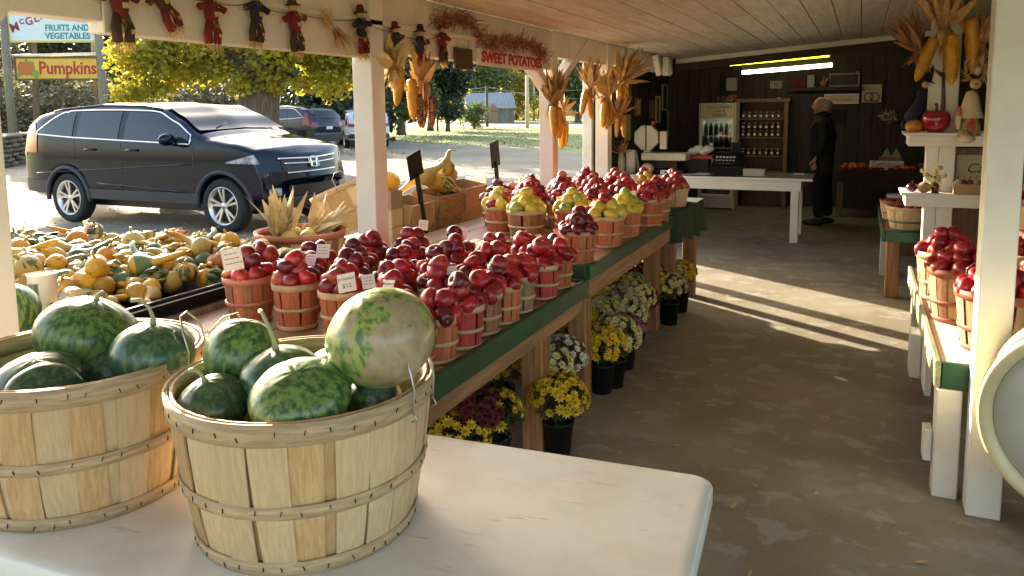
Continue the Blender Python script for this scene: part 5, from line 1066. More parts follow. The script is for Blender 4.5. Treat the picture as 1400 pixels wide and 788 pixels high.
def wall_box(name, lab, cat, u0, v0, u1, v1, y, mat, dep=.03, words=(), frame=None, wm='ink_dark', grp=None):
    a, b = at_y(u0, v0, y), at_y(u1, v1, y); x0, x1, z0, z1 = a.x, b.x, min(a.z, b.z), max(a.z, b.z)
    t = thing(name, lab, cat, ((x0+x1)/2, y, (z0+z1)/2), None, grp); hw, hz = (x1-x0)/2, (z1-z0)/2; f = .018 if frame else 0
    m_ = MB(); m_.box(-hw+f, 0, -hz+f, hw-f, dep, hz-f); m_.build('panel', mat, t)
    if frame:
        for q in ((-hw, -.008, -hz, -hw+f, dep, hz), (hw-f, -.008, -hz, hw, dep, hz), (-hw+f, -.008, -hz, hw-f, dep, -hz+f), (-hw+f, -.008, hz-f, hw-f, dep, hz)): m_ = MB(); m_.box(*q); m_.build('frame', frame, t)
    for s, dx, dz, sz, mt_ in words: text(s, sz, mt_, t, (dx*hw, -.003, dz*hz), (1, 0, 0), (0, 0, 1), depth=.001, sx=1)
    return t, hw, hz
YW = 12.54
wall_box('script_sign', 'cream sign with orange script above the man\'s head', 'sign', 1127, 129, 1174, 142, YW, 'sign_cream', .03, [('Hot Sauce', 0, -.05, .075, 'ink_orange')], 'sign_white')
t, hw, hz = wall_box('select_sign', 'grey-green SELECT sign with two ovals on the back wall', 'sign', 1179, 116, 1205, 140, YW, 'sign_cream', .03, [('SELECT', 0, .62, .075, 'ink_dark')])
pm('sign_sage', (.32, .33, .22), (.26, .27, .18), 5, rough=.6)
t.children[0].data.materials[0] = MATS['sign_sage']
for sx in (-.32, .3): m_ = MB(); m_.lathe([(.052, 0), (.066, 0), (.066, .003), (.052, .003)], 20, (sx*hw, -.003, -.05), rotm(R(90), 0, 0), close=True); m_.build('oval', 'ink_dark', t)
m_ = MB(); m_.box(-.1, -.003, -.115, .1, -.001, -.105); m_.build('print_line', 'ink_dark', t)
wall_box('landscape_picture', 'long dark picture with pale border on the upper wall shelf', 'picture', 1134, 101, 1175, 118, YW, 'dark_boards', .03, [], 'sign_sage')
wall_box('clock_picture', 'small square white picture over the cabinet', 'picture', 1053, 111, 1069, 121, YW, 'sign_sage', .03, [('10', 0, 0, .08, 'ink_dark')])
wall_box('red_tin', 'dark red tin on the upper wall shelf', 'tin', 1083, 107, 1101, 119, YW-.1, 'cloth_red', .1)
wall_box('yellow_tin', 'narrow olive tin beside the dark red tin', 'tin', 1104, 103, 1113, 120, YW-.1, 'sign_sage', .1)
wall_box('wall_shelf', 'upper dark shelf along the back wall', 'shelf', 1078, 120, 1176, 123, YW-.14, 'dark_boards', .14)
wall_box('phone_panel', 'dark wall telephone behind the man', 'telephone', 1137, 150, 1154, 170, YW, 'black_plastic', .04)
wall_box('light_switch', 'small white switch plate above the man', 'switch plate', 1119, 133, 1124, 139, YW, 'sign_white', .01)
simple('ornament', 'small white ornament hanging over the cabinet corner', 'ornament', at_y(1065, 136, YW-.1), [('ball', 'cream_metal', lambda m: m.ball((0, 0, 0), (.035, .03, .035), 12, 8)), ('string', 'twine', lambda m: m.tube([(0, 0, .03), (0, 0, .17)], .002, 4))])
simple('toy_pair', 'small tan figurine pair on the upper wall shelf', 'figurine', at_y(1126, 114, YW-.1), [('body', 'husk_brown', lambda m: m.ball((0, 0, 0), (.05, .03, .045), 12, 8)), ('head', 'husk', lambda m: m.ball((.05, 0, .05), .028, 10, 8)), ('ear', 'husk_brown', lambda m: m.ball((0, 0, .07), (.014, .014, .05), 8, 6))])
wall_box('green_can', 'pale green bucket on the shelf above the fridge', 'bucket', 993, 107, 1007, 124, 12.3, 'sign_sage', .12)
wall_box('red_jug', 'red jug beside the jars above the fridge', 'jug', 996, 130, 1007, 139, 12.2, 'ink_red', .1)
wall_box('white_card', 'narrow paper note right of the cabinet top', 'note', 1170, 98, 1174, 104, YW, 'sign_sage', .005)
for i, (u0, v0, u1, v1) in enumerate([(1204, 150, 1228, 168)]):
    bk_ = thing('straw_wreath', 'bright straw wreath lit at the edge on the back wall', 'wreath', at_y(1213, 160, 12.4)); m_ = MB(); g = random.Random(5)
    for k in range(90): a = g.uniform(0, 6.28); c = Vector((.09*math.cos(a), 0, .06*math.sin(a))); m_.leaf(c, (g.gauss(0, 1), g.gauss(0, .4), g.gauss(0, 1)), .07, .012, None, .3)
    m_.build('straw', 'husk_pale', bk_)
# side wall pictures
def side_pic(lab, u0, v0, u1, v1, mat, frame, name='framed_picture', cat='picture'):
    a, b = at_x(u0, v0, -2.86), at_x(u1, v1, -2.86); y0, y1, z0, z1 = a.y, b.y, min(a.z, b.z), max(a.z, b.z); t = thing(name, lab, cat, (-2.88, (y0+y1)/2, (z0+z1)/2)); hy, hz = (y1-y0)/2, (z1-z0)/2
    m_ = MB(); m_.box(0, -hy, -hz, .014, hy, hz); m_.build('panel', mat, t)
    if frame:
        for q in ((0, -hy, hz, .024, hy, hz+.03), (0, -hy, -hz-.03, .024, hy, -hz), (0, -hy-.03, -hz-.03, .024, -hy, hz+.03), (0, hy, -hz-.03, .024, hy+.03, hz+.03)): m_ = MB(); m_.box(*q); m_.build('frame', frame, t)
for a in [('tall framed picture with a dark figure nearest the corn', 856, 114, 862, 132, 'cloth_red', 'weathered_wood'), ('dark framed picture with a pale centre', 870, 136, 876, 157, 'sign_cream', 'cabinet_wood'), ('small grey framed photo over the scale', 890, 140, 894, 160, 'weathered_wood', 'cabinet_wood'), ('narrow pale frame above the scale right side', 898, 134, 902, 165, 'cabinet_wood', 'sign_cream'), ('high green-grey framed picture', 907, 118, 912, 149, 'dark_boards', 'sign_sage'), ('tall pale panel low on the dark wall', 856, 157, 863, 192, 'sign_cream', None), ('yellow and red banner hanging in the dark corner', 914, 151, 919, 186, 'ink_gold', None), ('dark red half of the banner in the corner', 920, 152, 926, 184, 'ink_maroon', None)]:
    side_pic(a[0], *a[1:5], a[5], a[6], 'wall_banner' if 'banner' in a[0] else ('wall_panel' if a[6] is None else 'framed_picture'), 'banner' if 'banner' in a[0] else ('panel' if a[6] is None else 'picture'))
dv = thing('dried_flowers', 'spray of dried brown flowers on the wall by the paper towels', 'dried flowers', (-2.62, 9.0, 1.0)); m_ = MB(); g = random.Random(8); husk_fan(m_, (0, 0, 0), (.1, 0, 1), 40, .16, .02, .5, g); m_.build('spray', 'husk_brown', dv); m_ = MB(); m_.lathe([(0, -.265), (.04, -.265), (.05, -.1), (.03, 0), (.035, .01), (.025, .01), (.02, -.1), (0, -.11)], 14); m_.build('vase', 'weathered_wood', dv)
# ------------------------------------------------------------------ lamps in the back room
pm('tube_white', (.9, .9, .8), emit=(1, .96, .72, 3.0)); pm('tube_yellow', (.8, .8, .05), emit=(.85, .9, .02, 1.25))
for lab, (ua, va), (ub, vb), y, mat in [('lit white fluorescent tube hanging in the dark back room', (1015, 99.5), (1138, 89), 11.2, 'tube_white'), ('yellow-green fluorescent tube behind the white one', (998, 87.5), (1134, 75), 11.0, 'tube_yellow')]:
    a, b = at_y(ua, va, y), at_y(ub, vb, y); t = thing('fluorescent_tube', lab, 'lamp', (a+b)/2, None); q = (b-a)/2
    m_ = MB(); m_.bar(-q, q, .05, .05) if mat == 'tube_white' else m_.tube([-q, q], .03, 10); m_.build('tube', mat, t)
    m_ = MB(); m_.bar(-q*1.02+Vector((0, 0, .045)), q*1.02+Vector((0, 0, .045)), .03, .09); m_.build('fixture', 'black_metal', t)
    for s in (-.7, .7): m_ = MB(); m_.tube([q*s+Vector((0, 0, .06)), q*s+Vector((0, 0, cz(0)+.045-t.location.z-q.z*0-.05))], .004, 5); m_.build('chain', 'black_metal', t)
# ------------------------------------------------------------------ tomato bench, boxes at the back
tbn = thing('tomato_bench', 'dark bench with red cloth front at the back wall', 'bench', (-.30, 11.5, 0))
m_ = MB(); m_.box(0, 0, .62, 1.5, .8, .66); m_.build('top', 'cloth_red', tbn); m_ = MB(); m_.box(0, -.015, .5, 1.5, 0, .66); m_.build('front', 'cloth_brown', tbn)
for x in (.02, 1.4): m_ = MB(); m_.box(x, .02, 0, x+.08, .1, .619); m_.build('leg', 'cabinet_wood', tbn)
pm('tomato', (.45, .05, .02), (.5, .16, .03), 3, rough=.3)
m_ = MB(); m_.ball((0, 0, 0), (.042, .042, .036), 12, 8); me = m_.mesh('tomato', 'tomato'); g = random.Random(31)
for k in range(40): tag(link('tomato', me, None, (-.22+g.uniform(0, 1.2), 11.55+g.uniform(0, .6), .66+.034)), 'red tomato spread on the red bench at the back wall', 'tomato', 'tomatoes on the back bench')
ts = thing('tomatoes_sign', 'white card with red script Tomatoes on the back bench', 'sign', (.33, 11.62, .74)); m_ = MB(); m_.box(-.21, -.004, -.04, .21, .004, .05); m_.build('card', 'sign_white', ts); text('Tomatoes', .098, 'ink_red', ts, (0, -.0055, .0), (1, 0, 0), (0, 0, 1), depth=.0006, shear=.3)
m_ = MB(); m_.box(-.02, .005, -.08, .02, .03, 0); m_.build('stand', 'sign_white', ts)
simple('mesh_bags', 'stack of white paper bags behind the tomato card', 'bags', (.40, 12.0, .66), [('stack', 'husk_brown', lambda m: m.box(-.16, -.1, 0, .12, .1, .16)), ('bag', 'sign_sage', lambda m: m.add([(-.13, -.1, .16), (.0, -.1, .16), (-.065, -.05, .30)], [(0, 1, 2)])), ('bag', 'sign_sage', lambda m: m.add([(-.01, -.1, .16), (.12, -.1, .16), (.055, -.05, .29)], [(0, 1, 2)]))])
simple('blue_tub', 'grey-blue tub under the white shelf post', 'tub', (.40, 8.9, 0), [('tub', 'hoop_green', lambda m: m.box(-.12, -.1, .45, .15, .1, .6)), ('stand', 'cabinet_wood', lambda m: m.box(-.12, -.1, 0, .15, .1, .449)), ('lid', 'sign_white', lambda m: m.box(-.13, -.11, .6, .16, .11, .62))])
# ------------------------------------------------------------------ white post with two shelves on the right
st = thing('shelf_post', 'white double post carrying two small white shelves', 'post', (.505, 6.32, 0))
m_ = MB(); m_.box(-.075, -.06, 0, .005, .06, cz(.5)); bev(m_.build('shaft', 'white_paint', st), .005)
m_ = MB(); m_.box(.008, -.065, 0, .11, .06, cz(.6)); bev(m_.build('shaft', 'white_paint', st), .005)
for z, x0, x1, y0 in ((.935, -.23, .40, -.22), (1.36, -.225, .36, -.20)):
    m_ = MB(); m_.box(x0, y0, z-.02, x1, -.067, z); m_.box(x0, -.066, z-.02, -.077, .2, z); m_.box(.112, -.066, z-.02, x1, .2, z); bev(m_.build('shelf', 'white_paint', st), .003)
    m_ = MB(); m_.box(x0+.03, y0+.012, z-.095, x1-.02, y0+.034, z-.022); bev(m_.build('apron', 'white_paint', st), .003)
    m_ = MB(); m_.box(x0+.03, y0+.036, z-.095, x0+.055, .2, z-.022); m_.build('side_apron', 'white_paint', st)
ZA, ZB = .936, 1.361
simple('red_apple_jar', 'big glossy red apple-shaped jar on the upper white shelf', 'jar', (.475, 6.19, ZB+.075), [('jar', 'apple_jar', lambda m: m.lathe([(0, -.075), (.05, -.075), (.085, -.03), (.094, .02), (.085, .06), (.05, .08), (.02, .07), (0, .065)], 28)), ('knob', 'stem', lambda m: m.tube([(0, 0, .066), (.004, 0, .1), (-.004, 0, .13)], [.012, .009, .011], 8))]) if pm('apple_jar', (.28, .012, .018), rough=.12, coat=.6) else None
simple('orange_pumpkin', 'small orange pumpkin beside the red apple jar', 'pumpkin', (.345, 6.20, ZB+.042), [('rind', 'gourd_orange', lambda m: m.ball((0, 0, 0), (.058, .058, .044), 28, 10, None, lambda q: 1+.06*math.cos(8*math.atan2(q.y, q.x)))), ('stem', 'stem', lambda m: m.tube([(0, 0, .035), (.005, 0, .055)], [.008, .006], 6))])
simple('witch_figure', 'dark cloth witch figure sitting beside the orange pumpkin', 'doll', (.33, 6.25, ZB), [('body', 'cloth_navy', lambda m: m.tube([(0, 0, .02), (.0, 0, .11), (.05, 0, .22), (.055, 0, .30)], [.05, .055, .035, .03], 10)), ('head', 'cloth_burlap', lambda m: m.ball((.075, 0, .335), .026, 10, 8)), ('hat', 'cloth_navy', lambda m: m.lathe([(.05, 0), (.05, .006), (.026, .01), (.018, .07), (.0, .13)], 12, (.085, 0, .355), rotm(y=.3))), ('arm', 'cloth_navy', lambda m: m.tube([(-.02, 0, .12), (-.06, -.02, .06), (-.05, -.04, .01)], [.018, .016, .014], 8))])
simple('brown_gourd_stick', 'brown dried stalk leaning on the white shelf post', 'stalk', (.52, 6.235, ZB), [('stalk', 'stem', lambda m: m.tube([(0, 0, 0), (.005, 0, .2), (-.01, 0, .42)], [.014, .011, .008], 8)), ('leaf', 'husk_brown', lambda m: [m.leaf((0, 0, .38), (.6*s, 0, .6), .1, .04) for s in (-1, 1)])])
gs = thing('goose_doll', 'white cloth goose in a floral dress sitting over the shelf edge', 'doll', (.675, 6.10, ZB))
for nm, mat, fn in [('body', 'cloth_floral', lambda m: m.tube([(0, 0, -.02), (0, 0, .06), (.0, 0, .13)], [.07, .062, .04], 14)), ('bonnet', 'cloth_cream', lambda m: m.lathe([(.075, .10), (.06, .16), (.045, .24), (.03, .28), (0, .29)], 16, fr=lambda t, z: 1+.08*math.cos(7*t))), ('head', 'cloth_cream', lambda m: m.ball((.02, -.0, .33), (.035, .04, .035), 12, 10)), ('beak', 'gourd_orange', lambda m: m.lathe([(.014, 0), (.008, .03), (0, .045)], 10, (.02, -.035, .325), rotm(R(90), 0, 0))), ('eye', 'black_plastic', lambda m: m.ball((.003, -.035, .342), .004, 6, 4)), ('foot', 'cloth_cream', lambda m: m.ball((-.03, -.12, -.035), (.055, .06, .03), 14, 8)), ('leg', 'cloth_floral', lambda m: m.tube([(-.02, -.04, 0), (-.03, -.1, -.02)], [.03, .025], 8)), ('wing', 'cloth_cream', lambda m: m.ball((-.07, -.01, .09), (.02, .05, .07), 10, 8)), ('scarf', 'ink_orange', lambda m: m.ball((-.07, -.045, .14), (.012, .012, .045), 8, 6))]: m_ = MB(); fn(m_); m_.build(nm, mat, gs)
simple('straw_wreath', 'straw nest wreath with one pale egg above the goose doll', 'wreath', (.70, 6.2, ZB+.42), [('straw', 'straw', lambda m: [m.leaf((.06*math.cos(a), -.01, .06*math.sin(a)), (math.sin(a)+random.gauss(0, .4), random.gauss(0, .3), -math.cos(a)+random.gauss(0, .4)), .07, .012) for a in [k*.12 for k in range(110)]]), ('egg', 'cloth_cream', lambda m: m.ball((.01, -.035, .0), (.026, .026, .032), 12, 8))])
# big corn bundle on the shelf post
corn_bundle('large golden corn ears with dry husks at the top of the shelf post', (.50, 6.20, 2.08), [(-.06, -.02, -.06, 'corn_yellow', 1.65, .06, .32), (.05, -.03, -.04, 'corn_yellow', 1.85, .03, -.05), (.16, -.02, .06, 'corn_yellow', 1.9, .03, -.12)], 40, .3, 10, 14, (0, 0, 1), 'husk', 1.3)
corn_bundle('brown husk spray with dark leaves left of the golden ears', (.36, 6.22, 1.93), [(.02, 0, 0, 'corn_indian', .8, 0, .2)], 26, .26, 12, 15, (-.35, 0, .8), 'husk_brown', 1.1)
corn_bundle('greyish husk hanging right of the golden ears', (.72, 6.2, 1.95), [(0, 0, -.02, 'corn_indian', 1.0, 0, 0)], 20, .26, 16, 16, (0, 0, 1), 'husk', 1.1)
# things on the lower shelf
simple('dark_plum', 'dark red fruit at the left end of the lower white shelf', 'fruit', (.345, 6.16, ZA+.034), [('fruit', 'apple_dark', lambda m: m.ball((0, 0, 0), (.036, .036, .034), 14, 10)), ('stem', 'stem', lambda m: m.tube([(0, 0, .03), (.004, 0, .05)], .003, 5))])
simple('brown_gourd', 'round brown gourd next to the dark red fruit', 'gourd', (.42, 6.14, ZA+.037), [('rind', 'husk', lambda m: m.ball((0, 0, 0), (.045, .042, .038), 14, 10)), ('stem', 'stem', lambda m: m.tube([(0, 0, .034), (.004, 0, .055)], .004, 5))])
simple('flower_jar', 'little jar of pale yellow flowers on the lower shelf', 'flowers', (.49, 6.15, ZA), [('jar', 'jam', lambda m: m.lathe([(0, 0), (.025, 0), (.03, .05), (.02, .07), (0, .07)], 12)), *[('blossom', 'mum_pale', lambda m: m.ball((random.gauss(-.02, .04), random.gauss(0, .03), .11+random.gauss(0, .025)), .018, 7, 5)) for k in range(14)], ('stems', 'leaf_green', lambda m: [m.tube([(0, 0, .06), (random.gauss(-.02, .04), random.gauss(0, .03), .12)], .002, 4) for k in range(12)])])
fp = thing('framed_sign', 'wood framed cream sign with dark script on the lower shelf', 'picture', (.80, 6.52, ZA+.0)); m_ = MB(); m_.box(-.15, 0, .02, .25, .015, .29); m_.build('board', 'sign_cream', fp)
for q in ((-.19, -.01, 0, .29, .02, .05), (-.19, -.01, .25, .29, .02, .30), (-.19, -.01, .05, -.15, .02, .25), (.25, -.01, .05, .29, .02, .25)): m_ = MB(); m_.box(*q); bev(m_.build('frame', 'cabinet_wood', fp), .004)
text('Candy', .1, 'ink_dark', fp, (.04, -.0035, .15), (1, 0, 0), (0, 0, 1), depth=.0006, shear=.3); m_ = MB(); m_.box(-.19, .022, -.56, .29, .06, .0); m_.build('support', 'cabinet_wood', fp)
t = crate_box('small open carton of candy apples on the lower shelf', .70, 6.16, ZA+.002, .2, .15, .07, 0, 'cardboard', 'carton', False, 'carton')
for k in range(5): simple('candy_apple', ['pale', 'dark red', 'dull red', 'tan', 'dark'][k]+' round treat showing above the small carton', 'treat', (.63+.036*k, 6.16, ZA+.075), [('ball', ['cloth_cream', 'apple_dark', 'apple_red', 'husk', 'apple_dark'][k], lambda m: m.ball((0, 0, 0), .024, 10, 8)), ('stick', 'stem', lambda m: m.tube([(0, 0, .02), (0, 0, .05)], .002, 4))])
for i, (u0, v0, u1, v1) in enumerate([(1376, 200, 1386, 230)]): pass
simple('jar_lamp', 'small glass jar standing on the dark rack at the right edge', 'jar', (1.45, 7.4, 1.02), [('jar', 'cream_metal', lambda m: m.lathe([(0, 0), (.05, 0), (.055, .08), (.03, .11), (0, .11)], 14)), ('lid', 'grey_metal', lambda m: m.lathe([(0, .112), (.034, .112), (.034, .13), (0, .13)], 12))])
rk = thing('dark_rack', 'dark wooden rack standing right of the tall white post', 'rack', (1.15, 7.35, 0))
for z in (.5, 1.0, 1.5): m_ = MB(); m_.box(0, 0, z-.02, .9, .3, z+.02-.001); m_.build('shelf', 'dark_boards', rk)
for x in (0, .86): m_ = MB(); m_.box(x, .301, 0, x+.04, .34, 1.8); m_.build('upright', 'dark_boards', rk)
simple('price_tag', 'small pale tag on the dark rack', 'tag', (1.28, 7.42, 1.02), [('tag', 'sign_cream', lambda m: m.box(-.035, 0, 0, .035, .01, .1)), ('foot', 'sign_cream', lambda m: m.box(-.035, 0, -.0, .035, .03, .008))])
simple('red_tin_box', 'dark red tin on the top of the dark rack', 'tin', (1.45, 7.45, 1.52), [('tin', 'cloth_red', lambda m: m.box(-.15, -.08, 0, .15, .08, .12)), ('lid', 'cloth_red', lambda m: m.box(-.155, -.085, .121, .155, .085, .14))])
# ------------------------------------------------------------------ round cream drum at the right edge
pm('drum_rim', (.70, .60, .34), (.6, .5, .28), 4, rough=.4, c3=(.1, .06, .03), s3=16, lo3=.66, hi3=.7, bump=.1); pm('drum_face', (.55, .55, .48), (.48, .48, .42), 3, rough=.35, c3=(.12, .1, .07), s3=20, lo3=.72, hi3=.75)
c = at_d(1500, 587, 2.42); dr = thing('round_drum', 'big round cream enamel tub standing on edge at the right picture border', 'tub', (c.x, c.y, 0)); n_ = (EYE-c); n_.z = 0; n_.normalize(); q = n_.to_track_quat('Z', 'Y').to_matrix(); rr = .326
for nm, mat, pr in (('rim', 'drum_rim', [(rr*.86, .005), (rr*.90, .022), (rr*.965, .03), (rr, .02), (rr, -.012), (rr*.86, -.012)]), ('band', 'black_metal', [(rr+.001, -.014), (rr+.003, -.014), (rr+.003, -.03), (rr+.001, -.03)]), ('body', 'drum_rim', [(0, -.3), (rr*.94, -.3), (rr*.985, -.28), (rr*.985, -.013), (rr*.9, -.013), (0, -.014)]), ('face', 'drum_face', [(0, .0), (rr*.5, .002), (rr*.855, .004), (rr*.855, -.008), (0, -.008)])):
    m_ = MB(); m_.lathe(pr, 64, (0, 0, c.z), q, close=(nm in ('rim', 'band'))); m_.build(nm, mat, dr)
for s in (-1, 1):
    a_ = q @ Vector((1, 0, 0)); m_ = MB(); m_.bar(a_*s*.06-n_*.16, a_*s*.05-n_*.16+Vector((0, 0, c.z-rr*.9)), .05, .22); m_.build('leg', 'black_metal', dr)
# ------------------------------------------------------------------ the man at the back
def skin_body(name, mat, joints, edges, parent, sub=2, root=0):
    me = bpy.data.meshes.new(name); me.from_pydata([j[0] for j in joints], edges, []); o = link(name, me, parent)
    o.modifiers.new('skin', 'SKIN').use_smooth_shade = True; sv = me.skin_vertices[0].data
    for i, j in enumerate(joints): r = j[1]; sv[i].radius = r if isinstance(r, tuple) else (r, r); sv[i].use_root = (i == root)
    s = o.modifiers.new('sub', 'SUBSURF'); s.levels = sub; s.render_levels = sub
    bpy.context.view_layer.update(); dg = bpy.context.evaluated_depsgraph_get(); m2 = bpy.data.meshes.new_from_object(o.evaluated_get(dg)); o.modifiers.clear(); o.data = m2
    m2.materials.clear(); m2.materials.append(MATS[mat]); m2.polygons.foreach_set('use_smooth', [True]*len(m2.polygons)); return o
pm('coat', (.012, .013, .018), (.008, .008, .011), 6, rough=.9, bump=.2); pm('trousers', (.014, .013, .013), rough=.9); pm('skin', (.45, .24, .15), (.4, .2, .13), 9, rough=.5); pm('hair', (.36, .32, .26), (.5, .46, .4), 30, rough=.8); pm('shoe', (.012, .01, .009), rough=.5)
mp = Vector((-.44, 10.75, 0)); mn = thing('person', 'man in dark coat and trousers standing beside the counter, facing left', 'person', mp, (0, 0, R(180))); mn.scale = (1.12, 1.12, 1.0)
# local: +x is the way he faces before turning; turned so that he looks to picture left
J = [((0, 0, .90), (.17, .16)), ((0.02, 0, 1.06), (.165, .16)), ((.01, 0, 1.22), (.18, .17)), ((0, 0, 1.34), (.14, .13)), ((.015, 0, 1.425), (.066, .066)), ((.03, 0, 1.49), (.062, .058)),
     ((0, .17, 1.335), (.062, .062)), ((-.01, .215, 1.10), (.052, .05)), ((.06, .21, .89), (.042, .04)), ((0, -.17, 1.335), (.062, .062)), ((-.02, -.215, 1.10), (.052, .05)), ((.05, -.21, .89), (.042, .04)),
     ((.0, .09, .80), (.115, .11)), ((.03, .10, .47), (.082, .078)), ((.02, .10, .09), (.062, .058)), ((.0, -.09, .80), (.115, .11)), ((-.03, -.10, .47), (.082, .078)), ((-.07, -.10, .09), (.062, .058))]
E_ = [(0, 1), (1, 2), (2, 3), (3, 4), (4, 5), (3, 6), (6, 7), (7, 8), (3, 9), (9, 10), (10, 11), (0, 12), (12, 13), (13, 14), (0, 15), (15, 16), (16, 17)]
skin_body('body', 'coat', J, E_, mn)
for (x, y) in ((.02, .10), (-.07, -.10)):
    m_ = MB(); m_.ball((x+.06, y, .04), (.135, .05, .045), 16, 10, None, lambda q: 1-.1*max(0, q.x)); m_.build('shoe', 'shoe', mn)
def headf(q): return 1 + .10*max(0, q.x)*(1 if abs(q.z+.15) < .25 else .2) - .12*max(0, -q.z)*abs(q.y)
m_ = MB(); m_.ball((.03, 0, 1.545), (.092, .074, .108), 24, 18, None, headf)
m_.tube([(.112, 0, 1.565), (.133, 0, 1.535), (.118, 0, 1.525)], [.009, .013, .009], 8)
for s in (-1, 1): m_.ball((.02, s*.075, 1.54), (.018, .010, .03), 8, 8)
m_.ball((.112, 0, 1.498), (.012, .024, .006), 8, 6); m_.ball((.088, 0, 1.460), (.03, .035, .022), 10, 8); m_.build('head', 'skin', mn)
for s in (-1, 1): m_ = MB(); m_.ball((.113, s*.03, 1.56), .009, 8, 6); m_.build('eye', 'black_plastic', mn)
m_ = MB(); m_.ball((-.002, 0, 1.548), (.086, .080, .085), 20, 12, None, lambda q: 1 if q.x < .35 else .8); m_.build('hair', 'hair', mn)
m_ = MB(); m_.lathe([(.07, 1.40), (.085, 1.43), (.075, 1.455), (.062, 1.45)], 16, (.008, 0, 0), close=True); m_.build('collar', 'coat', mn)
for s in (-1, 1):
    hj = [((0, 0, .03), (.026, .02)), ((.012, 0, -.03), (.036, .016)), ((.016, 0, -.065), (.038, .015))]; he = [(0, 1), (1, 2)]
    for k, (dx, L) in enumerate(((-.024, .055), (-.008, .068), (.009, .072), (.026, .062))):
        b = len(hj); hj += [((.016+dx, 0, -.085), (.0095, .0095)), ((.024+dx, .004*s, -.085-L*.55), (.0085, .0085)), ((.022+dx, .012*s, -.085-L), (.007, .007))]; he += [(2, b), (b, b+1), (b+1, b+2)]
    b = len(hj); hj += [((.045, 0, -.035), (.011, .011)), ((.062, .006*s, -.065), (.0095, .0095)), ((.064, .01*s, -.09), (.008, .008))]; he += [(1, b), (b, b+1), (b+1, b+2)]
    h_ = skin_body('hand', 'skin', hj, he, mn, 1, 1); h_.location = (.062, s*.212, .875)
# ------------------------------------------------------------------ cars
pm('paint_blue_black', (.002, .006, .018), rough=.08, coat=.12, spec=.3); pm('paint_white', (.7, .72, .74), rough=.25, coat=.6); pm('paint_dark', (.004, .009, .025), rough=.12, coat=.3)
pm('car_glass', (.022, .030, .040), rough=.04, spec=.55); pm('windshield_glass', (.008, .011, .010), rough=.06, spec=.14); pm('chrome', (.75, .76, .78), rough=.14, metal=1); pm('clad', (.035, .036, .04), rough=.6); pm('tyre', (.014, .014, .014), rough=.8, bump=.2, bscale=60); pm('rim_silver', (.62, .61, .6), rough=.28, metal=.8); pm('rim_dark', (.02, .02, .022), rough=.5)
pm('tail_red', (.22, .003, .006), rough=.15, coat=.8); pm('head_clear', (.4, .43, .46), (.12, .14, .16), 14, rough=.1, coat=.8); pm('amber', (.6, .2, .02), rough=.2, coat=.5); pm('grille_black', (.01, .01, .011), rough=.4); pm('plate', (.7, .7, .68), rough=.5)
def lerp_tab(tab, x):
    if x <= tab[0][0]: return tab[0][1]
    for (a, va), (b, vb) in zip(tab, tab[1:]):
        if x <= b: t = (x-a)/(b-a); t = t*t*(3-2*t)*.35+t*.65; return va+(vb-va)*t
    return tab[-1][1]
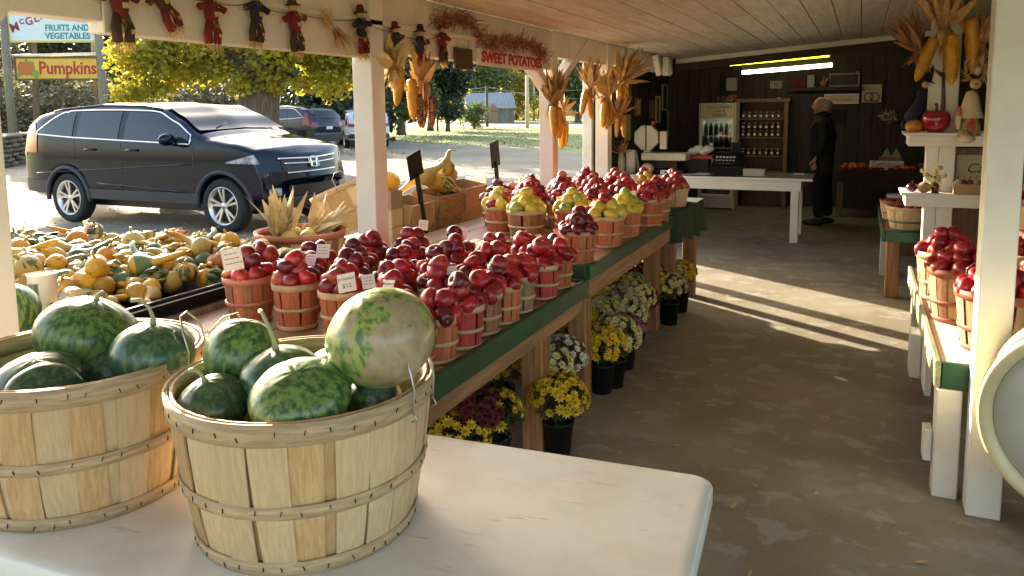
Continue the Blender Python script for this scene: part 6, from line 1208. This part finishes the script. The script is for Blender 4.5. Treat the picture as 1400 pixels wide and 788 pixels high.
class Car:
    def __init__(s, name, label, loc, rotz, Lr, Lf, W, top, belt, paint, wr, wx, tumble=.27, hatch=.35, grp=None):
        s.t = thing(name, label, 'car', loc, (0, 0, rotz)); s.Lr, s.Lf, s.W, s.top, s.beltf, s.wr, s.wx, s.tumble, s.hatch, s.paint = Lr, Lf, W, top, belt, wr, wx, tumble, hatch, paint
        xs = [(-Lr-.02)+(Lr+Lf+.04)*i/132 for i in range(133)]; P = [[s.pt(x, k/26) for k in range(27)] for x in xs]
        P = [[Vector(q) for q in row]+[Vector((q[0], -q[1], q[2])) for q in reversed(row[1:-1])] for row in P]
        m_ = MB(); m_.grid(P, True); n = len(P[0]); m_.add(P[0], [tuple(range(n))]); m_.add(P[-1], [tuple(range(n))[::-1]])
        m_.build('body', paint, s.t)
        m_ = MB()
        for x in s.wx: m_.box(x-s.wr*1.0, -W*.80, s.wr*.9, x+s.wr*1.0, W*.80, s.wr*2.0)
        m_.box(-Lr*.8, -W*.7, .24, Lf*.8, W*.7, .5); m_.build('underbody', 'grille_black', s.t)
        for x in s.wx:
            for sg in (-1, 1): s.wheel(x, sg)
    def hw(s, x):
        e = max(0, (abs(x) - (s.Lf if x > 0 else s.Lr) + .75)/.75); return s.W*(1-.16*e*e)
    def zb(s, x):
        z = .36 + .10*max(0, (abs(x)-(s.Lf if x > 0 else s.Lr)+.35)/.35)*.6
        for wx in s.wx:
            d = abs(x-wx); A = s.wr*1.17
            if d < A: z = max(z, s.wr*.96+math.sqrt(A*A-d*d))
        return z
    def belt(s, x): return min(s.beltf(x), lerp_tab(s.top, x)-.05)
    def xf(s, y, z): return s.Lf - .22*(y/s.W)**2*1.0 - .30*max(0, z-.72) - .18*max(0, .45-z)
    def xr(s, y, z): return -s.Lr + .16*(y/s.W)**2 + s.hatch*max(0, z-1.0) + .12*max(0, .5-z)
    def half(s, x, z):   # half width of the side at height z
        w = s.hw(x); b = s.belt(x); zt = lerp_tab(s.top, x)
        if z <= b:
            k = (z-.75)/.55; return w*(1-.035*k*k - (.03 if .8 < z < .84 else 0)*0)
        h = max(0, min(1, (z-b)/max(.05, zt-b))); k0 = (b-.75)/.55; return w*(1-.035*k0*k0)*(1-s.tumble*min(1, (zt-b)/.62)*(.62*h+.38*h**4))
    def pt(s, x, k):
        zt = lerp_tab(s.top, x); zb = s.zb(x); zb = min(zb, zt-.03)
        if k < .12: y = s.half(x, zb+.05)*k/.12*.93; z = zb
        elif k < .78:
            t = (k-.12)/.66; z = zb+.02+(zt-.035-zb-.02)*t; y = s.half(x, z)*(1-.05*max(0, 1-t*12))
        else:
            t = (k-.78)/.22; y0_ = s.half(x, zt-.035); y = y0_*(1-t)**1.0; z = zt-.035+.035*(1-(1-min(1, t*1.6))**2) + .018*t*t
        X = min(max(x, s.xr(y, z)), s.xf(y, z)); return (X, y, z)
    def patch(s, name, mat, poly_lo, poly_hi, x0, x1, nx=14, nz=5, off=.008, side=-1, parent=None):
        h0_ = poly_hi; poly_hi = lambda x: min(h0_(x), lerp_tab(s.top, x)-.04)
        P = []
        for i in range(nx+1):
            x = x0+(x1-x0)*i/nx; lo, hi = poly_lo(x), poly_hi(x); row = []
            for j in range(nz+1): z = lo+(hi-lo)*j/nz; y = s.half(x, z)+off; X = min(max(x, s.xr(y, z)-off), s.xf(y, z)+off); row.append((X, side*y, z))
            P.append(row)
        m_ = MB(); m_.grid(P if side < 0 else [list(reversed(r)) for r in P]); return m_.build(name, mat, parent or s.t)
    def line(s, name, mat, pts, r=.006, off=.006, side=-1, parent=None):
        m_ = MB(); m_.tube([(min(max(x, s.xr(s.half(x, z), z)-off), s.xf(s.half(x, z), z)+off), side*(s.half(x, z)+off), z) for x, z in pts], r, 6); return m_.build(name, mat, parent or s.t)
    def front(s, name, mat, y0, y1, lo, hi, off=.012, ny=12, nz=4, parent=None, rear=False):
        P = []
        for i in range(ny+1):
            y = y0+(y1-y0)*i/ny; a, b = (lo(y), hi(y)) if callable(lo) else (lo, hi); P.append([((s.xr(y, z)-off if rear else s.xf(y, z)+off), y, z) for z in [a+(b-a)*j/nz for j in range(nz+1)]])
        m_ = MB(); m_.grid(P if not rear else [list(reversed(r)) for r in P]); return m_.build(name, mat, parent or s.t)
    def topp(s, name, mat, x0, x1, fr, off=.012, nx=10, ny=12, parent=None):
        P = []
        for i in range(nx+1):
            x = x0+(x1-x0)*i/nx; zt = lerp_tab(s.top, x); e = 1e-2; sl = (lerp_tab(s.top, x+e)-lerp_tab(s.top, x-e))/(2*e); nrm = Vector((-sl, 0, 1)).normalized(); yw = s.half(x, zt-.035)*fr; P.append([Vector((x, yw*(2*j/ny-1), zt+.018*(1-abs(2*j/ny-1))**2+.002))+nrm*off for j in range(ny+1)])
        m_ = MB(); m_.grid(P); return m_.build(name, mat, parent or s.t)
    def wheel(s, x, sg):
        r = s.wr; w_ = thing('wheel', None, None, (x, sg*(s.W-.105), r)); del_keys(w_); w_.parent = s.t; q = rotm(R(90)*-sg, 0, 0)
        q = rotm(R(-90), 0, 0) if sg > 0 else rotm(R(90), 0, 0)
        m_ = MB(); m_.lathe([(r*.68, -.1), (r*.93, -.105), (r, -.075), (r, .075), (r*.95, .1), (r*.68, .095)], 36, (0, 0, 0), q, close=True); m_.build('tyre', 'tyre', w_)
        m_ = MB(); m_.lathe([(r*.6, .04), (r*.68, .1), (r*.71, .1), (r*.71, -.08), (r*.6, -.08)], 32, (0, 0, 0), q, close=True); m_.lathe([(0, .078), (r*.14, .078), (r*.16, .06), (0, .05)], 14, (0, 0, 0), q)
        for k in range(5):
            for d in (-.14, .14):
                a = k*2*PI/5+.3; p0 = Vector((r*.1*math.cos(a+d), r*.1*math.sin(a+d), .066)); p1 = Vector((r*.64*math.cos(a+d*1.25+.1), r*.64*math.sin(a+d*1.25+.1), .085)); m_.bar(q @ p0, q @ p1, r*.085, .022, q @ Vector((0, 0, 1)))
        m_.build('rim', 'rim_silver', w_); m_ = MB(); m_.lathe([(0, .02), (r*.62, .02), (r*.62, .03), (0, .03)], 24, (0, 0, 0), q); m_.build('hub_shadow', 'rim_dark', w_)
def del_keys(o):
    for k in list(o.keys()): del o[k]
def suv(name, label, loc, rotz, paint, simple_=False):
    top = [(-2.72, .95), (-2.66, 1.12), (-2.5, 1.42), (-2.2, 1.63), (-1.7, 1.715), (-.9, 1.76), (-.1, 1.745), (.3, 1.69), (.65, 1.55), (1.02, 1.355), (1.22, 1.27), (1.65, 1.215), (2.0, 1.13), (2.2, 1.0), (2.30, .7)]
    bl_ = lambda x: 1.195-.035*x if x > -1.4 else 1.244+.06*(-1.4-x)
    c = Car(name, label, loc, rotz, 2.70, 2.28, .97, top, bl_, paint, .365, (-1.52, 1.50))
    lo = lambda x: c.belt(x)+.03
    ztop = lambda x: min(lerp_tab(top, x)-.10, 1.63-.02*(x+.9)**2)
    def hi(x):
        z = ztop(x)
        if x < -1.55: z = min(z, 1.60-.62*max(0, -1.62-x)**1.25)
        return max(z, lo(x)+.01)
    for sd_ in (-1, 1):
        for a, b in ((-.30, .92), (-1.28, -.42), (-2.12, -1.38)): c.patch('side_window', 'car_glass', lo, hi, a, b, 14, 5, .007, sd_)
        xs = [.96-.06*i for i in range(53)]; up_ = [(x, hi(x)+.02) for x in xs]; dn = [(x, lo(x)-.015) for x in reversed(xs)]; c.line('chrome_trim', 'chrome', up_+dn+[up_[0]], .012, .008, sd_)
        c.patch('sill_cladding', 'clad', lambda x: .375, lambda x: .52, -1.08, 1.06, 16, 3, .010, sd_)
        c.patch('rear_cladding', 'clad', lambda x: .43, lambda x: .62, -2.66, -1.96, 10, 3, .008, sd_)
        for wx in c.wx: c.line('arch_trim', 'clad', [(wx+.455*math.cos(a), .365+.455*math.sin(a)) for a in [R(-5+190*k/20) for k in range(21)]], .033, -.004, sd_)
        for x, z0, z1 in ((-.36, .5, 1.18), (1.02, .55, 1.14), (-1.33, .95, 1.22)): c.line('door_gap', 'grille_black', [(x-.0*z, z0+(z1-z0)*k/8) for k in range(9) for z in [0]], .0055, .0, sd_)
        for x in (-.62, .22-.95*0 if False else -.28+.0): pass
        for x in (-.98, -.12):
            m_ = MB(); y = c.half(x, 1.085); m_.tube([(x-.11, sd_*(y+.005), 1.085), (x-.08, sd_*(y+.035), 1.09), (x+.08, sd_*(y+.035), 1.09), (x+.11, sd_*(y+.005), 1.085)], .016, 8); m_.build('door_handle', paint, c.t)
        m_ = MB(); y = c.half(.70, 1.2); m_.ball((.68, sd_*(y+.13), 1.245), (.075, .13, .085), 16, 10); m_.tube([(.72, sd_*(y-.02), 1.17), (.70, sd_*(y+.1), 1.2)], .03, 8); m_.build('mirror', paint, c.t)
        c.patch('headlight', 'head_clear', lambda x: .93-.02*(x-1.9), lambda x: .95+.13*min(1, max(0, (x-1.60)/.55)), 1.60, 2.22, 12, 4, .008, sd_)
        c.patch('tail_light', 'tail_red', lambda x: 1.03 if x > -2.5 else .98, lambda x: 1.22+.75*max(0, min(1, (-2.12-x)/.42)), -2.66, -2.16, 10, 6, .010, sd_)
        c.front('fog_light', 'head_clear', sd_*.62, sd_*.80, .50, .60, .02, 4, 3) if sd_ < 0 else c.front('fog_light', 'head_clear', .62, .80, .50, .60, .02, 4, 3)
        c.line('roof_rail', paint, [(-1.9+.2*k, lerp_tab(top, -1.9+.2*k)-.045) for k in range(12)], .018, -.005, sd_)
        c.line('crease', paint, [(-2.2+.2*k, .72+.012*k) for k in range(17)], .010, -.004, sd_)
        c.line('lower_crease', paint, [(-.9+.2*k, .60-.008*k) for k in range(10)], .016, -.006, sd_)
    c.topp('windshield', 'windshield_glass', .30, 1.03, .92)
    c.front('rear_window', 'car_glass', -.62, .62, lambda y: 1.27, lambda y: 1.55, .012, 12, 5, rear=True)
    c.front('plate', 'plate', -.18, .18, .86, .97, .02, 4, 2, rear=True); c.front('rear_bumper', 'clad', -.84, .84, .45, .66, .03, 12, 3, rear=True)
    c.front('tail_light', 'tail_red', -.86, -.58, .98, 1.12, .014, 4, 3, rear=True); c.front('tail_light', 'tail_red', .58, .86, .98, 1.12, .014, 4, 3, rear=True)
    c.front('grille', 'grille_black', -.55, .55, lambda y: .78+.06*abs(y), lambda y: .97, .010, 16, 4)
    for z, w_ in ((.965, .60), (.90, .52), (.79, .50)): m_ = MB(); m_.tube([(c.xf(y, z)+.02, y, z+(.03*abs(y) if z > .8 else 0)) for y in [-w_+2*w_*k/20 for k in range(21)]], .012, 8); m_.build('chrome_bar', 'chrome', c.t)
    c.front('lower_intake', 'grille_black', -.5, .5, .48, .62, .012, 12, 3); c.front('bumper_lip', 'clad', -.78, .78, .40, .47, .02, 14, 2)
    if not simple_:
        lg = c.front('emblem', 'chrome', -.095, .095, .845, .975, .028, 4, 2); X = c.xf(0, .91)+.038
        lg.data.materials[0] = MATS['grille_black']
        for a in (((X, -.05, .86), (X-.02, -.062, .96)), ((X, .05, .86), (X-.02, .062, .96)), ((X-.008, -.045, .912), (X-.008, .045, .912))): m_ = MB(); m_.bar(a[0], a[1], .026, .014, (1, 0, 0)); m_.build('emblem_stroke', 'chrome', lg)
        m_ = MB(); m_.tube([(X-.006-.022*(zz-.91)/.06, yy_, zz) for yy_, zz in [(-.085, .855), (-.095, .97), (0, .982), (.095, .97), (.085, .855), (0, .842), (-.085, .855)]], .008, 6); m_.build('emblem_ring', 'chrome', lg)
        m_ = MB(); m_.tube([(1.0, -.5, 1.385), (.8, .0, 1.485)], .009, 6); m_.build('wiper', 'grille_black', c.t); m_ = MB(); m_.ball((.42, 0, 1.56), (.03, .1, .04), 10, 8); m_.build('inner_mirror', 'grille_black', c.t)
    return c
suv('parked_suv', 'shiny blue-black suv parked side-on before the gourds', (-9.16, 8.58, GZ-.004), R(0), 'paint_blue_black')
c2 = suv('parked_suv', 'dark blue suv seen from behind near the tree trunk', (*at_d(386, 160, 30.5).xy, GZ-.004), R(174), 'paint_dark', True); c2.t.scale = (.92, .95, 1.02)
c3 = suv('parked_car', 'white car half hidden behind the dark blue suv', (*at_d(494, 160, 34).xy, GZ-.004), R(132), 'paint_white', True); c3.t.scale = (.95, .95, .92)
# ------------------------------------------------------------------ roadside signs, posts, barn, poles
SD = 36.0
def pole_thing(name, lab, cat, u, vtop, d, r, mat, group=None):
    a = at_d(u, 160, d); zt = at_d(u, vtop, d).z; t = thing(name, lab, cat, (a.x, a.y, GZ), None, group); m_ = MB(); m_.tube([(0, 0, -.3), (0, 0, zt-GZ)], [r, r*.9], 10); m_.build('shaft', mat, t); return t, a, zt
pL = pole_thing('sign_post', 'left wooden post of the roadside farm signs', 'post', 16, 20, SD, .19, 'weathered_wood', 'roadside sign posts'); pR = pole_thing('sign_post', 'right wooden post of the roadside farm signs', 'post', 143, 20, SD, .19, 'weathered_wood', 'roadside sign posts')
pole_thing('sign_post', 'thin extra post just left of the right sign post', 'post', 136, 60, SD+1.2, .15, 'bark', 'roadside sign posts')
ux = (pR[1]-pL[1]).normalized(); nx_ = ux.cross(Vector((0, 0, 1))).normalized()
if nx_.dot(EYE-pL[1]) < 0: nx_ = -nx_
def board_sign(name, lab, u0, v0, u1, v1, d, mat, frame):
    a, b, c = at_d(u0, v1, d), at_d(u1, v1, d), at_d((u0+u1)/2, v0, d); W = (b-a).dot(ux); zc = (a.z+c.z)/2; H_ = c.z-(a.z+b.z)/2; ctr = (a+b)/2; ctr.z = (c.z+(a.z+b.z)/2)/2
    t = thing(name, lab, 'sign', ctr-nx_*0); q = Matrix((ux, -nx_, Vector((0, 0, 1)))).transposed()
    m_ = MB(); m_.obox((0, 0, 0), (W, .06, H_), q); m_.build('board', mat, t)
    for dx, dz, sx, sz in ((0, H_/2, W+.1, .09), (0, -H_/2, W+.1, .09), (-W/2, 0, .09, H_-.1), (W/2, 0, .09, H_-.1)): m_ = MB(); m_.obox(ux*dx+Vector((0, 0, dz))+nx_*.01, (sx, .1, sz), q); m_.build('frame', frame, t)
    return t, W, H_
sg, W, H_ = board_sign('pumpkin_sign', 'yellow roadside board lettered Pumpkins with a painted pumpkin', 23, 79, 136, 109, SD-.3, 'sign_yellow', 'bark')
text('Pumpkins', H_*.80, 'ink_red', sg, ux*W*.13+nx_*.035+Vector((0, 0, 0)), ux, (0, 0, 1), depth=.004, off=.02, sx=.86)
m_ = MB(); pc = -ux*W*.37+nx_*.04
def disc(m, c, rx, rz, n=20): m.add([c]+[c+ux*rx*math.cos(2*PI*k/n)+Vector((0, 0, rz*math.sin(2*PI*k/n))) for k in range(n)], [(0, 1+k, 1+(k+1) % n) for k in range(n)])
for dx, rx in ((-.22, .18), (.22, .18), (0, .24)): m_.v = m_.v; disc(m_, pc+ux*dx+nx_*.004*(1 if dx == 0 else 0), rx, .33)
m_.build('painted_pumpkin', 'ink_orange', sg); m_ = MB(); 
for dx, dz, rx, rz in ((.42, -.25, .16, .2), (-.4, -.3, .16, .12), (.02, .36, .06, .12), (.3, .25, .1, .08)): disc(m_, pc+ux*dx+nx_*.012+Vector((0, 0, dz)), rx, rz, 7)
pm('paint_leaf', (.2, .3, .06), rough=.6); m_.build('painted_leaves', 'paint_leaf', sg)
pm('fr_yellow', (.72, .56, .16), rough=.6)
sg2, W, H_ = board_sign('farm_sign', 'white roadside board with arched maroon name over FRUITS AND VEGETABLES', 14, 2, 133, 57, SD-.3, 'sign_blue_white', 'fr_yellow')
for i, (ch, sz) in enumerate([('M', .9), ('C', .5), ('G', .8), ('L', .8), ('A', .8)]):
    dx = -W*.43+W*.085*i; dz = -H_*.16+H_*.075*i+(.12 if ch == 'C' else 0); a = R(16-1.5*i); r_ = ux*math.cos(a)+Vector((0, 0, math.sin(a))); text(ch, sz*H_*.34, 'ink_maroon', sg2, ux*dx+Vector((0, 0, dz))+nx_*.035, r_, (0, 0, 1), depth=.004, off=.012)
text('FRUITS AND', H_*.21, 'ink_teal', sg2, ux*W*.17+nx_*.035-Vector((0, 0, H_*.17)), ux, (0, 0, 1), depth=.004, off=.012, sx=.95); text('VEGETABLES', H_*.21, 'ink_teal', sg2, ux*W*.17+nx_*.035-Vector((0, 0, H_*.37)), ux, (0, 0, 1), depth=.004, off=.012, sx=.95)
a, b = at_d(10, 77, SD-.2), at_d(160, 73, SD-.2); m_ = MB(); m_.tube([a, b], .07, 8); tag(m_.build('cross_pole', 'sign_white'), 'pale crossbar lashed above the pumpkin board', 'pole')
t, a, zt = pole_thing('yard_sign', 'small yellowish yard sign in front of the maple', 'sign', 203, 127, 30, .03, 'weathered_wood'); b0, b1 = at_d(191, 127, 30), at_d(214, 107, 30); m_ = MB(); q = Matrix((ux, -nx_, Vector((0, 0, 1)))).transposed(); m_.obox(Vector((0, 0, (b0.z+b1.z)/2-GZ)), ((b1-b0).dot(ux), .03, b1.z-b0.z), q); m_.build('board', 'fr_yellow', t)
# dry stone wall at the lot's left edge
g = random.Random(12); a = at_z(8, 228, GZ); b = at_z(75, 214, GZ); sw = thing('stone_wall', 'low dry stone wall left of the blue-black suv', 'wall', a); d = b-a; L = d.length; d.normalize(); ang = math.atan2(d.y, d.x)
nrow = 7
for r_ in range(nrow):
    s_ = -1.0
    while s_ < L+2:
        ln = g.uniform(.5, 1.1); m_ = MB(); m_.ball((0, 0, 0), (ln*.52, .28, .085), 8, 5, None, lambda q: 1+.2*mnoise.noise(q*2+Vector((s_, r_, 0)))); m_.sm = [False]*len(m_.f)
        o = m_.build('stone', 'stone_dark' if 'stone_dark' in MATS else pm('stone_dark', (.2, .16, .11), (.12, .1, .07), 3, rough=.9, rand=.3).name, sw, d*(s_+ln/2)+Vector((0, 0, .07+r_*.14)), (0, g.uniform(-.06, .06), ang)); s_ += ln
# barn
pm('barn_wood', (.3, .28, .24), (.2, .18, .15), 2, stretch=(6, 6, .6), rough=.85, rand=.15); pm('tin_roof', (.40, .40, .39), (.33, .33, .32), 2, rough=.6); pm('barn_tan', (.34, .2, .11), rough=.8)
p = at_z(668, 167, GZ); bd = 84.0; p = at_d(668, 160, bd); br = thing('barn', 'weathered grey barn with pale tin roof beyond the field', 'barn', (p.x, p.y, GZ), (0, 0, R(38))); br.scale = (.5, .5, .62)
wz = .9; bx_, by_ = 5.0, 3.2; ez, rz_ = 2.4+wz*.4, 5.0
def plankwall(p0, p1, z0, hf, n=14, mat='barn_wood'):
    for k in range(n):
        a = Vector(p0)+(Vector(p1)-Vector(p0))*(k/n); b = Vector(p0)+(Vector(p1)-Vector(p0))*((k+.94)/n); h0, h1 = hf(k/n), hf((k+.94)/n); dd = (Vector(p1)-Vector(p0)).normalized(); nn = Vector((-dd.y, dd.x, 0))*.06
        m_ = MB(); vs = [(*(a)[:2], z0), (*(b)[:2], z0), (b.x, b.y, h1), (a.x, a.y, h0)]; vs2 = [(v[0]+nn.x, v[1]+nn.y, v[2]) for v in vs]; m_.add(vs+vs2, [(0, 1, 2, 3), (7, 6, 5, 4), (0, 4, 5, 1), (1, 5, 6, 2), (2, 6, 7, 3), (3, 7, 4, 0)]); m_.build('board', mat, br)
gab = lambda t: ez+(rz_-ez)*(1-abs(2*t-1))
plankwall((bx_, -by_), (bx_, by_), 0, gab, 16); plankwall((-bx_, by_), (-bx_, -by_), 0, gab, 12); plankwall((-bx_, -by_), (bx_, -by_), 0, lambda t: ez, 22); plankwall((bx_, by_), (-bx_, by_), 0, lambda t: ez, 12)
for sg_ in (-1, 1):
    for k in range(14):
        x0 = -bx_-.4+k*(2*bx_+.8)/14; m_ = MB(); x1 = x0+(2*bx_+.8)/14*.97; m_.add([(x0, sg_*(by_+.4), ez-.32), (x1, sg_*(by_+.4), ez-.32), (x1, 0, rz_+.08), (x0, 0, rz_+.08), (x0, sg_*(by_+.4), ez-.26), (x1, sg_*(by_+.4), ez-.26), (x1, 0, rz_+.14), (x0, 0, rz_+.14)], [(0, 1, 2, 3), (4, 5, 6, 7), (0, 1, 5, 4), (1, 2, 6, 5), (2, 3, 7, 6), (3, 0, 4, 7)]); m_.build('roof_sheet', 'tin_roof', br)
m_ = MB(); m_.box(bx_+.0, -1.0, 0, bx_+.1, .8, 2.2); m_.build('doorway', 'grille_black', br)
m_ = MB(); m_.box(-1.2, -by_-1.2, 0, 1.2, -by_-.05, 2.2); m_.build('lean_to', 'barn_tan', br); m_ = MB(); m_.add([(-1.5, -by_-1.5, 2.1), (0, -by_-1.5, 3.3), (1.5, -by_-1.5, 2.1), (-1.5, -by_+.2, 2.1), (0, -by_+.2, 3.3), (1.5, -by_+.2, 2.1)], [(0, 1, 4, 3), (1, 2, 5, 4), (0, 1, 2)]); m_.build('lean_to_roof', 'barn_tan', br)
UP = 'utility poles along the road'
pa = pole_thing('utility_pole', 'dark pole standing in front of the barn', 'pole', 666, 118, 66, .13, 'bark', UP); pb = pole_thing('utility_pole', 'pale thin pole right of the barn', 'pole', 721, 103, 60, .14, 'sign_cream', UP)
pole_thing('sign_pole', 'tall pale pole seen left of the braced post', 'pole', 730, 95, 95, .16, 'sign_cream', UP)
for i, (u0, v0, u1, v1, d0, d1, lab) in enumerate([(400, 76, 560, 84, 40, 60, 'power line drooping left above the dark tree'), (400, 87, 560, 95, 40, 60, 'middle power line above the dark tree'), (400, 101, 560, 106, 40, 60, 'lowest power line crossing the dark tree'), (540, 108, 666, 119, 60, 66, 'power line running to the barn pole'), (560, 116, 800, 122, 62, 75, 'power line across the hillside'), (666, 119, 840, 133, 66, 80, 'power line sagging right of the barn pole')]):
    a, b = at_d(u0, v0, d0), at_d(u1, v1, d1); m_ = MB(); m_.tube([a+(b-a)*(k/12)-Vector((0, 0, .5*4*(k/12)*(1-k/12))) for k in range(13)], .018, 4); tag(m_.build('power_line', 'grey_metal'), lab, 'power line')
for u, lab in ((413, 'left weathered bollard in front of the white car'), (452, 'weathered bollard by the near car bonnet')): 
    a = at_d(u, 230, 17.5); t = thing('bollard', lab, 'bollard', (a.x, a.y, GZ), None, 'wooden bollards in the lot'); m_ = MB(); m_.lathe([(0, 0), (.13, 0), (.13, .85), (.11, .89), (0, .9)], 12); m_.build('post', 'weathered_wood', t)
for u, d, lab in ((634, 58, 'small white marker post on the field'), (598, 55, 'small dark marker stake on the field')): a = at_d(u, 160, d); m_ = MB(); m_.box(-.05, -.05, 0, .05, .05, .9); tag(m_.build('marker_post', 'sign_white' if d == 58 else 'bark', None, (a.x, a.y, GZ)), lab, 'marker')
